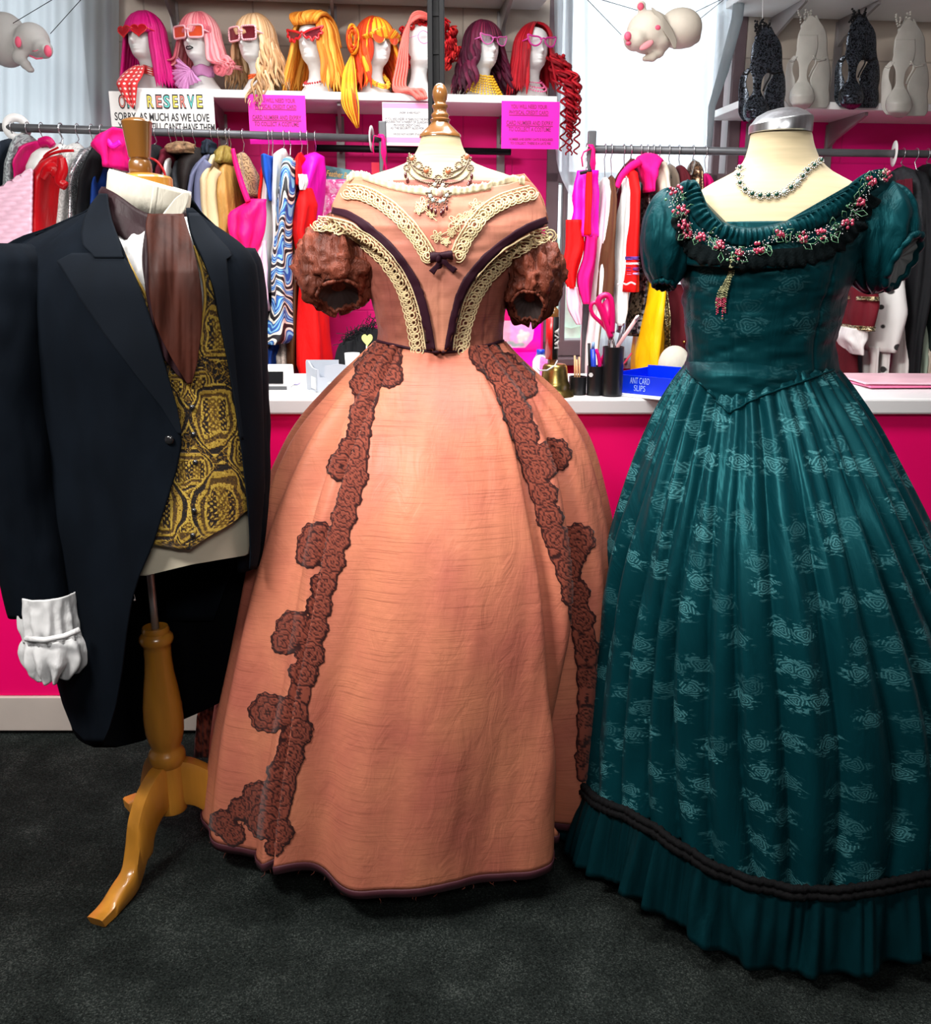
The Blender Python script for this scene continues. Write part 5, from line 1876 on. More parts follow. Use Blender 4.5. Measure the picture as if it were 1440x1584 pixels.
# 2 pink, flipped ends
t = on_head(1, 'wig', 'pale coral pink wig with feathered fringe and flipped curled ends', 'wig', GW); m = hair_mat('coral_pink_hair', (.42, .06, .10), (.86, .20, .24), (.95, .48, .48))
mb = MB()
for i in range(64):
    a = math.radians(54 + i * (252 / 63))
    lock(mb, a, .085 + rs.uniform(-.012, .012), .088, 1.16 + rs.uniform(-.02, .04), .010, .004, 45, rs.uniform(0, 6), flip=.045, pat=rs.uniform(.15, .9))
for i in range(16):
    a = math.radians(60 + rs.uniform(0, 50)) * (1 if i % 3 else -1)
    c = np.array([math.sin(a) * .108, -math.cos(a) * .07, .075 + rs.uniform(0, .035)])
    tt_ = np.linspace(0, 1, 22)
    pts = np.stack([c[0] + .020 * (1 - .6 * tt_) * np.cos(tt_ * 11), np.full(22, c[1]) - .01 * tt_, c[2] + .020 * (1 - .6 * tt_) * np.sin(tt_ * 11)], 1)
    mb.tube(pts, .0065, n=6, a=rs.uniform(.2, .9))
part('hair', mb, m, t, local=True)
mb = MB(); fringe(mb, rs, .222, math.radians(60), 26, 1.17, (.2, .95), sweep=.012); part('fringe', mb, m, t, local=True)
# 3 blonde, long and wavy, falling over the shelf edge
t = on_head(2, 'wig', 'long wavy honey blonde wig spilling over the shelf edge', 'wig', GW); m = hair_mat('honey_blonde_hair', (.30, .14, .06), (.62, .36, .17), (.86, .62, .38))
mb = MB()
for i in range(64):
    a = math.radians(58 + i * (244 / 63))
    lock(mb, a, .030 + rs.uniform(-.01, .02), .100, 1.16 + rs.uniform(-.02, .05), .0095, .009, 55, rs.uniform(0, 6), .006, pat=rs.uniform(.1, .95))
for i in range(30):
    a = math.radians(82 + rs.uniform(0, 40))
    lock(mb, a, -.045 - rs.uniform(0, .05) * (1 if i % 2 else .2), .098 + rs.uniform(0, .03), 1.18, .0085, .015, 52, rs.uniform(0, 6), .012, pat=rs.uniform(.15, 1), n=40, dx=-rs.uniform(.02, .06), yb=-.15)
part('hair', mb, m, t, local=True)
mb = MB(); fringe(mb, rs, .224, math.radians(60), 24, 1.17, (.3, 1.0), sweep=-.012); part('fringe', mb, m, t, local=True)
# 4 orange, big crown
t = on_head(3, 'wig', 'long bright orange wig with a high swept crown', 'wig', GW); m = hair_mat('orange_hair', (.50, .10, .005), (.86, .27, .02), (.98, .50, .08))
mb = MB()
for i in range(76):
    a = math.radians(48 + i * (264 / 75))
    lock(mb, a, .015 + rs.uniform(-.01, .02), .100, 1.26 + rs.uniform(-.03, .06), .0105, .006, 38, rs.uniform(0, 6), pat=rs.uniform(.1, .95))
part('hair', mb, m, t, local=True)
mb = MB()
for i in range(26):
    x = -.048 + .096 * i / 25; q = rs.uniform(-.008, .008); q2 = rs.uniform(-.008, .006)
    pts = spline([(x * .9, -.058, .238), (x * 1.05 + q, -.064, .258 + q2), (x * 1.1 + q, -.036, .276 + q2), (x * 1.15 - q, .012, .284 + q2), (x * 1.2, .06, .25), (x * 1.3, .085, .18)], 20)
    mb.tube(pts, .0080, n=6, flat=.6, a=rs.uniform(.15, .9))
part('swept_crown', mb, m, t, local=True)
# 5 red with yellow and orange streaks, looped bun and tail
t = on_head(4, 'wig', 'flame wig of red, orange and yellow with a looped side bun and long yellow tail', 'wig', GW); m = hair_mat('flame_hair', (.52, .008, .005), (.88, .16, .01), (.98, .60, .03), .4)
mb = MB()
for i in range(70):
    a = math.radians(50 + i * (260 / 69))
    lock(mb, a, .02 + rs.uniform(-.01, .03), .092, 1.17 + rs.uniform(-.02, .05), .010, .008, 46, rs.uniform(0, 6), .004, pat=rs.choice([.02, .1, .2, .45, .75], p=[.35, .25, .2, .1, .1]))
part('hair', mb, m, t, local=True)
mb = MB()
for i in range(22):
    a = math.radians(-62 + i * 118 / 21)
    lock(mb, a, .232 - .035 * abs(math.sin(a)), .070, 1.17, .0075, pat=.9 if i % 3 else .4, n=16, dx=-.015 if a < 0 else .022)
part('fringe', mb, m, t, local=True)
mb = MB()
for i in range(14):
    k = .018 + .0016 * i
    tt_ = np.linspace(0, 2 * math.pi, 30)
    mb.tube(hl(4, np.stack([-.074 + .45 * k * np.cos(tt_) - .003 * (i % 3), -.062 + .012 * np.sin(tt_ * 2 + i) - .004 * (i % 4), .190 + 1.25 * k * np.sin(tt_)], 1)[:-1]), .0042, n=6, closed=True, a=[.95, .7, .35, .1][i % 4])
part('looped_bun', mb, m, t, local=True)
mb = MB()
for i in range(30):
    o = rs.normal(0, 1, 2) * [.010, .006]
    pts = spline(hl(4, [(-.082, -.055, .14), (-.088 + o[0], -.09, .08), (-.084 + o[0] * 1.4, -.15, .012), (-.078 + o[0] * 1.6, -.16 + o[1], -.05), (-.060 + o[0] * .4, -.16 + o[1], -.105 - rs.uniform(0, .02))]), 26)
    mb.tube(pts, np.linspace(.006, .0015, 26), n=6, a=rs.uniform(.55, 1.0) if i > 6 else .2)
part('tail', mb, m, t, local=True, label='long yellow tail of hair hanging past the shelf')
# 6 red curly
t = on_head(5, 'wig', 'big round bright red curly wig behind the black post', 'wig', GW); m = hair_mat('red_curl_hair', (.20, .0, .005), (.62, .006, .012), (.86, .05, .04), .5)
mb = MB()
for i in range(420):
    d = rs.normal(0, 1, 3); d /= np.linalg.norm(d)
    if d[1] < -.25 and -.72 < d[0] < .5 and d[2] < .5: continue
    if d[2] < -.75: continue
    c = np.array(hl(5, [np.array([.030, .020, .190]) + d * np.array([.112, .095, .100]) * rs.uniform(.70, 1.06)])[0])
    tt_ = np.linspace(0, 1, 12); q = rs.uniform(0, 6.28)
    R_ = np.array(Vector((0, 0, 1)).rotation_difference(Vector(d)).to_matrix())
    pts = np.stack([.009 * np.cos(tt_ * 9 + q), .009 * np.sin(tt_ * 9 + q), (tt_ - .5) * .014], 1) @ R_.T + c
    mb.tube(pts, .0036, n=5, a=rs.uniform(.1, .9))
part('hair', mb, m, t, local=True)
# 7 burgundy wavy with fringe
t = on_head(6, 'wig', 'dark burgundy wavy wig with a fringe and red streaks', 'wig', GW); m = hair_mat('burgundy_hair', (.020, .001, .007), (.085, .003, .026), (.42, .04, .09), .45)
mb = MB()
for i in range(72):
    a = math.radians(52 + i * (256 / 71))
    lock(mb, a, .030 + rs.uniform(-.02, .02), .100, 1.17 + rs.uniform(-.03, .05), .0105, .010, 60, rs.uniform(0, 6), .007, pat=rs.choice([.05, .25, .5, .9], p=[.35, .35, .2, .1]))
part('hair', mb, m, t, local=True)
mb = MB(); fringe(mb, rs, .213, math.radians(56), 28, 1.16, (.05, .8)); part('fringe', mb, m, t, local=True)
# 8 scarlet, straight; dark ringlets hang from it past the pink sign
t = on_head(7, 'wig', 'scarlet straight wig with a dark red ringlet tail hanging down by the window', 'wig', GW); m = hair_mat('scarlet_hair', (.14, .0, .004), (.40, .002, .012), (.62, .015, .025), .42)
mb = MB()
for i in range(70):
    a = math.radians(44 + i * (272 / 69))
    lock(mb, a, .028 + rs.uniform(-.02, .02) + (.03 if math.sin(a) > .3 else 0), .086, 1.16 + rs.uniform(-.02, .04), .010, .003, 30, rs.uniform(0, 6), pat=rs.uniform(.15, .8), top=(.012, 0))
part('hair', mb, m, t, local=True)
mb = MB()
for i in range(24):
    q = rs.uniform(0, 6.28); L = rs.uniform(.18, .36)
    tt_ = np.linspace(0, 1, 60)
    cx_ = .086 + rs.uniform(-.022, .026); cy_ = -.070 + rs.uniform(-.03, .03)
    cyy = cy_ - .085 * np.clip(tt_ * 4 - .8, 0, 1)
    pts = np.stack([cx_ - .030 * (1 - np.clip(tt_ * 6, 0, 1)) + .011 * np.cos(tt_ * L * 150 + q), cyy + .011 * np.sin(tt_ * L * 150 + q), .155 - L * tt_], 1)
    mb.tube(pts, np.linspace(.0062, .003, 60), n=5, a=rs.uniform(.0, .9))
part('ringlets', mb, m, t, local=True, label='dark red ringlets hanging below the shelf')


# ---- glasses
def glasses(k, name, label, outline, frame_m, lens_m, w=.027, h=.02, r=.0024, z=.199, y=-.079, gap=.032, bridge=True, temple=True, deco=None, lens_z=0.0):
    t = on_head(k, name, label, 'glasses', 'glasses on the foam heads')
    mb = MB(); ml = MB(); tp = MB()
    for s in (-1, 1):
        o = np.array(outline, float)
        pts = np.stack([s * (gap + o[:, 0] * w), np.full(len(o), y) + .012 * (np.abs(gap + o[:, 0] * w) / .06) ** 2, z + o[:, 1] * h], 1)
        q = spline(pts, 48, closed=True)[:-1]
        mb.tube(q, r, n=6, closed=True)
        ml.add(np.vstack([q.mean(0), q]), [(0, 1 + i, 1 + (i + 1) % len(q)) for i in range(len(q))])
        if temple:
            xo = max(pts[:, 0]) if s > 0 else min(pts[:, 0])
            tp.tube([(xo, y + .012, z + .25 * h), (s * .064, -.03, z + .1 * h), (s * .064, .02, z)], r * .8, n=5)
        if deco:
            for i in range(0, len(q), 2):
                mb.ell(q[i] + np.array([0, -r * .8, 0]), r * .9, 6, 4)
    if bridge:
        mb.tube([(-gap + w * .75, y + .001, z + .25 * h), (0, y - .004, z + .4 * h), (gap - w * .75, y + .001, z + .25 * h)], r, n=6)
    part('frame', mb, frame_m, t, local=True)
    part('lens', ml, lens_m, t, local=True, smooth=False, solid=.0008)
    if temple: part('temple', tp, frame_m, t, local=True)
    return t


def lens_mat(name, c, alpha=.75):
    key = ('lens' + name,)
    if key not in _MC:
        t = NT(name); t.set(rough=.05, spec=.7, alpha=alpha, coat=.5); t.base(c); _MC[key] = t.m
    return _MC[key]


aa = np.linspace(0, 2 * math.pi, 24, endpoint=False)
heart = np.stack([np.sin(aa) ** 3, (.81 * np.cos(aa) - .31 * np.cos(2 * aa) - .12 * np.cos(3 * aa) - .06 * np.cos(4 * aa))], 1)
square = np.stack([np.sign(np.cos(aa)) * np.abs(np.cos(aa)) ** .35, np.sign(np.sin(aa)) * np.abs(np.sin(aa)) ** .35], 1)
rnd = np.stack([np.cos(aa), np.sin(aa)], 1)
cat = np.array([(1.05, .95), (.4, .72), (-.5, .62), (-.95, .25), (-.8, -.45), (-.2, -.9), (.45, -.75), (.85, -.1)])
bat = np.array([(1.55, 1.15), (.7, .85), (-.2, .55), (-.9, .1), (-.5, -.55), (-.1, -.4), (.2, -1.0), (.55, -.45), (.95, -.75), (1.05, .0), (1.5, .1), (1.25, .6)])
M_redf = plain('red_plastic', (.62, .01, .015), .25, spec=.6)
M_pinkf = plain('pale_pink_plastic', (.82, .42, .46), .3)
M_mauvef = plain('mauve_pink_plastic', (.62, .10, .38), .3)
M_goldf = plain('gold_wire', (.75, .50, .15), .25, metal=1.0)
L_red = lens_mat('red_lens', (.55, .01, .02), .82)
L_orange = lens_mat('orange_lens', (.75, .09, .03), .75)
L_wine = lens_mat('wine_lens', (.14, .012, .02), .92)
L_clear = lens_mat('clear_lens', (.8, .7, .75), .15)
glasses(0, 'sunglasses', 'red heart-shaped sunglasses on the magenta-wigged head', heart, M_redf, L_red, .029, .021, .0024)
glasses(1, 'sunglasses', 'large pale pink square sunglasses with orange lenses', square, M_pinkf, L_orange, .027, .020, .0035)
glasses(2, 'sunglasses', 'square studded sunglasses with wine red lenses on the blonde-wigged head', square, M_pinkf, L_wine, .027, .023, .0034, deco=True)
glasses(3, 'sunglasses', 'red bat-wing sunglasses on the orange-wigged head', bat, M_redf, L_wine, .029, .022, .0042, temple=False)
glasses(4, 'sunglasses', 'round orange wire-rimmed sunglasses on the flame-wigged head', rnd, M_goldf, L_orange, .023, .023, .0010)
glasses(5, 'spectacles', 'round thin-rimmed spectacles on the red curly-wigged head', rnd, M_mauvef, L_clear, .021, .021, .0012)
glasses(6, 'spectacles', 'mauve cat-eye spectacles on the burgundy-wigged head', cat, M_mauvef, L_clear, .024, .019, .0022)
glasses(7, 'spectacles', 'magenta cat-eye spectacles on the scarlet-wigged head', cat, plain('magenta_plastic', (.55, .02, .25), .3), L_clear, .025, .020, .0030)

# ---- scarves and collars
tm = NT('red_white_polka_dot'); tm.set(rough=.6, sheen=.2)
vo = tm.n('ShaderNodeTexVoronoi', voronoi_dimensions='2D'); vo.inputs['Scale'].default_value = 1; vo.inputs['Randomness'].default_value = 0
tm.l(tm.coord('UV', (7, 11, 1)), vo.inputs['Vector'])
tm.base(tm.ramp(vo.outputs['Distance'], [(.22, (.82, .66, .60)), (.27, (.62, .006, .008))]))
t = on_head(0, 'scarf', 'red polka dot scarf knotted on the magenta-wigged head, its tail over the sign', 'scarf')
mb = MB(); a = np.linspace(0, 2 * math.pi, 40)
mb.grid(np.stack([np.stack([k * np.cos(a), .012 + k * np.sin(a), z + .004 * np.sin(3 * a)], 1) for k, z in ((.036, .092), (.042, .084), (.042, .072), (.038, .062))], 0), uv=np.stack(np.meshgrid(np.linspace(0, 1, 40), np.linspace(0, .4, 4)), -1))
G_ = np.zeros((20, 12, 3)); UV_ = np.zeros((20, 12, 2))
for i in range(20):
    s = i / 19
    wd_ = .020 + .042 * math.sin(math.pi * min(1, s * 1.15)) ** .8 * (1 - s * .55) if s < .9 else .026 * (1 - s) * 10 * .5
    for j in range(12):
        u = j / 11 - .5
        G_[i, j] = hl(0, [(-.012 + u * wd_ * 1.5 - .012 * math.sin(s * 3) + .010 * s, -.046 - .135 * min(1, s * 2.0) + .0035 * math.sin(j * 1.1 + s * 3), .090 - .165 * s)])[0]
        UV_[i, j] = (u * .6 + .5, s * .9)
mb.grid(G_, uv=UV_)
part('fabric', mb, tm.m, t, local=True, solid=.001)
M_lilac = cloth('lilac_chiffon', (.62, .26, .52), .6, .3, .1, .5, 40)
t = on_head(1, 'neck_bow', 'lilac chiffon bow round the neck of the pink-wigged head', 'scarf')
mb = MB()
mb.grid(np.stack([np.stack([k * np.cos(a), .012 + k * np.sin(a), z + .003 * np.sin(4 * a)], 1) for k, z in ((.034, .100), (.040, .092), (.041, .080), (.040, .070), (.036, .062))], 0))
for sx, sz, L in ((-1, .35, .06), (-1, -.35, .075), (-.55, -1.0, .075), (.25, -.8, .05)):
    G_ = np.zeros((10, 12, 3))
    d = np.array([sx, 0, sz]); d /= np.linalg.norm(d); pq = np.array([-d[2], 0, d[0]])
    for i in range(10):
        s = i / 9
        for j in range(12):
            u = j / 11 - .5
            G_[i, j] = np.array([-.012, -.050, .078]) + d * L * s + pq * u * (.008 + .05 * s) + np.array([0, -.012 * math.sin(s * 2.5) + .008 * math.sin(j * 1.8) * s, 0])
    mb.grid(G_)
part('chiffon', mb, M_lilac, t, local=True, solid=.0008)


def bead_ring(mb, n, R, z, r, dip=0.0, cy=.012, wob=0.0):
    for i in range(n):
        a_ = 2 * math.pi * i / n
        f = max(0, -math.sin(a_))
        k = R + dip * .55 * f
        mb.ell((k * math.cos(a_), cy + k * math.sin(a_) - .01 * f * (dip > .01), z - dip * f + wob * math.sin(i * 2.1)), r, 8, 6)


t = on_head(2, 'choker', 'orange beaded choker on the blonde-wigged head', 'necklace')
mb = MB(); bead_ring(mb, 30, .033, .070, .0048); bead_ring(mb, 30, .034, .062, .0042, wob=.001)
part('beads', mb, plain('orange_bead', (.80, .12, .02), .3), t, local=True)
t = on_head(3, 'necklace', 'red and white bead necklace on the orange-wigged head', 'necklace')
mb = MB(); mw = MB(); bead_ring(mb, 34, .036, .064, .0040, .022); bead_ring(mw, 17, .039, .060, .0032, .026)
part('red_beads', mb, plain('red_bead', (.45, .02, .03), .3), t, local=True); part('pale_beads', mw, plain('pale_bead', (.75, .6, .6), .3), t, local=True)
t = on_head(4, 'flower_collar', 'yellow and orange flower collar on the flame-wigged head', 'necklace')
my = MB(); mo = MB()
for i in range(26):
    a_ = math.pi * (1.0 + i / 25.0) ; f = -math.sin(a_)
    c = np.array([(.036 + .018 * f) * math.cos(a_), .008 - (.036 + .020 * f) * f, .082 - .045 * f])
    for j in range(5):
        b_ = j * 1.2566 + i
        (mo if i % 4 == 1 else my).ell(c + np.array([.0055 * math.cos(b_), -.003, .0055 * math.sin(b_)]), (.0045, .003, .0045), 7, 5)
    mo.ell(c + np.array([0, -.006, 0]), .0026, 6, 4)
part('yellow_flowers', my, plain('yellow_petal', (.82, .52, .03), .6), t, local=True); part('orange_flowers', mo, plain('orange_petal', (.75, .20, .02), .6), t, local=True)
t = on_head(5, 'headscarf', 'coral chiffon headscarf trailing over the shelf from the red curly-wigged head', 'scarf')
M_coral = cloth('coral_chiffon', (.86, .16, .13), .55, .3, .2, .6, 30)
mb = MB()
for off in range(5):
    o = (off - 2) * .012
    mb.tube(spline(hl(5, [(.035 + o * .3, -.040, .272 + o * .2), (-.005, -.062 - abs(o) * .2, .276 + o * .4), (-.040 + o * .3, -.070, .245 + o * .6), (-.056 + o * .5, -.075, .17), (-.064 + o * .8, -.085, .10), (-.074 + o * .9, -.105, .03), (-.05 + o * .9, -.145, .008), (-.01 + o, -.165, .006 - .01 * (off % 2)), (.012 + o * .6, -.172, -.024)]), 50), [.010] * 40 + [.008] * 10, n=7, flat=.45)
part('fabric', mb, M_coral, t, local=True)
t = on_head(6, 'bead_collar', 'thick yellow woven bead collar on the burgundy-wigged head', 'necklace')
mb = MB()
for j in range(8):
    bead_ring(mb, 40, .033 + .0042 * j, .092 - .0075 * j, .0042, .012 + .004 * j * .6, wob=.0012)
part('beads', mb, plain('yellow_bead', (.85, .48, .02), .35), t, local=True)
t = on_head(7, 'bead_chain', 'pink glass bead chain looped on the scarlet-wigged head', 'necklace')
mb = MB(); bead_ring(mb, 40, .035, .076, .0036, .034); bead_ring(mb, 44, .036, .080, .0034, .052); bead_ring(mb, 36, .033, .074, .003, .012)
part('beads', mb, plain('pink_glass_bead', (.82, .12, .30), .15, coat=.6), t, local=True)
# ------------------------------------------------------------------ garment racks
RAILS = {'L': (P(20, 197.5, 3.35), P(592, 215, 3.66)), 'R': (P(915, 231, 3.50), P(1445, 238.5, 3.67))}


def rail_at(side, px):
    A, Bp = RAILS[side]
    lo, hi = -.6, 1.4
    for _ in range(40):
        m = (lo + hi) / 2; p = A + (Bp - A) * m
        x = 720 + FPX * (p[0] / (p[1] * CP - (p[2] - CAMZ) * SP))
        if x < px: lo = m
        else: hi = m
    return A + (Bp - A) * m


M_pinktape = cloth('hot_pink_ribbon', (.85, .0, .16), .6, .1)
M_disc = plain('white_plastic_disc', (.80, .80, .78), .4)
for side, lab in (('L', 'grey steel clothes rack behind the black tailcoat and copper gown'), ('R', 'grey steel clothes rack behind the teal gown')):
    A, Bp = RAILS[side]
    d = (Bp - A) / np.linalg.norm(Bp - A)
    E0 = A - d * .55 if side == 'L' else A; E1 = Bp if side == 'L' else Bp + d * .8
    t = thing('clothes_rack', lab, 'clothes rack', ((A + Bp) / 2) * np.array([1, 1, 0]))
    part('rail', MB().tube([E0, (E0 + E1) / 2, E1], .0135, n=14), M_grey, t)
    for e in (E0, E1):
        mb = MB().box((e[0], e[1] + .0, e[2] / 2 + .04), (.028, .022, e[2] + .04))
        part('upright', mb, M_grey, t, smooth=False, bevel=.003)
        part('foot', MB().box((e[0], e[1] + .10, .02), (.03, .30, .03)), M_grey, t, smooth=False, bevel=.004)
for side, px, yaw, lab in (('L', 26, .95, 'white round size divider at the left end of the left rail'), ('L', 575, .12, 'white round size divider near the copper gown finial'), ('R', 1383, .16, 'white round size divider on the right rail behind the teal sleeve')):
    c = rail_at(side, px)
    ax = np.array([math.cos(yaw), -math.sin(yaw) , 0])
    mb = MB(); n = 36
    R_ = np.array(Vector((0, 0, 1)).rotation_difference(Vector(ax)).to_matrix())
    ring = []
    for z, r_ in ((-.001, .018), (-.001, .045), (.001, .045), (.001, .018), (-.001, .018)):
        a_ = np.linspace(0, 2 * math.pi, n, endpoint=False)
        ring.append((np.stack([r_ * np.cos(a_), r_ * np.sin(a_), np.full(n, z)], 1) @ R_.T) + c)
    mb.grid(np.array(ring), wrap=True)
    solo('size_divider', mb, M_disc, lab, 'rail divider', 'round dividers on the clothes rails')
for side, px, lab in (('L', 592, 'hot pink ribbon tied at the end of the left rail'), ('R', 914, 'hot pink ribbon tied at the window end of the right rail')):
    c = rail_at(side, px) + np.array([0, -.02, 0])
    mb = MB()
    for k in range(3):
        o = .006 * k
        mb.tube([c + [-.012 + o, -.004, .012], c + [.006, -.010, -.004], c + [.012 - o, -.008, -.05], c + [.002 + o * 2, -.006, -.11 - .02 * k]], [.007, .010, .007, .005], n=6, flat=.5)
    mb.tube([c + [0, -.01, 0], c + [-.028, -.01, .008 if side == 'L' else -.012], c + [-.035, -.008, -.03], c + [-.03, -.006, -.06]], .005, n=6, flat=.5)
    solo('ribbon', mb, M_pinktape, lab, 'ribbon')


# ------------------------------------------------------------------ cloths
def mat_swirl():
    t = NT('blue_swirl_print'); t.set(rough=.6)
    v = t.coord('UV', (1, 1, 1))
    w = t.n('ShaderNodeTexWave', wave_type='RINGS'); w.inputs['Scale'].default_value = 4.6; w.inputs['Distortion'].default_value = 11.0; w.inputs['Detail'].default_value = .6; w.inputs['Detail Scale'].default_value = 1.6
    t.l(v, w.inputs['Vector'])
    t.base(t.ramp(w.outputs['Fac'], [(0, (.012, .012, .016)), (.13, (.012, .012, .016)), (.16, (.80, .80, .70)), (.52, (.82, .82, .74)), (.56, (.012, .014, .02)), (.62, (.02, .13, .48)), (.8, (.25, .58, .82)), (.95, (.02, .10, .42))], 'CONSTANT'))
    return t.m


def mat_spots(name, base, spot, sc=26):
    t = NT(name); t.set(rough=.8, sheen=.2)
    vo = t.n('ShaderNodeTexVoronoi'); vo.inputs['Scale'].default_value = sc
    t.l(t.coord('Object', (1, .4, 1)), vo.inputs['Vector'])
    t.base(t.ramp(vo.outputs['Distance'], [(.20, spot), (.24, base)]))
    t.bump(t.noise(t.coord('Object', (1, 1, .4)), 20, 3), .3, .006)
    return t.m


def mat_sequin(name, c, dark, sc=220):
    t = NT(name); t.set(rough=.22, metal=.75)
    vo = t.n('ShaderNodeTexVoronoi'); vo.inputs['Scale'].default_value = sc
    t.l(t.coord('Object'), vo.inputs['Vector'])
    sp = t.n('ShaderNodeSeparateColor'); t.l(vo.outputs['Color'], sp.inputs[0])
    t.base(t.ramp(sp.outputs[0], [(.25, dark), (.75, c)]))
    t.bump(sp.outputs[1], .8, .004)
    return t.m


def mat_scroll(name, ground, line, sc=11):
    t = NT(name); t.set(rough=.6, sheen=.2)
    w = t.n('ShaderNodeTexWave', wave_type='RINGS'); w.inputs['Scale'].default_value = sc; w.inputs['Distortion'].default_value = 14; w.inputs['Detail'].default_value = 2; w.inputs['Detail Scale'].default_value = 1.5
    t.l(t.coord('UV'), w.inputs['Vector'])
    t.base(t.ramp(w.outputs['Fac'], [(.25, line), (.42, ground)]))
    t.bump(t.noise(t.coord('Object', (1, 1, .4)), 20, 3), .4, .006)
    return t.m


def cl(n, h, **k):
    return cloth(n, lin(h)[:3], **k)


CM = dict(
    navy=cl('navy_chiffon', '18222f', bump=.5), silverbroc=mat_scroll('silver_scroll_brocade', (.30, .34, .34), (.12, .13, .14), 16), magenta=cl('magenta_satin', 'b8005c', rough=.4),
    white=cl('white_crepe', 'd8d8d4'), red=cl('red_satin', 'a80410', rough=.32, bump=.5), ivory=mat_scroll('ivory_guipure', (.60, .60, .57), (.42, .42, .40), 20), silver=mat_sequin('silver_sequins', (.75, .76, .78), (.22, .23, .25)),
    black=cl('black_crepe', '0d0f13'), royal=cl('royal_blue_cotton', '123a86'), hot=cl('hot_pink_felt', 'f0067c', rough=.8), burg=cl('burgundy_velvet', '5a0a20', rough=.8, sheen=.5), lace=plain('black_lace', (.014, .016, .02), .8, var=.5, vscale=90, bump=.8, bscale=120),
    fur=plain('tan_fur', (.22, .125, .06), .9, var=.5, vscale=60, bump=1.0, bscale=120), choc=cl('dark_chocolate_velvet', '1c1614', sheen=.4), slate=cl('slate_blue_wool', '6b6f8c'), beige=cl('beige_wool', 'd9c39a'), gold=cl('old_gold_pleated_lame', 'b98a48', rough=.4, bump=.7, bscale=30),
    olive=cl('olive_gold_satin', '8a7434', rough=.4, bump=.7, bscale=40), apron=cl('neon_pink_nylon', 'fb0a74', rough=.5), brocgold=mat_scroll('bronze_brocade', (.42, .27, .12), (.16, .09, .03), 22), palepink=plain('pale_pink_plastic_bag', (.86, .55, .68), .35, var=.08),
    scarlet=cl('scarlet_wool', 'e80a0a'), sailor=cl('blue_sailor_collar', '1450b4'), swirl=mat_swirl(), brown=cl('brown_suede', '5a3620'), bronze=cl('bronze_leather', '4a2a14', rough=.4), tweed=plain('oatmeal_tweed', (.42, .37, .32), .9, var=.4, vscale=220, bump=.8, bscale=260),
    neon=cl('neon_magenta_nylon', 'fa10b8', rough=.5), shirt=cl('white_shirting', 'e6e4e2'), blksequin=mat_sequin('black_sequins', (.20, .20, .20), (.008, .008, .010), 120), cream=cl('cream_linen_shirt', 'd0c6b4'), print=mat_spots('brown_animal_print', (.14, .10, .07), (.02, .015, .012), 60),
    maroon=cl('maroon_velvet', '4c0814', sheen=.6, rough=.85), amberbead=mat_sequin('amber_beads', (.32, .18, .10), (.05, .03, .02), 120), yellow=cl('sunflower_yellow_satin', 'f6b804', rough=.45, bump=.6), goldseq=mat_sequin('gold_sequins', (.60, .50, .28), (.06, .05, .03)), spot=mat_spots('white_fur_with_black_spots', (.66, .65, .63), (.015, .015, .015), 17),
    greyp=cl('grey_wool_trousers', '4a4850'), forest=cl('dark_forest_green_velvet', '0c1c1a', sheen=.4), sage=cl('sage_grey_cotton', '8a9a8a'), wine=cl('wine_red_satin', '5c0616'), dblack=cl('dense_black_velvet', '040508', sheen=.1),
)
M_hangwire = M_chrome
NG = [0]


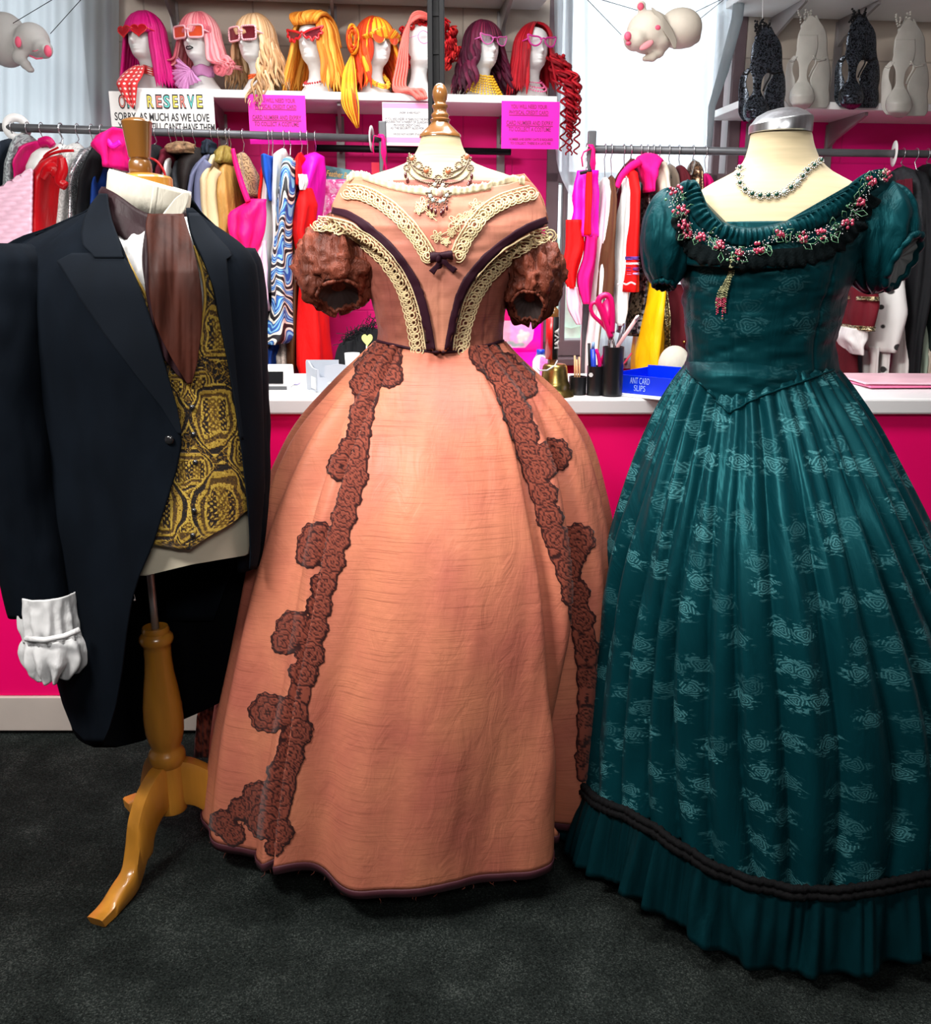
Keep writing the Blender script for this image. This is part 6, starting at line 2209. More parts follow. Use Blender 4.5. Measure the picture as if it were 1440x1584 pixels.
def garment(side, name, label, cat, m, rows, short, depth=.15, hang=True, dy=0.0, extra=(), sup=2.4, neck=True, amp=.009, kfold=5):
    """rows = (y, xl, xr) pixels at the plane of the rail; hangs edge-on from its own wire hanger"""
    NG[0] += 1; sd = NG[0]
    ht = rows[0]; xm = (ht[1] + ht[2]) / 2
    R = rail_at(side, xm)
    Y0 = R[1] + dy
    dd = lambda k: depth * (.45 if k == 0 else (.8 if k == 1 else 1.0))
    rr = [(y, a, b, dd(k), dd(k)) for k, (y, a, b) in enumerate(rows)]
    w0 = rows[0][2] - rows[0][1]
    if hang and neck and w0 > 5: rr.insert(0, (rows[0][0] - 3.5, rows[0][1] + w0 * .34, rows[0][2] - w0 * .34, depth * .16, depth * .16))
    ht_px = rows[-1][0] - rows[0][0]
    mbg = loft_mb(rr, Y0, nth=48, nrow=max(14, int(ht_px / 6)), sup=sup, smooth=False,
                  disp=lambda T, I, G: amp * np.sin(kfold * T + 4 * vn(T, I * 2, sd)) * sstep(0, .25, I) + amp * 1.4 * (vn(T * 1.5, I * 5, sd + 50) - .5))
    V = mbg.verts()
    top = P(xm, rows[0][0], Y0)
    t = thing(name, label, cat, (top[0], Y0, V[:, 2].min()), 'costumes on the ' + ('left' if side == 'L' else 'right') + ' rail')
    part('body', mbg, CM[m], t)
    for e in extra:
        kind = e[0]
        if kind == 'tube':
            _, pn, path, mm, yo = e
            part(pn, tube_px(path, Y0 - yo, 12), CM[mm] if isinstance(mm, str) else mm, t)
        elif kind == 'loft':
            _, pn, rws, mm, yo, dp = e
            part(pn, loft_mb([(y, a, b, dp, dp) for y, a, b in rws], Y0 - yo, nth=36, nrow=24, sup=2.3, smooth=len(rws) > 2, disp=lambda T, I, G: .005 * np.sin(5 * T + 3 * vn(T, I * 3, sd + 7))), CM[mm] if isinstance(mm, str) else mm, t)
    if hang:
        hx = R + np.array([0, 0, 0])
        mb = MB()
        aa_ = np.linspace(-2.3, 1.5, 14)
        hook = [R + np.array([.002 * math.sin(sd), -.019 * math.cos(q), .019 * math.sin(q) + .0]) for q in np.linspace(2.6, -1.2, 14)]
        nk = np.array([top[0], Y0, top[2] + .012])
        path = hook + [np.array([R[0], R[1] + .004, R[2] - .03]), nk]
        mb.tube(path, .0016, n=6)
        mb.tube([nk + np.array([0, -depth * .42, -.03]), nk + np.array([0, -.01, -.002]), nk, nk + np.array([0, .01, -.002]), nk + np.array([0, depth * .42, -.03])], .002, n=6)
        solo('coat_hanger', mb, M_hangwire, 'wire hanger hooked over the %s rail, holding the %s' % ('left' if side == 'L' else 'right', short), 'hanger', 'wire hangers on the rails')
    return t


g = garment
# ---- left rail
g('L', 'chiffon_dress', 'dark navy chiffon dress at the far left of the left rail', 'dress', 'navy', [(219, 15, 22), (236, 11, 28), (258, 4, 30), (285, -4, 27), (330, -14, 22), (420, -18, 22)], 'navy chiffon dress')
g('L', 'brocade_jacket', 'silver grey scroll brocade jacket beside the navy chiffon dress', 'jacket', 'silverbroc', [(212, 38, 46), (230, 33, 51), (258, 28, 51), (290, 26, 50), (420, 24, 50)], 'silver scroll jacket')
g('L', 'satin_blouse', 'crumpled magenta satin blouse between the silver jacket and the white dress with red piping', 'blouse', 'magenta', [(222, 50, 78), (234, 49, 66), (258, 50, 58), (310, 52, 57)], 'magenta satin blouse', extra=[('tube', 'sleeve', [(62, 221, 7), (74, 219, 8), (82, 226, 6)], 'magenta', .08)])
g('L', 'white_dress', 'white dress with red piping at the left of the rail', 'dress', 'white', [(227, 76, 112), (240, 62, 106), (262, 55, 100), (300, 52, 96), (420, 50, 92)], 'white dress with red piping',
  extra=[('tube', 'piping', [(55, 272, 2), (62, 252, 2), (76, 240, 2), (95, 234, 2.2), (114, 233, 2)], 'red', .15), ('tube', 'piping', [(60, 262, 1.6), (70, 240, 1.6), (90, 228, 1.6)], 'red', .13)])
g('L', 'red_gown', 'red satin gown with a ruffled bow front, behind the tailcoat shoulder', 'dress', 'red', [(244, 88, 103), (256, 74, 104), (276, 64, 104), (290, 66, 100), (345, 66, 96), (460, 60, 98)], 'red satin gown', dy=-.10,
  extra=[('tube', 'ruffle', [(66, 276, 5), (74, 264, 9), (84, 262, 10), (90, 272, 9)], 'red', .15), ('tube', 'ruffle', [(95, 244, 6), (97, 262, 8), (92, 280, 8), (102, 288, 7)], 'red', .17)])
g('L', 'lace_dress', 'ivory guipure lace dress beside the red satin gown', 'dress', 'ivory', [(226, 114, 126), (245, 108, 132), (282, 104, 130), (320, 100, 128), (420, 96, 124)], 'ivory lace dress')
g('L', 'sequin_dress', 'silver sequin dress on the left rail', 'dress', 'silver', [(232, 132, 150), (250, 128, 152), (270, 124, 148), (292, 126, 141), (330, 128, 142), (420, 126, 146)], 'silver sequin dress')
g('L', 'black_dress', 'black crepe dress between the silver sequin dress and the blue tunic', 'dress', 'black', [(229, 150, 162), (250, 148, 166), (282, 143, 162), (320, 138, 158), (420, 136, 158)], 'black crepe dress')
g('L', 'blue_tunic', 'sliver of a royal blue tunic beside the black crepe dress', 'tunic', 'royal', [(262, 159, 166), (285, 157, 168), (360, 155, 166)], 'royal blue tunic', hang=False)
g('L', 'peplum_jacket', 'hot pink peplum jacket standing up above the left rail beside the reserve sign', 'jacket', 'hot', [(201, 182, 191), (214, 166, 192), (228, 154, 192), (245, 172, 191), (262, 178, 190)], 'hot pink top', dy=-.12, hang=False,
  extra=[('tube', 'ruffle', [(154, 227, 3), (164, 218, 5), (174, 226, 4), (186, 220, 4)], 'neon', .10)])
g('L', 'fringed_blouse', 'white fringed blouse just left of the wooden neck finial', 'blouse', 'white', [(230, 190, 205), (250, 190, 207), (300, 188, 206), (400, 186, 206)], 'white fringed blouse')
g('L', 'black_jacket', 'black jacket with a red edge just right of the wooden neck finial', 'jacket', 'black', [(228, 234, 248), (246, 232, 256), (272, 236, 259), (330, 236, 258), (420, 236, 258)], 'black jacket with red edge', extra=[('tube', 'edging', [(232, 244, 1.5), (243, 250, 2), (252, 262, 2), (257, 276, 1.8)], 'red', .15)])
g('L', 'velvet_jacket', 'burgundy velvet jacket beside the red-edged black jacket', 'jacket', 'burg', [(232, 256, 270), (246, 257, 277), (270, 256, 268), (400, 252, 270)], 'burgundy velvet jacket')
g('L', 'white_blouse', 'white blouse sleeve between the burgundy and black lace jackets', 'blouse', 'shirt', [(244, 266, 278), (256, 265, 280), (285, 264, 277), (330, 262, 276)], 'white blouse')
g('L', 'lace_blouse', 'black lace blouse beside the white blouse', 'blouse', 'lace', [(250, 278, 288), (270, 276, 291), (300, 279, 296), (330, 284, 302), (420, 284, 302)], 'black lace bodice')
g('L', 'fur_collar', 'tan fur collar lying over the dark chocolate coat', 'collar', 'fur', [(221, 268, 296), (228, 262, 302), (238, 266, 298)], 'tan fur collar', dy=-.06, hang=False, depth=.10)
g('L', 'long_coat', 'dark chocolate velvet long coat under the tan fur collar', 'coat', 'choc', [(231, 284, 318), (250, 282, 323), (275, 284, 316), (300, 288, 306), (420, 292, 308)], 'dark chocolate coat')
g('L', 'navy_hood', 'small navy hood above the slate blue coat', 'hood', 'navy', [(216, 320, 325), (226, 318, 333), (240, 320, 332)], 'navy hood', hang=False, depth=.08)
g('L', 'tail_coat', 'slate blue wool coat with its sleeve facing out', 'coat', 'slate', [(241, 324, 331), (254, 314, 331), (275, 303, 322), (300, 301, 318), (420, 306, 320)], 'slate blue coat', extra=[('tube', 'sleeve', [(322, 250, 7), (312, 268, 9), (309, 300, 9), (312, 345, 8), (316, 380, 8)], 'slate', .12)])
g('L', 'frock_coat', 'beige wool frock coat beside the slate blue coat', 'coat', 'beige', [(241, 330, 345), (256, 330, 346), (280, 318, 341), (320, 317, 342), (376, 320, 350), (480, 320, 352)], 'beige frock coat', extra=[('tube', 'sleeve', [(337, 262, 7), (327, 282, 9), (328, 320, 10), (334, 375, 12)], 'beige', .12)])
g('L', 'ruched_blouse', 'olive gold ruched blouse above the gold pleated dress', 'blouse', 'olive', [(229, 342, 357), (240, 340, 360), (256, 342, 361)], 'olive ruched top')
g('L', 'pleated_dress', 'old gold pleated dress behind the neon pink apron', 'dress', 'gold', [(250, 351, 361), (266, 345, 366), (300, 342, 372), (340, 343, 377), (376, 350, 364), (500, 350, 372)], 'gold pleated dress', kfold=11, amp=.005)
g('L', 'bronze_jacket', 'bronze brocade jacket sleeve over the neon pink apron', 'jacket', 'brocgold', [(240, 371, 382), (262, 374, 391), (290, 384, 397), (306, 391, 399)], 'bronze brocade jacket')
g('L', 'apron', 'neon pink nylon apron with long straps hanging in folds', 'apron', 'apron', [(308, 386, 412), (330, 357, 411), (362, 358, 409), (398, 380, 390), (404, 383, 388)], 'neon pink apron', dy=-.16, depth=.05, hang=False,
  extra=[('tube', 'strap', [(360, 230, 3), (364, 250, 4), (374, 285, 4.5), (384, 312, 4.5)], 'apron', .02)])
g('L', 'plastic_bag', 'pale pink plastic garment bag beside the tailcoat shoulder', 'bag', 'palepink', [(372, 406, 411), (398, 388, 412), (440, 396, 413), (482, 406, 413)], 'pale pink bag', dy=-.14, hang=False, depth=.05)
g('L', 'red_slip', 'narrow red slip beside the sailor dress', 'dress', 'scarlet', [(246, 411, 419), (300, 408, 412), (362, 407, 412)], 'red slip')
g('L', 'sailor_dress', 'white sailor dress with a blue collar', 'dress', 'shirt', [(248, 414, 428), (272, 414, 430), (330, 411, 432), (400, 411, 430), (452, 408, 428)], 'sailor dress', extra=[('loft', 'collar', [(245, 414, 428), (268, 414, 431), (290, 421, 431), (314, 428, 432)], 'sailor', .02, .155)])
g('L', 'white_shirt', 'white shirt between the sailor dress and the swirl print dress', 'shirt', 'shirt', [(234, 436, 442), (244, 428, 442), (300, 428, 440), (400, 430, 440)], 'plain white shirt')
g('L', 'print_dress', 'long blue and white swirl print dress', 'dress', 'swirl', [(246, 440, 458), (262, 439, 461), (300, 438, 460), (340, 435, 457), (400, 430, 456), (470, 427, 457), (520, 415, 459), (528, 414, 450)], 'swirl print dress', dy=-.06, amp=.008)
g('L', 'red_blouse', 'red blouse with a white tie between the swirl dress and neon cape', 'blouse', 'scarlet', [(240, 463, 470), (262, 462, 474), (290, 464, 476)], 'red blouse', extra=[('loft', 'tie', [(270, 463, 473), (285, 464, 474), (294, 466, 470)], 'shirt', .12, .02)])
g('L', 'cape', 'neon magenta nylon cape behind the long scarlet coat', 'cape', 'neon', [(240, 472, 504), (262, 468, 502), (300, 464, 498), (345, 470, 490), (420, 470, 490)], 'neon magenta cape', dy=.04)
g('L', 'long_red_coat', 'long scarlet wool coat falling behind the puffed brown sleeve', 'coat', 'scarlet', [(290, 468, 482), (318, 461, 490), (360, 460, 482), (440, 470, 500), (500, 468, 507), (560, 466, 512), (578, 474, 500)], 'long scarlet coat', dy=-.05, amp=.010)
g('L', 'leather_coat', 'bronze leather coat strip beside the swirl print dress', 'coat', 'bronze', [(335, 456, 464), (420, 453, 470), (520, 452, 468), (590, 450, 466)], 'bronze leather coat', hang=False)
g('L', 'dark_tunic', 'black tunic hem beside the tailcoat elbow', 'tunic', 'black', [(440, 396, 416), (480, 398, 420), (512, 396, 420)], 'black tunic', hang=False)
g('L', 'satin_breeches', 'olive gold satin breeches with brown cuffs', 'trousers', 'olive', [(490, 400, 410), (520, 400, 419), (552, 403, 420)], 'olive breeches', hang=False, extra=[('loft', 'cuff', [(550, 404, 421), (566, 405, 421)], 'bronze', .0, .155)])
g('L', 'blue_trousers', 'royal blue trousers below the swirl print dress', 'trousers', 'royal', [(518, 420, 434), (545, 420, 436), (580, 420, 436)], 'royal blue trousers', hang=False)
g('L', 'tweed_skirt', 'oatmeal tweed skirt below the swirl print dress', 'skirt', 'tweed', [(520, 434, 452), (550, 435, 458), (592, 437, 462)], 'oatmeal tweed skirt', hang=False)
# ---- right rail
g('R', 'two_tone_dress', 'magenta and red dress clipped at the window end of the right rail', 'dress', 'neon', [(264, 890, 925), (300, 888, 925), (345, 886, 922), (366, 888, 922)], 'magenta and red dress', dy=-.08, depth=.05, neck=False,
  extra=[('loft', 'red_panel', [(268, 905, 914), (320, 904, 914), (364, 903, 913)], 'scarlet', .02, .05), ('loft', 'side_panel', [(340, 876, 898), (380, 875, 902), (430, 873, 890), (446, 880, 888)], 'scarlet', .03, .03), ('loft', 'pale_panel', [(444, 876, 892), (480, 880, 899), (502, 893, 898)], 'palepink', .03, .02),
         ('loft', 'skirt_panel', [(364, 906, 922), (400, 902, 920), (430, 893, 916), (470, 903, 911)], 'hot', .03, .03), ('tube', 'clip', [(897, 268, 2.6), (906, 266, 2.6), (915, 264, 2.6)], M_black, .06)])
g('R', 'long_shirt', 'long white shirt hanging by the window beside the brown coat', 'shirt', 'shirt', [(278, 931, 940), (300, 926, 943), (370, 918, 938), (450, 911, 932), (530, 906, 922), (600, 904, 920)], 'long white shirt')
g('R', 'suede_coat', 'brown suede coat between two white shirts', 'coat', 'brown', [(276, 941, 950), (310, 938, 950), (360, 932, 947), (410, 923, 946), (458, 920, 944)], 'brown suede coat', dy=-.05)
g('R', 'burgundy_tunic', 'burgundy tunic under the hot pink hoodie', 'tunic', 'burg', [(250, 968, 984), (275, 958, 972), (300, 952, 964), (342, 944, 952)], 'burgundy tunic')
g('R', 'white_smock', 'white smock sleeve left of the striped red sleeve', 'shirt', 'shirt', [(276, 962, 970), (300, 957, 971), (350, 949, 969), (410, 946, 967), (478, 946, 967), (500, 948, 958)], 'white smock', dy=-.06)
g('R', 'folk_jacket', 'red folk jacket with striped cuffs on the sleeve', 'jacket', 'scarlet', [(266, 969, 985), (300, 967, 986), (345, 963, 985), (400, 957, 984), (450, 954, 983)], 'red folk jacket', dy=-.10, amp=.003,
  extra=[('loft', 'cuff_stripe', [(397, 958, 983.5), (402, 958, 983.5)], cl('violet_braid', '5a3484'), .003, .155), ('loft', 'cuff_stripe', [(406, 958, 983.5), (409, 958, 983.5)], cl('white_braid', 'e8dce0'), .003, .155), ('loft', 'cuff_stripe', [(413, 958, 983.5), (418, 958, 983.5)], cl('purple_braid', '6a2060'), .003, .155),
         ('loft', 'cuff_stripe', [(421, 958, 983.5), (424, 958, 983.5)], cl('lilac_braid', 'b08ab8'), .003, .155), ('tube', 'rickrack', [(955, 440, 1.4), (962, 438, 1.4), (969, 440, 1.4), (976, 437, 1.4), (983, 440, 1.4)], cl('pale_braid', 'e8d0d0'), .165)])
g('R', 'sequin_jacket', 'black jacket scattered with sequins behind the red folk jacket', 'jacket', 'blksequin', [(270, 986, 997), (300, 986, 1001), (350, 984, 1001), (420, 976, 1000), (480, 964, 999), (516, 960, 997)], 'black sequin jacket')
g('R', 'hoodie', 'hot pink hoodie lying over the right rail', 'hoodie', 'hot', [(241, 986, 1016), (252, 980, 1022), (268, 988, 1008), (300, 994, 1004)], 'hot pink hoodie', dy=-.05, extra=[('tube', 'sleeve', [(990, 250, 6), (976, 258, 6), (962, 272, 5), (954, 290, 4)], 'hot', .10)])
g('R', 'sequin_camisole', 'silver sequin camisole below the cream linen shirt', 'camisole', 'silver', [(284, 1004, 1016), (310, 1002, 1024), (345, 1000, 1022), (365, 1001, 1014)], 'silver sequin top')
g('R', 'linen_shirt', 'cream linen shirt on the right rail behind the teal sleeve', 'shirt', 'cream', [(252, 1012, 1028), (270, 1008, 1034), (296, 1010, 1032), (330, 1014, 1024)], 'cream linen shirt', dy=-.05)
g('R', 'animal_print_blouse', 'brown animal print blouse beside the cream linen shirt', 'blouse', 'print', [(258, 1030, 1041), (275, 1028, 1044), (320, 1026, 1044), (420, 1024, 1044)], 'animal print top')
g('R', 'maroon_blouse', 'small maroon blouse behind the teal gown shoulder', 'blouse', 'maroon', [(260, 1046, 1056), (275, 1043, 1061), (330, 1040, 1062)], 'maroon blouse')
g('R', 'beaded_camisole', 'amber beaded camisole behind the teal gown neckline', 'camisole', 'amberbead', [(252, 1069, 1076), (270, 1066, 1080), (320, 1060, 1084)], 'amber beaded top')
g('R', 'flower_garland', 'pink flower garland hanging by the window frame', 'garland', 'hot', [(272, 1087, 1096), (284, 1084, 1100), (320, 1080, 1104)], 'pink flower garland', depth=.06)
g('R', 'yellow_trousers', 'sunflower yellow satin trousers above the blue tray', 'trousers', 'yellow', [(412, 998, 1008), (440, 1000, 1024), (480, 994, 1021), (520, 986, 1019), (545, 981, 1018), (590, 978, 1022)], 'yellow trousers', hang=False, dy=-.08)
g('R', 'sequin_strip_dress', 'narrow gold sequin dress edge beside the yellow trousers', 'dress', 'goldseq', [(440, 1021, 1030), (500, 1020, 1028), (560, 1018, 1026)], 'gold sequin dress', hang=False)
g('R', 'velvet_tunic', 'maroon velvet tunic with brass buttons behind the teal gown waist', 'tunic', 'maroon', [(440, 1030, 1056), (470, 1027, 1064), (520, 1022, 1066), (548, 1020, 1066)], 'maroon velvet tunic', hang=False, extra=[('tube', 'button', [(1021, 531, 1.2), (1022, 531, 2.2), (1023, 531, 1.2)], M_goldf, .16), ('tube', 'button', [(1056, 529, 1.4), (1058, 529, 2.6), (1060, 529, 1.4)], M_goldf, .16)])
g('R', 'guard_jacket', 'maroon jacket sleeve with gold braid and a white frilled cuff', 'jacket', 'wine', [(400, 1314, 1338), (440, 1311, 1341), (470, 1308, 1340), (505, 1303, 1336)], 'gold-braided maroon jacket', hang=False, dy=-.08,
  extra=[('loft', 'gold_braid', [(457, 1311, 1342), (463, 1310, 1342)], 'goldseq', .004, .155), ('loft', 'gold_braid', [(501, 1303, 1337), (508, 1303, 1337)], 'goldseq', .004, .155), ('loft', 'frilled_cuff', [(506, 1304, 1332), (522, 1301, 1333), (534, 1306, 1326), (546, 1312, 1322)], 'shirt', .03, .10)])
g('R', 'spotted_suit', 'white suit with black spots under the grey-lined teal sleeve', 'costume', 'spot', [(400, 1350, 1386), (440, 1345, 1389), (480, 1341, 1388), (525, 1336, 1382), (540, 1338, 1374)], 'white spotted suit', hang=False, dy=-.06,
  extra=[('loft', 'leg', [(535, 1342, 1352), (592, 1340, 1350)], 'spot', .05, .06), ('loft', 'leg', [(535, 1360, 1370), (592, 1356, 1366)], 'spot', .05, .06)])
g('R', 'white_gown', 'white gown strip beside the black coat', 'dress', 'white', [(430, 1376, 1392), (500, 1374, 1388), (590, 1366, 1380)], 'white gown', hang=False)
g('R', 'lace_jacket', 'black lace and maroon jacket behind the teal puffed sleeve', 'jacket', 'lace', [(262, 1384, 1408), (285, 1382, 1410), (340, 1380, 1404), (420, 1380, 1402)], 'black lace jacket', extra=[('loft', 'front_panel', [(278, 1394, 1404), (300, 1396, 1404), (320, 1397, 1402)], 'burg', .10, .05)])
g('R', 'long_black_coat', 'long black coat beside the white spotted suit', 'coat', 'black', [(268, 1410, 1424), (295, 1404, 1426), (380, 1396, 1424), (460, 1386, 1420), (520, 1382, 1408), (585, 1382, 1400)], 'long black coat', dy=-.04)
g('R', 'velvet_cloak', 'dense black velvet cloak at the far right of the rail', 'cloak', 'dblack', [(258, 1424, 1446), (285, 1420, 1462), (400, 1420, 1466), (478, 1420, 1466)], 'black velvet cloak')
g('R', 'green_robe', 'dark forest green robe between the black coat and the velvet cloak', 'robe', 'forest', [(300, 1412, 1422), (400, 1408, 1424), (500, 1404, 1420), (590, 1396, 1414)], 'forest green robe', hang=False)
g('R', 'sage_tabard', 'sage grey tabard strip low on the right rail', 'tabard', 'sage', [(470, 1404, 1420), (530, 1400, 1416), (590, 1395, 1411)], 'sage grey tabard', hang=False, dy=-.03)
g('R', 'satin_robe', 'wine red satin robe low at the far right', 'robe', 'wine', [(470, 1424, 1448), (530, 1418, 1446), (590, 1410, 1440)], 'wine red robe', hang=False)
g('R', 'wool_trousers', 'grey wool trousers below the gold-braided maroon jacket', 'trousers', 'greyp', [(500, 1312, 1338), (540, 1313, 1336), (592, 1312, 1334)], 'grey wool trousers', hang=False, dy=.05)
g('R', 'maroon_gown', 'dark maroon gown against the teal gown waist', 'dress', 'maroon', [(430, 1290, 1318), (500, 1286, 1314), (592, 1278, 1318)], 'dark maroon gown', hang=False, dy=.03)
g('R', 'paper_bag', 'crumpled cream bag at the right edge above the pink folders', 'bag', 'cream', [(532, 1428, 1446), (545, 1424, 1450), (590, 1421, 1450)], 'cream bag', hang=False, dy=-.12, depth=.06)
# pleated pale pink plastic packet at the left edge
pk = row_panel([(262, 46, 50), (290, 0, 50), (300, -22, 50), (345, -26, 49), (420, -30, 48)], lambda x, y: 3.12, 30, 40, 0, lambda x, y: .006 * math.sin(y * .9 + x * .12), smooth=False)
solo('plastic_packet', pk, CM['palepink'], 'pale pink pleated plastic packet behind the tailcoat at the left edge', 'packet', solid=.012)
# ------------------------------------------------------------------ lettering
def text_mb(s, size, ext=.0006, offset=0.0, align='CENTER', sx=1.0, shear=0.0, space=1.0):
    """letters as a mesh in the XY plane, baseline at y = 0"""
    cu = bpy.data.curves.new('lettering', 'FONT')
    cu.body = s; cu.size = size; cu.extrude = ext; cu.offset = offset; cu.align_x = align; cu.shear = shear; cu.space_character = space; cu.resolution_u = 3
    ob = bpy.data.objects.new('lettering', cu); COL.objects.link(ob)
    dg = bpy.context.evaluated_depsgraph_get()
    me = bpy.data.meshes.new_from_object(ob.evaluated_get(dg))
    V = np.array([v.co for v in me.vertices]) if len(me.vertices) else np.zeros((0, 3)); F = [list(p.vertices) for p in me.polygons]
    bpy.data.objects.remove(ob); bpy.data.curves.remove(cu); bpy.data.meshes.remove(me)
    V = V * np.array([sx, 1, 1])
    return V, F


def put_text(mb, s, size, o, ux, uy, mi=0, fit=None, **k):
    V, F = text_mb(s, size, **k)
    if len(V) == 0: return
    if fit:
        w = V[:, 0].max() - V[:, 0].min()
        V = V * np.array([fit / w, 1, 1])
    ux, uy = np.array(ux, float), np.array(uy, float); uz = np.cross(ux, uy)
    mb.add(np.array(o) + V[:, :1] * ux + V[:, 1:2] * uy + V[:, 2:3] * uz, F, None, None, mi)


M_ink = plain('black_marker_ink', (.015, .014, .018), .6)
M_paper = plain('laminated_white_paper', (.74, .73, .70), .35, var=.03)
M_neon = plain('neon_pink_paper', (.95, .0, .46), .5, var=.04)
M_pinkink = plain('dark_pink_print', (.22, .0, .10), .6)
M_greyink = plain('grey_print', (.14, .13, .15), .6)
UXW = np.array([math.cos(WA), math.sin(WA), 0]); UZ = np.array([0, 0, 1.0]); UNW = np.array([math.sin(WA), -math.cos(WA), 0])


def wl(l): return np.array(M_WALL @ Vector(l))


def sign(name, label, cx0, cx1, y0, y1, out, m, group=None, skew=0.0):
    a = PW(cx0, y0, out); b = PW(cx1, y1, out)
    t = thing(name, label, 'sign', wl(((a[0] + b[0]) / 2, -out, b[2])), group)
    mb = MB().box(((a[0] + b[0]) / 2, -out, (a[2] + b[2]) / 2), (b[0] - a[0], .0022, a[2] - b[2])).xf(M_WALL)
    part('sheet', mb, m, t, smooth=False)
    return t, a, b


def line_at(mb, s, px0, px1, ybase, hpx, out, mi=0, fit=True, **k):
    a = PW(px0, ybase, out + .0018); b = PW(px1, ybase, out + .0018); h = PW(px0, ybase - hpx, out)[2] - a[2]
    o = (wl(a) + wl(b)) / 2
    put_text(mb, s, h / .70, o, UXW, UZ, mi, fit=(b[0] - a[0]) if fit else None, **k)


# ON RESERVE poster pinned to the shelf edge
OUT = .345
t, a, b = sign('reserve_sign', 'hand lettered white ON RESERVE poster on the shelf edge under the magenta wig', 168, 334, 141, 208, OUT, M_paper)
mk = MB()
line_at(mk, 'SORRY, AS MUCH AS WE LOVE', 178, 324, 187, 12, OUT, ext=.0003, offset=.0006)
line_at(mk, "YOU, YOU STILL CAN'T HAVE THEM", 184, 333, 202, 11.5, OUT, ext=.0003, offset=.0006)
part('lettering', mk, M_ink, t, smooth=False)
cols = {'red': plain('salmon_marker', (.78, .22, .18), .6), 'teal': plain('aqua_marker', (.12, .58, .52), .6), 'yel': plain('yellow_marker', (.86, .70, .10), .6)}
lets = [('O', 184, 195, 'red'), ('N', 197, 209, 'teal'), ('R', 227, 238, 'yel'), ('E', 241, 251, 'red'), ('S', 253, 264, 'teal'), ('E', 267, 276, 'yel'), ('R', 278, 288, 'red'), ('V', 290, 302, 'teal'), ('E', 304, 314, 'yel')]
for ch, x0, x1, cn in lets:
    mk, mc = MB(), MB()
    line_at(mk, ch, x0, x1, 167, 20, OUT, ext=.0003, offset=.0030)
    line_at(mc, ch, x0 + 1.2, x1 - 1.2, 166, 18, OUT + .0009, ext=.0003, offset=.0002)
    part('outline', mk, M_ink, part('letter', mc, cols[cn], t, smooth=False), smooth=False)

# neon pink card signs
L1 = ['YOU WILL NEED YOUR', 'PHYSICAL CREDIT CARD', 'CARD NUMBER AND EXPIRY', 'TO COLLECT A COSTUME', 'NUMBER AND EXPIRY DATE IS REQUIRED', 'TO COLLECT. THERE IS A LATE FEE']
for lab, x0, x1, y0, y1, ink in (('neon pink card notice below the blonde wig, behind the left rail', 383, 475, 146, 224, M_pinkink), ('neon pink card notice below the scarlet wig beside the window', 776, 864, 156, 231, M_pinkink)):
    t, a, b = sign('pink_notice', lab, x0, x1, y0, y1, OUT + .002, M_neon, 'neon pink card notices')
    mk = MB(); W = x1 - x0
    H = y1 - y0
    for s, fx0, fx1, fy, hp in ((L1[0], .16, .80, .16, 6), (L1[1], .13, .82, .28, 6), (L1[2], .08, .90, .50, 6.5), (L1[3], .12, .86, .63, 6.5), (L1[4], .13, .90, .82, 3.6), (L1[5], .15, .86, .90, 3.6)):
        line_at(mk, s, x0 + fx0 * W, x0 + fx1 * W, y0 + fy * H, hp, OUT + .002, ext=.0002, offset=.0003)
    for fx0, fx1, fy in ((.13, .82, .30), (.08, .90, .52)):
        p = PW(x0 + fx0 * W, y0 + fy * H, OUT + .004); q = PW(x0 + fx1 * W, y0 + fy * H, OUT + .004)
        mk.box(wl((p + q) / 2), (q[0] - p[0], .0006, .0022), R=np.array(Matrix.Rotation(WA, 3, 'Z')))
    part('lettering', mk, ink, t, smooth=False)
# white policy notice
t, a, b = sign('policy_notice', 'white under 18 policy notice with pink bands, behind the wooden acorn finial', 591, 666, 158, 226, OUT + .003, M_paper)
mk = MB()
for s, x0, x1, y, hp in (('UNDER 18 HIRE POLICY', 617, 650, 176, 3.2), ('IF YOU ARE UNDER 18 YEARS OLD THE SHOP', 596, 664, 186, 3.6), ('REQUIRES THAT A PARENT OR GUARDIAN', 596, 662, 190.5, 3.6), ('PROVIDES CREDIT CARD', 609, 650, 195.5, 3.4), ('AS THE SECURITY ALSO FOR', 604, 656, 200, 3.4), ('WE DO NOT ACCEPT STUDENT', 608, 656, 209, 2.8)):
    line_at(mk, s, x0, x1, y, hp, OUT + .003, ext=.0002, offset=.0002)
part('lettering', mk, M_greyink, t, smooth=False)
M_band = plain('pink_band', (.86, .28, .52), .5)
for y0, y1 in ((159, 168), (212, 221)):
    mb = MB()
    p = PW(591.5, y0, OUT + .0045); q = PW(665.5, y1, OUT + .0045)
    mb.box(wl((p + q) / 2), (q[0] - p[0], .0006, p[2] - q[2]), R=np.array(Matrix.Rotation(WA, 3, 'Z')))
    part('pink_band', mb, M_band, t, smooth=False)

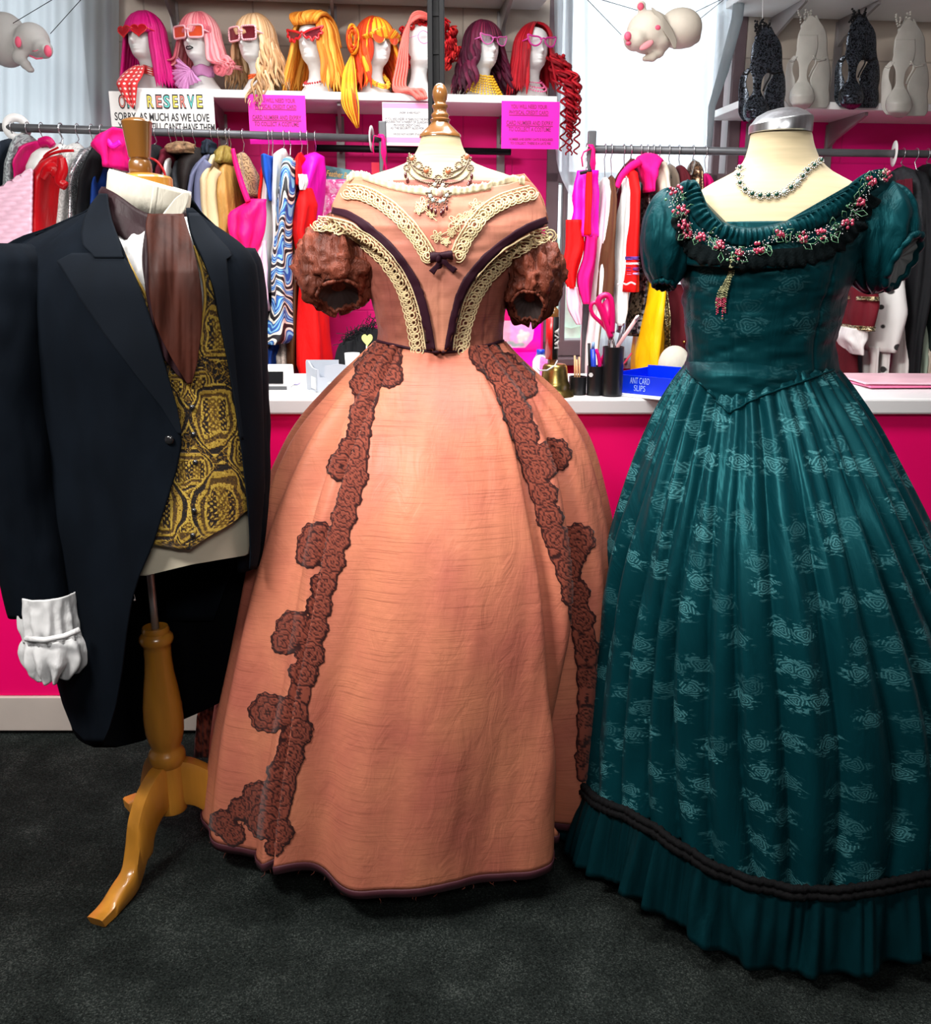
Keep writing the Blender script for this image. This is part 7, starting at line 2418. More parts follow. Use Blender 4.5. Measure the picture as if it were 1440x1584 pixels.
# ------------------------------------------------------------------ feather packet on the wall bracket
pk_out = .20
a, b = PW(500, 252, pk_out), PW(546, 282, pk_out)
t = thing('feather_packet', 'packet of pink feathers with a teal header card behind the brown puffed sleeve', 'packet', wl(PW(520, 350, pk_out)))
tm = NT('teal_header_card'); tm.set(rough=.35); tm.base(tm.ramp(tm.noise(tm.coord('Object'), 14, 2), [(.42, (.01, .012, .018)), (.58, (.10, .34, .38))]))
sk = [PW(x, y, pk_out) for x, y in ((502, 256), (549, 264), (549, 284), (498, 278))]
q = np.array([wl(p) for p in sk])
mb = MB(); mb.add(np.vstack([q, q + UNW * .003]), [(0, 1, 2, 3), (4, 5, 6, 7), (0, 1, 5, 4), (1, 2, 6, 5), (2, 3, 7, 6), (3, 0, 4, 7)])
part('header_card', mb, tm.m, t, smooth=False)
mk = MB()
put_text(mk, 'Feather Boa', .030, wl(PW(524, 274.5, pk_out)) + UNW * .0045, UXW * .985 - UZ * .11, UZ, fit=.098, shear=.35, ext=.0002, offset=.0004)
part('lettering', mk, plain('gold_print', (.62, .42, .10), .4), t, smooth=False)
pl_ = row_panel([(278, 498, 549), (310, 494, 548), (345, 490, 546), (470, 500, 545)], lambda x, y: wall_depth(pk_out)(x, y), 22, 40, 0, lambda x, y: .012 * (float(vn(x * .12, y * .12, 5)) - .2), smooth=False)
fm = NT('pink_feathers_in_film'); fm.set(rough=.15, coat=.8); fm.base(fm.ramp(fm.noise(fm.coord('Object'), 38, 4, .6), [(.35, (.62, .02, .20)), (.52, (.85, .14, .42)), (.66, (.92, .68, .80))]))
part('film_bag', pl_, fm.m, t, solid=.02)
mb = MB().box(wl(PW(582, 261, .20)), (.036, .003, .045), R=np.array(Matrix.Rotation(WA, 3, 'Z')))
solo('red_tag', mb, plain('red_card', (.82, .01, .06), .5), 'small red hang tag on the wall behind the end of the left rail', 'tag', smooth=False)
bx = PW(575, 225, .2)
# ------------------------------------------------------------------ things on the counter
ZC = 1.0325


def C3(px, py):
    """point on the counter top under a pixel"""
    d = ray(px, py); k = (ZC - CAMZ) / d[2]
    return np.array([0, 0, CAMZ]) + d * k


# brass bell with a turned handle and a red sleeve
bp = C3(856, 612); YB = bp[1]
t = thing('hand_bell', 'brass bell with a wooden handle in a red printed sleeve, on the counter edge', 'bell', bp)
M_brass = plain('aged_brass', (.52, .38, .12), .28, metal=1.0, var=.25, vscale=30)
prof = [(616.5, 20), (616, 30), (612, 30.5), (609, 29), (604, 25), (600, 23), (596, 24), (592, 22.5), (588, 21), (572, 19.5), (566, 18.5), (563, 16), (562, 8)]
part('bell_body', lathe_px(prof, 857, YB), M_brass, t, auto=60)
hd = part('handle', lathe_px([(564, 7), (556, 7), (488, 8.2), (480, 8.4), (477, 6), (475, 4), (472, 4), (469, 6), (464, 6.2), (460, 4), (458, 1)], 854, YB), M_wood_dark, t, auto=50)
hx = P(854, 520, YB)[0]
n = 36; ang = np.linspace(0, 2 * math.pi, n, endpoint=False)
rr = 9.6 * pxm(520, YB); z0_, z1_ = P(854, 555, YB)[2], P(854, 490, YB)[2]
for nm, a0, a1, m in (('red_sleeve', -math.pi * 1.45, -math.pi * .50, M_redf), ('black_sleeve', -math.pi * .50, math.pi * .55, M_black)):
    a_ = np.linspace(a0, a1, 20)
    G_ = np.zeros((2, 20, 3))
    for j, z in enumerate((z0_, z1_)):
        G_[j, :, 0] = hx + rr * np.cos(a_); G_[j, :, 1] = YB + rr * np.sin(a_); G_[j, :, 2] = z
    part(nm, MB().grid(G_), m, hd, solid=.0008)
V, F = text_mb('JAVA', .021, ext=.0, offset=.0010)
w = V[:, 0].max() - V[:, 0].min()
V[:, 0] *= .060 / w
V[:, 0] -= (V[:, 0].max() + V[:, 0].min()) / 2
ac = -math.pi * .27
x_ = (V[:, 1] - .0075)     # text runs upwards; height wraps round the sleeve
Vt = np.stack([hx + (rr + .0024) * np.cos(ac - x_ / rr), YB + (rr + .0024) * np.sin(ac - x_ / rr), (z0_ + z1_) / 2 + V[:, 0] - .002], 1)
part('lettering', MB().add(Vt, F), M_paper, hd, smooth=False)
mb = MB().tube([P(829, 566, YB - .03), P(834, 573, YB - .04), P(846, 573, YB - .045), P(858, 566, YB - .03), P(862, 558, YB - .015)], .0022, n=7)
part('cord', mb, M_shirt, t)

# black pen pots
M_pot = plain('black_plastic_pot', (.010, .010, .012), .3)


def pot(name, label, xc, x0, x1, y0, y1):
    p = C3(xc, y1 - 2); Y = p[1]
    t = thing(name, label, 'pen pot', p, 'black pen pots on the counter')
    rw = (x1 - x0) / 2
    hgt = P(xc, y0, Y)[2]
    R_ = rw * pxm(y1, Y)
    mb = MB().lathe([(R_ * .2, ZC + .001), (R_, ZC + .001), (R_ * 1.02, hgt), (R_ * .92, hgt), (R_ * .9, ZC + .01), (R_ * .1, ZC + .01)], (p[0], Y, 0), 32)
    part('cup', mb, M_pot, t, auto=40)
    return t, p[0], Y, R_, hgt


t1, x1_, Y1, R1, h1 = pot('pen_pot', 'short black pot of wooden sticks beside the brass bell', 893, 880, 907, 582, 612)
t2, x2_, Y2, R2, h2 = pot('pen_pot', 'middle black pot with a white hexagon sticker holding a blue marker', 919.5, 907, 932, 566, 613)
t3, x3_, Y3, R3, h3 = pot('pen_pot', 'tallest black pot holding the pink scissors', 946, 930, 962, 536, 614)
a6 = [(.0065 * math.cos(k * math.pi / 3), .0065 * math.sin(k * math.pi / 3)) for k in range(6)]
part('sticker', MB().prism(a6, P(914, 580, Y2 - R2 - .0005), (1, 0, 0), (0, 0, 1), .001), M_white, t2, smooth=False, label='white hexagon sticker')
M_stick = plain('peach_wood_stick', (.72, .40, .20), .6)
for k, (xa, xb, ya) in enumerate(((888, 886, 550), (893, 889, 556), (897, 893, 552))):
    solo('wooden_stick', MB().tube([(x1_ + (xa - 893) * .0014, Y1 - .004 * k, ZC + .012), P(xb + 3, ya, Y1 - .004 * k)], .0028, n=6), M_stick, 'flat wooden stick in the short black pot', 'stick', 'wooden sticks in the short pot')
M_blue = plain('blue_marker', (.01, .05, .55), .35)
t = thing('marker_pen', 'blue marker pen in the stickered pot', 'pen', (x2_, Y2, ZC + .012))
part('barrel', MB().tube([(x2_, Y2 - .003, ZC + .012), P(917, 540, Y2 - .003)], .0075, n=12), M_blue, t); part('cap', MB().tube([P(917, 540, Y2 - .003), P(918, 529, Y2 - .003)], [.005, .004], n=10), plain('pale_blue_cap', (.25, .42, .75), .3), t)
solo('pen', MB().tube([(x2_ - .012, Y2, ZC + .012), P(911, 531, Y2)], .004, n=8), M_black, 'black pen in the stickered pot', 'pen')
t = thing('small_scissors', 'magenta plastic scissors pushed into the stickered pot', 'scissors', (x2_ + .008, Y2, ZC + .012))
mb = MB(); mb.tube([(x2_ + .008, Y2 - .008, ZC + .02), P(928, 562, Y2 - .008), P(925, 548, Y2 - .008), P(922, 540, Y2 - .008)], [.004, .006, .005, .004], n=8).tube([P(929, 562, Y2 - .006), P(935, 548, Y2 - .006), P(938, 538, Y2 - .006)], [.006, .005, .004], n=8)
part('handle', mb, CM['hot'], t)
# big pink scissors
t = thing('scissors', 'large hot pink scissors standing in the tallest pot', 'scissors', (x3_, Y3, ZC + .012))
M_pinkpl = plain('hot_pink_plastic', (.88, .005, .17), .3)
mb = MB()
mb.tube([P(*q, Y3) for q in spline([(943, 515), (930, 500), (917, 487), (914, 474), (920, 468), (929, 478), (937, 494), (945, 510)], 40)], .0055, n=8)
mb.tube([P(*q, Y3 - .008) for q in spline([(945, 522), (934, 490), (926, 468), (930, 459), (939, 457), (945, 466), (947, 490), (946, 515)], 40)], .0085, n=8)
G_ = [(931, 470), (938, 462), (943, 470), (945, 492), (944, 512), (938, 500)]
o = P(938, 488, Y3 - .008); mb.prism([((x - 938) * pxm(488, Y3), -(y - 488) * pxm(488, Y3)) for x, y in G_], o, (1, 0, 0), (0, 0, 1), .010)
part('handle', mb, M_pinkpl, t)
mb = MB()
for dx in (-1, 1):
    mb.tube([P(944, 512, Y3), P(946 + dx * 4, 535, Y3), (x3_ + dx * .004, Y3, ZC + .03)], [.005, .004, .002], n=6, flat=.3)
part('blade', mb, M_chrome, t)
t = thing('pen', 'clear barrelled pen standing in the tallest pot', 'pen', (x3_ + .01, Y3, ZC + .012))
part('barrel', MB().tube([(x3_ + .006, Y3 + .006, ZC + .02), P(956, 532, Y3 + .006), P(964, 505, Y3 + .006)], .0045, n=8), plain('smoky_plastic', (.10, .10, .12), .15), t); part('tip', MB().tube([P(964, 505, Y3 + .006), P(966, 497, Y3 + .006)], [.004, .001], n=8), M_chrome, t)
t = thing('nail_file', 'pale pink strip with a hole leaning out of the tallest pot', 'strip', (x3_ + .012, Y3 - .006, ZC + .012))
part('strip', MB().tube([(x3_ + .004, Y3 - .006, ZC + .05), P(956, 535, Y3 - .006), P(987, 489, Y3 - .006)], .0055, n=8, flat=.35), plain('pale_pink_strip', (.85, .45, .45), .4), t)
part('tip', MB().tube([P(983, 494, Y3 - .0075), P(988, 487.5, Y3 - .0075)], .0058, n=8, flat=.4), plain('cream_tip', (.85, .80, .70), .4), t)
solo('white_pen', MB().tube([(x3_ - .01, Y3 + .004, ZC + .02), P(950, 506, Y3 + .004)], .005, n=8), M_white, 'white pen behind the pink scissors', 'pen')

# blue slip tray
fl_, fr_ = C3(958, 608), C3(1018, 614)
ux = (fr_ - fl_); ux /= np.linalg.norm(ux); uy = np.array([-ux[1], ux[0], 0])
L_, D_, H_ = .30, .16, .062
M_bluep = plain('bright_blue_plastic', (.0, .035, .78), .3)
t = thing('slip_tray', 'bright blue plastic slip tray behind the black pen pots', 'tray', fl_)
mb = MB(); th = .003; mid = fl_ + ux * L_ / 2 + uy * D_ / 2
Rz = np.array([ux, uy, [0, 0, 1]]).T
for c, s in (((0, -D_ / 2, H_ / 2 - .004), (L_, th, H_ - .008)), ((0, D_ / 2, H_ / 2 + .003), (L_, th, H_ + .006)), ((-L_ / 2, 0, H_ / 2), (th, D_, H_)), ((L_ / 2, 0, H_ / 2), (th, D_, H_)), ((0, 0, .003), (L_, D_, .004))):
    mb.box(mid + Rz @ np.array(c), s, R=Rz)
part('box', mb, M_bluep, t, smooth=False, bevel=.001)
mk = MB()
put_text(mk, 'ANT CARD', .026, fl_ + ux * .066 + uy * -.0025 + UZ * .031, ux, UZ, fit=.062, ext=.0002, offset=-.0002)
put_text(mk, 'SLIPS', .024, fl_ + ux * .066 + uy * -.0025 + UZ * .011, ux, UZ, fit=.036, ext=.0002, offset=-.0002)
part('lettering', mk, plain('pale_chalk_ink', (.45, .60, .95), .6), t, smooth=False)
pt = MB().box(mid + Rz @ np.array((.02, -D_ / 2 - .03, -.0)) + UZ * .0012, (.34, .05, .002), R=Rz)
solo('paper_sheet', pt, M_white, 'white paper strip under the blue tray and pen pots', 'paper', smooth=False)

# white cap on the far side of the tray
cpx = P(1042, 578, 3.02)
t = thing('cap', 'white soft cap behind the blue tray', 'cap', (cpx[0], 3.02, ZC))
mb = MB().ell((cpx[0], 3.02, ZC + .045), (.052, .06, .062), 30, 16, disp=lambda D: 1 + .04 * np.sin(6 * np.arctan2(D[..., 1], D[..., 0])) * (1 - np.abs(D[..., 2])))
part('crown', mb, M_collar, t); part('band', MB().tube([(cpx[0] + .053 * math.cos(q), 3.02 + .061 * math.sin(q), ZC + .012) for q in np.linspace(0, 6.28, 30)[:-1]], .007, n=6, closed=True), M_shirt, t)
# handled red knife-like strap behind the pots
solo('red_strap', MB().tube([P(962, 566, 2.95), P(970, 556, 2.95), P(977, 546, 2.95)], [.004, .008, .006], n=8, flat=.4), plain('crimson_strap', (.42, .01, .04), .5), 'crimson strap lying behind the tallest pen pot', 'strap')

# left of the copper gown: card terminal, tray, papers
def boxpx(x0, x1, y0, y1, Y, dep):
    a, b = P(x0, y0, Y), P(x1, y1, Y)
    return ((a[0] + b[0]) / 2, Y + dep / 2, (a[2] + b[2]) / 2), (abs(b[0] - a[0]), dep, abs(a[2] - b[2]))


p = C3(424, 604); Yt = p[1]
t = thing('card_terminal', 'white card terminal with a black front at the tailcoat elbow', 'card terminal', p)
w_ = .075
pr_ = [(0, ZC), (.0, ZC + .014), (.012, ZC + .062), (.035, ZC + .070), (.12, ZC + .064), (.14, ZC)]
mb = MB().prism([(y, z) for y, z in pr_], (p[0], Yt, 0), (0, 1, 0), (0, 0, 1), w_)
part('case', mb, M_white, t, smooth=False, bevel=.003)
part('front', MB().box((p[0] - .004, Yt + .0035, ZC + .037), (w_ * .86, .006, .036), R=np.array(Matrix.Rotation(-.245, 3, 'X'))), plain('glossy_black', (.008, .008, .009), .12, coat=.5), t, smooth=False, bevel=.001)
part('base', MB().box((p[0], Yt - .001, ZC + .0065), (w_ * 1.01, .006, .012)), M_grey, t, smooth=False)
# grey letter tray with cut-away sides
p = C3(498, 607); Yt = p[1]
t = thing('letter_tray', 'grey cut-away desk tray beside the copper skirt', 'tray', p)
M_gtray = plain('cool_grey_plastic', (.42, .46, .52), .4)
mb = MB(); k = pxm(600, Yt)
q = lambda x, y: np.array([(x - 498) * k, 0, 0])
z = lambda y: P(498, y, Yt)[2] - ZC
mb.prism([(0, 0), (.088, 0), (.088, z(565)), (.062, z(563)), (.024, z(566)), (.021, z(584)), (.008, z(584)), (.005, z(572)), (0, z(571))], (p[0] - .012, Yt, ZC), (1, 0, 0), (0, 0, 1), .004)
o2 = np.array([p[0] - .012, Yt, ZC]); d2 = np.array([-.55, .83, 0]); d2 /= np.linalg.norm(d2)
mb.prism([(0, 0), (.072, 0), (.072, z(562)), (.055, z(561)), (.030, z(570)), (0, z(572))], o2, d2, (0, 0, 1), .004)
mb.prism([(0, 0), (.095, 0), (.095, z(560)), (0, z(560))], o2 + d2 * .072, (1, 0, 0), (0, 0, 1), .004)
mb.box((p[0] + .012, Yt + .03, ZC + .004), (.10, .06, .004))
part('panels', mb, M_gtray, t, smooth=False)
part('label', MB().prism([(.006, .006), (.036, .010), (.036, .044), (.006, .042)], o2 - np.cross(d2, [0, 0, 1.0]) * 0 + np.array([-.83, -.55, 0]) * .0028, d2, (0, 0, 1), .001), M_white, t, smooth=False, label='white paper label on the tray side')
solo('slip_pad', MB().box((p[0] + .05, Yt - .006, ZC + .028), (.06, .012, .004)), M_white, 'white slip of paper across the grey desk tray', 'paper', smooth=False)
c = C3(455, 594); solo('sticky_note', MB().box(c + UZ * .0022, (.032, .05, .0012)), plain('lilac_paper', (.50, .46, .80), .6), 'lilac sticky note on the counter between the card terminal and the grey tray', 'note', smooth=False)
c = C3(450, 604); solo('paper_sheet', MB().box(c + UZ * .0008, (.16, .10, .0014)), M_white, 'white paper sheet on the counter beside the tailcoat', 'paper', smooth=False)
p = C3(546, 590); mb = MB().lathe([(.010, ZC), (.020, ZC), (.024, P(546, 546, p[1])[2]), (.021, P(546, 546, p[1])[2]), (.017, ZC + .006), (.002, ZC + .006)], (p[0], p[1], 0), 26)
solo('paper_cup', mb, M_white, 'white cup on the counter beside the copper skirt', 'cup')
# black feathered bag and green heart
p = P(556, 560, 3.12)
t = thing('feathered_bag', 'black feather-trimmed bag behind the copper gown waist', 'bag', (p[0], 3.12, ZC))
bg = row_panel([(508, 566, 582), (520, 548, 584), (530, 536, 586), (545, 530, 590), (556, 527, 592), (580, 527, 592)], lambda x, y: 3.08, 24, 22, 0, lambda x, y: .010 * math.sin(x * .35 + y * .05), smooth=False)
part('body', bg, CM['black'], t, solid=.05)
mb = MB(); rs = np.random.RandomState(9)
for x, y in spline([(532, 526), (545, 518), (558, 512), (570, 505), (580, 497)], 150):
    c = P(x + rs.normal(0, 2), y + rs.normal(0, 3), 3.05); d = rs.normal(0, 1, 3) * .014
    mb.tube([c, c + d * .6 + [0, 0, .002], c + d], .0011, n=4)
part('feather_trim', mb, CM['black'], t, kind='stuff')
ht = np.stack([np.sin(aa) ** 3, (.81 * np.cos(aa) - .31 * np.cos(2 * aa) - .12 * np.cos(3 * aa) - .06 * np.cos(4 * aa))], 1) * np.array([.017, .021])
t = thing('heart_ornament', 'pale green heart ornament beside the copper gown waist', 'ornament', P(568, 535, 2.95))
part('heart', MB().prism([tuple(v) for v in ht], P(568, 525, 2.95), (1, 0, 0), (0, 0, 1), .012), plain('pale_green_glaze', (.62, .72, .22), .3), t, smooth=False, bevel=.004)
pq = P(567, 534, 2.95); part('stem', MB().tube([pq, (pq[0], 2.95, ZC)], .0025, n=6), M_white, t)
# right of the copper gown: neon pink holder, bag with a rose, bottle
p = C3(818, 590)
t = thing('brochure_holder', 'neon magenta acrylic brochure holder behind the copper gown', 'holder', p)
Yh = p[1] + .05
h0, h1_ = P(798, 500, Yh), P(834, 590, Yh)
M_acr = plain('neon_magenta_acrylic', (.90, .0, .42), .2, coat=.4)
part('back', MB().box(((h0[0] + h1_[0]) / 2 - .008, Yh, (ZC + h0[2] + .03) / 2), (h1_[0] - h0[0] + .02, .004, h0[2] + .03 - ZC)), M_acr, t, smooth=False)
part('pocket', MB().box(((h0[0] + h1_[0]) / 2 - .008, Yh - .03, ZC + .045), (h1_[0] - h0[0] + .02, .004, .09)).box((h1_[0] + .002, Yh - .015, ZC + .045), (.003, .03, .09)).box(((h0[0] + h1_[0]) / 2 - .008, Yh - .015, ZC + .002), (h1_[0] - h0[0] + .02, .03, .003)), M_acr, t, smooth=False)
t = thing('wrapped_rose', 'artificial rose in clear film beside the copper gown waist', 'flower', P(800, 535, Yh - .05))
mb = row_panel([(496, 776, 822), (510, 776, 826), (525, 778, 824), (538, 784, 812)], lambda x, y: Yh - .06, 20, 18, 0, lambda x, y: .008 * (float(vn(x * .2, y * .2, 3)) - .5), smooth=False)
part('film', mb, mat_sheer('clear_film', (.85, .86, .92), .45), t)
mb = MB()
for k in range(9):
    a_ = k * 2.4; r_ = .003 + .0016 * k
    c = P(808, 520, Yh - .05) + np.array([r_ * math.cos(a_), -.004, r_ * math.sin(a_)]); mb.ell(c, (.009, .004, .009), 9, 6)
part('bloom', mb, plain('blush_petal', (.85, .48, .42), .6), t)
mb = MB()
for x, y in ((790, 530), (797, 534), (806, 533)):
    mb.ell(P(x, y, Yh - .055), (.013, .002, .006), 10, 5)
part('leaf', mb, plain('dark_green_leaf', (.03, .09, .04), .6), t)
p = C3(835, 602)
t = thing('water_bottle', 'small clear plastic bottle beside the brass bell', 'bottle', p)
gb = NT('clear_plastic'); gb.set(rough=.08, trans=.85, ior=1.2); gb.base((.88, .94, 1.0))
tb_ = P(838, 548, p[1])[2]
part('body', MB().lathe([(.004, ZC), (.022, ZC), (.024, ZC + .03), (.024, tb_ - .02), (.012, tb_), (.004, tb_)], (p[0], p[1], 0), 24), gb.m, t); part('cap', MB().lathe([(.012, tb_), (.012, tb_ + .014), (.002, tb_ + .014)], (p[0], p[1], 0), 18), M_blue, t)
# pink folders at the right
M_fold = plain('pale_pink_folder', (.86, .52, .60), .35, var=.12, vscale=5); M_fold2 = plain('pink_folder_edge', (.82, .18, .36), .4)
for k, (lab, dz, rz, m) in enumerate((('pink folder at the bottom of the stack beside the teal skirt', .004, .03, M_fold2), ('pale iridescent folder on top of the stack beside the teal skirt', .013, -.05, M_fold))):
    c = C3(1400, 596)
    solo('folder', MB().box((c[0] + .02, c[1] + .06, ZC + dz), (.34, .30, .006), R=np.array(Matrix.Rotation(rz, 3, 'Z')) @ np.array(Matrix.Rotation(-.02, 3, 'X'))), m, lab, 'folder', 'pink folders on the counter', smooth=False, bevel=.001)

# ------------------------------------------------------------------ hanging pigs
M_pig = plain('cream_papier_mache', (.62, .56, .46), .7, var=.08, vscale=10)
M_pigpink = plain('rose_paint', (.75, .10, .18), .6)
M_wing = plain('dusty_ribbon_wing', (.36, .32, .26), .7)


def pig_part(name, blobs, m, par, vox=.006):
    mb = MB()
    for c, r in blobs: mb.ell(c, r, 20, 14)
    o = part(name, mb, m, par)
    md = o.modifiers.new('join', 'REMESH'); md.mode = 'VOXEL'; md.voxel_size = vox; md.use_smooth_shade = True
    sm = o.modifiers.new('soft', 'SMOOTH'); sm.iterations = 8; sm.factor = .5
    return o


YP = 3.55; e = lambda x, y, dY=0.0: P(x, y, YP + dY); s_ = pxm(50, YP)
t = thing('hanging_pig', 'cream papier mache pig with rosy cheeks hanging on wires before the window', 'ornament', e(1030, 60))
pig_part('body', [(e(1052, 44), (34 * s_, .075, 29 * s_)), (e(1064, 48, .01), (20 * s_, .06, 24 * s_)), (e(1003, 50, -.02), (34 * s_, .075, 31 * s_)), (e(983, 62, -.06), (18 * s_, .045, 16 * s_)), (e(973, 58, -.075), (9 * s_, .03, 10 * s_)), (e(1018, 64, -.02), (20 * s_, .06, 18 * s_)), (e(1018, 78, -.03), (11 * s_, .022, 12 * s_)), (e(1008, 88, -.04), (9 * s_, .02, 8 * s_)), (e(998, 91, -.045), (6 * s_, .016, 4.5 * s_)),
                  (e(992, 10, -.01), (8 * s_, .014, 9 * s_)), (e(1018, 42, -.075), (10 * s_, .014, 8 * s_)), (e(1078, 55, .02), (6 * s_, .03, 12 * s_))], M_pig, t)
part('snout', MB().ell(e(971, 56, -.100), (5.5 * s_, .010, 6.5 * s_), 14, 8), M_pigpink, t, label='pink snout')
part('mouth', MB().ell(e(972, 67, -.092), (4.2 * s_, .010, 3.2 * s_), 12, 8), M_pigpink, t)
part('ear', MB().ell(e(991, 10, -.024), (5 * s_, .006, 5.5 * s_), 12, 8), M_pigpink, t); part('ear', MB().ell(e(1016, 43, -.087), (6 * s_, .007, 4.5 * s_), 12, 8), M_pigpink, t)
part('eye', MB().tube([e(984, 53, -.096), e(987, 55, -.096), e(990, 54, -.095)], .0012, n=5), M_black, t)
part('cheek', MB().ell(e(1000, 70, -.088), (12 * s_, .006, 5 * s_), 14, 8, R=np.array(Matrix.Rotation(-.5, 3, 'Y'))), plain('cheek_blush', (.72, .28, .30), .7), t)
mb = row_panel([(12, 1007, 1010), (25, 1013, 1026), (45, 1024, 1040), (62, 1036, 1047), (76, 1042, 1045)], lambda x, y: YP - .085 + .0007 * abs(x - 1025), 8, 20, smooth=False)
part('wing', mb, M_wing, t, solid=.004)
for pa in ([(905, -4), (940, 27), (961, 54)], [(925, -2), (960, 9), (986, 16)], [(1044, 34), (1080, 16), (1118, -2)], [(1078, 33), (1100, 16), (1124, -4)]):
    pts = [e(x, y, -.03) for x, y in pa]; d = pts[-1] - pts[0]; hi = pts[0] if pts[0][2] > pts[-1][2] else pts[-1]
    lo_ = pts[-1] if pts[0][2] > pts[-1][2] else pts[0]; k = (2.80 - lo_[2]) / max(.02, hi[2] - lo_[2]); pts2 = [lo_, lo_ + (hi - lo_) * k]
    part('wire', MB().tube(pts2, .0011, n=5), M_black, t)
YP = 3.40; s_ = pxm(60, YP)
M_pig2 = plain('pale_lilac_papier_mache', (.46, .45, .43), .75, var=.05)
t = thing('hanging_pig', 'dim grey papier mache pig head hanging at the upper left corner', 'ornament', e(48, 70))
pig_part('body', [(e(50, 62), (26 * s_, .06, 25 * s_)), (e(66, 76, -.03), (15 * s_, .04, 14 * s_)), (e(72, 78, -.05), (7 * s_, .03, 10 * s_)), (e(10, 62, .03), (34 * s_, .07, 40 * s_)), (e(28, 66, -.04), (9 * s_, .02, 11 * s_)), (e(30, 88, -.03), (12 * s_, .018, 12 * s_)), (e(40, 100, -.04), (9 * s_, .016, 8 * s_)), (e(47, 108, -.045), (7 * s_, .015, 5 * s_))], M_pig2, t)
part('snout', MB().ell(e(74, 79, -.082), (5.5 * s_, .012, 8.5 * s_), 14, 8), M_pigpink, t); part('ear', MB().ell(e(28, 65, -.060), (5 * s_, .006, 8 * s_), 12, 8), M_pigpink, t)
part('mouth', MB().tube([e(46, 86, -.075), e(56, 91, -.078), e(66, 90, -.075)], .0025, n=6), M_pigpink, t); part('eye', MB().tube([e(50, 79, -.075), e(55, 79, -.078), e(59, 77, -.075)], .0012, n=5), M_pigpink, t)
for pa in ([(20, 36), (80, 0)], [(78, 52), (123, 2)]):
    lo_, hi = e(*pa[0], -.02), e(*pa[1], -.02); k = (2.80 - lo_[2]) / (hi[2] - lo_[2])
    part('wire', MB().tube([lo_, lo_ + (hi - lo_) * k], .0012, n=5), M_black, t)

# ------------------------------------------------------------------ long-nosed masks on the right shelf
M_mblack = mat_sequin('black_beaded_mask', (.10, .12, .15), (.004, .005, .007), 260)
M_mwhite = plain('ivory_mask_skin', (.50, .49, .44), .45, var=.10, vscale=14)
M_mwhite2 = plain('grey_ivory_mask_skin', (.42, .41, .37), .45, var=.10, vscale=14)


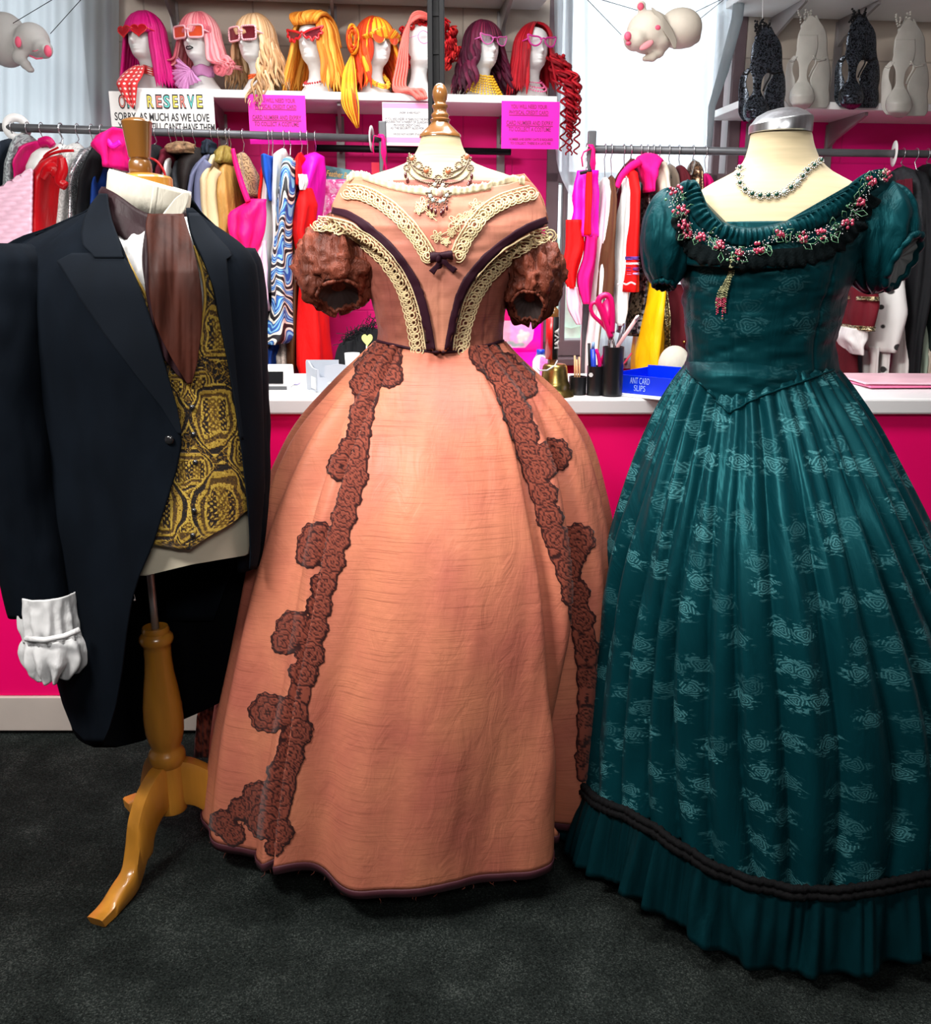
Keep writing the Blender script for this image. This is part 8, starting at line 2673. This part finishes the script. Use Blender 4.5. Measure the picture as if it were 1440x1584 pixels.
def mask(label, dx, dy, sc, m, trim, tassel, lift=0.0):
    fx = lambda x: (x - 1246) * sc + 1246 + dx; fy = lambda y: (y - 95) * sc + 95 + dy
    OUT_ = .40 if dy > 5 else .30
    wd0 = wall_depth(OUT_)
    T = thing('horse_mask', label, 'mask', np.array(wl(PW(fx(1242), fy(165), .26))), 'long-nosed masks on the right shelf')
    R_ = lambda rows: [(fy(y), fx(a), fx(b)) for y, a, b in rows]

    def skin(nose):
        def f(x, y):
            u = min(1, abs((x - fx(1249)) / (40 * sc))); yy = (y - dy - 95) / sc + 95
            n_ = max(0, 1 - ((x - fx(1241)) / (21 * sc)) ** 2) if nose else 0
            return wd0(x, y) - .075 * math.sqrt(1 - u * u) - math.sqrt(n_) * np.interp(yy, [70, 100, 128, 148, 160, 168], [0, .015, .02, .06, .05, .0])
        return f
    face = row_panel(R_([(54, 1236, 1264), (75, 1233, 1264), (88, 1231, 1260), (98, 1235, 1252), (112, 1236, 1248), (122, 1235, 1248), (132, 1229, 1253), (142, 1223, 1258), (152, 1221.5, 1260), (160, 1224, 1256), (166, 1230, 1250), (169, 1238, 1244)]), skin(True), 30, 60, .002)
    part('face', face, m, T, solid=.004)
    br = row_panel(R_([(24, 1252, 1256), (36, 1244, 1269), (50, 1236, 1277), (65, 1233, 1279), (78, 1233, 1279), (88, 1238, 1280), (93, 1252, 1280)]), skin(False), 30, 30)
    part('brow', br, m, T, solid=.004)
    ck = row_panel(R_([(88, 1271, 1280), (100, 1264, 1283), (112, 1257, 1284), (124, 1253, 1284), (136, 1255, 1282), (150, 1256, 1283), (163, 1254, 1281), (167, 1250, 1278)]), skin(False), 18, 40)
    part('cheek', ck, m, T, solid=.004)
    cl_ = row_panel(R_([(86, 1228, 1234), (95, 1220, 1229), (110, 1216, 1226), (124, 1215, 1230), (136, 1215, 1230), (158, 1217, 1228), (165, 1222, 1230)]), skin(False), 12, 30)
    part('cheek', cl_, m, T, solid=.004)
    S_ = Surf(face, br, ck, cl_)
    mb = MB()
    for pa in ([(1233, 88), (1227, 95), (1221, 94)], [(1256, 90), (1266, 94), (1276, 92)], [(1257, 86), (1262, 96), (1254, 112), (1251, 120)]):
        h = S_.hits(spline([(fx(x), fy(y)) for x, y in pa], 14), .002)
        if len(h) == 14: mb.tube(h, .0035, n=6)
    part('strap', mb, trim, T)
    mb = MB(); rs = np.random.RandomState(int(dx) % 97)
    for k in range(tassel):
        x = 1248 + rs.uniform(-10, 14); L = rs.uniform(10, 22)
        b0 = P(fx(x), fy(34), wd0(fx(x), fy(34)) - .03); b1 = P(fx(x + rs.normal(0, 3)), fy(34 - L), wd0(fx(x), fy(34)) - .04)
        for q in np.linspace(0, 1, 6): mb.ell(b0 + (b1 - b0) * q + rs.normal(0, .0015, 3), .0042, 7, 5)
    part('crest', mb, trim, T)
    ears = MB()
    for pa in ([(1247, 60), (1244, 40), (1252, 22)], [(1258, 58), (1266, 40), (1262, 24)]):
        pts = [P(fx(x), fy(y), wd0(fx(x), fy(y)) - .02) for x, y in pa]; ears.tube(pts, [.018, .014, .003], n=8, flat=.5)
    part('ear', ears, m, T)
    if lift:
        c = P(fx(1250), fy(28), wd0(fx(1250), fy(28)) - .03); part('string', MB().tube([c, c + np.array([.006, .05, 2.352 - c[2]])], .001, n=5), M_white, T)
    return T


mask('black beaded long-nosed mask hung on a string beside the window', -71, 20, 1.04, M_mblack, M_black, 16, .1)
mask('ivory long-nosed mask directly above the brushed steel neck cap', 0, 0, 1.0, M_mwhite, M_mwhite2, 5)
mask('black beaded long-nosed mask sitting flat on the shelf between two ivory masks', 76, 0, 1.0, M_mblack, M_black, 14)
mask('greyish ivory long-nosed mask hanging over the shelf edge at the far right', 150, 9, 1.05, M_mwhite2, M_mwhite, 4)
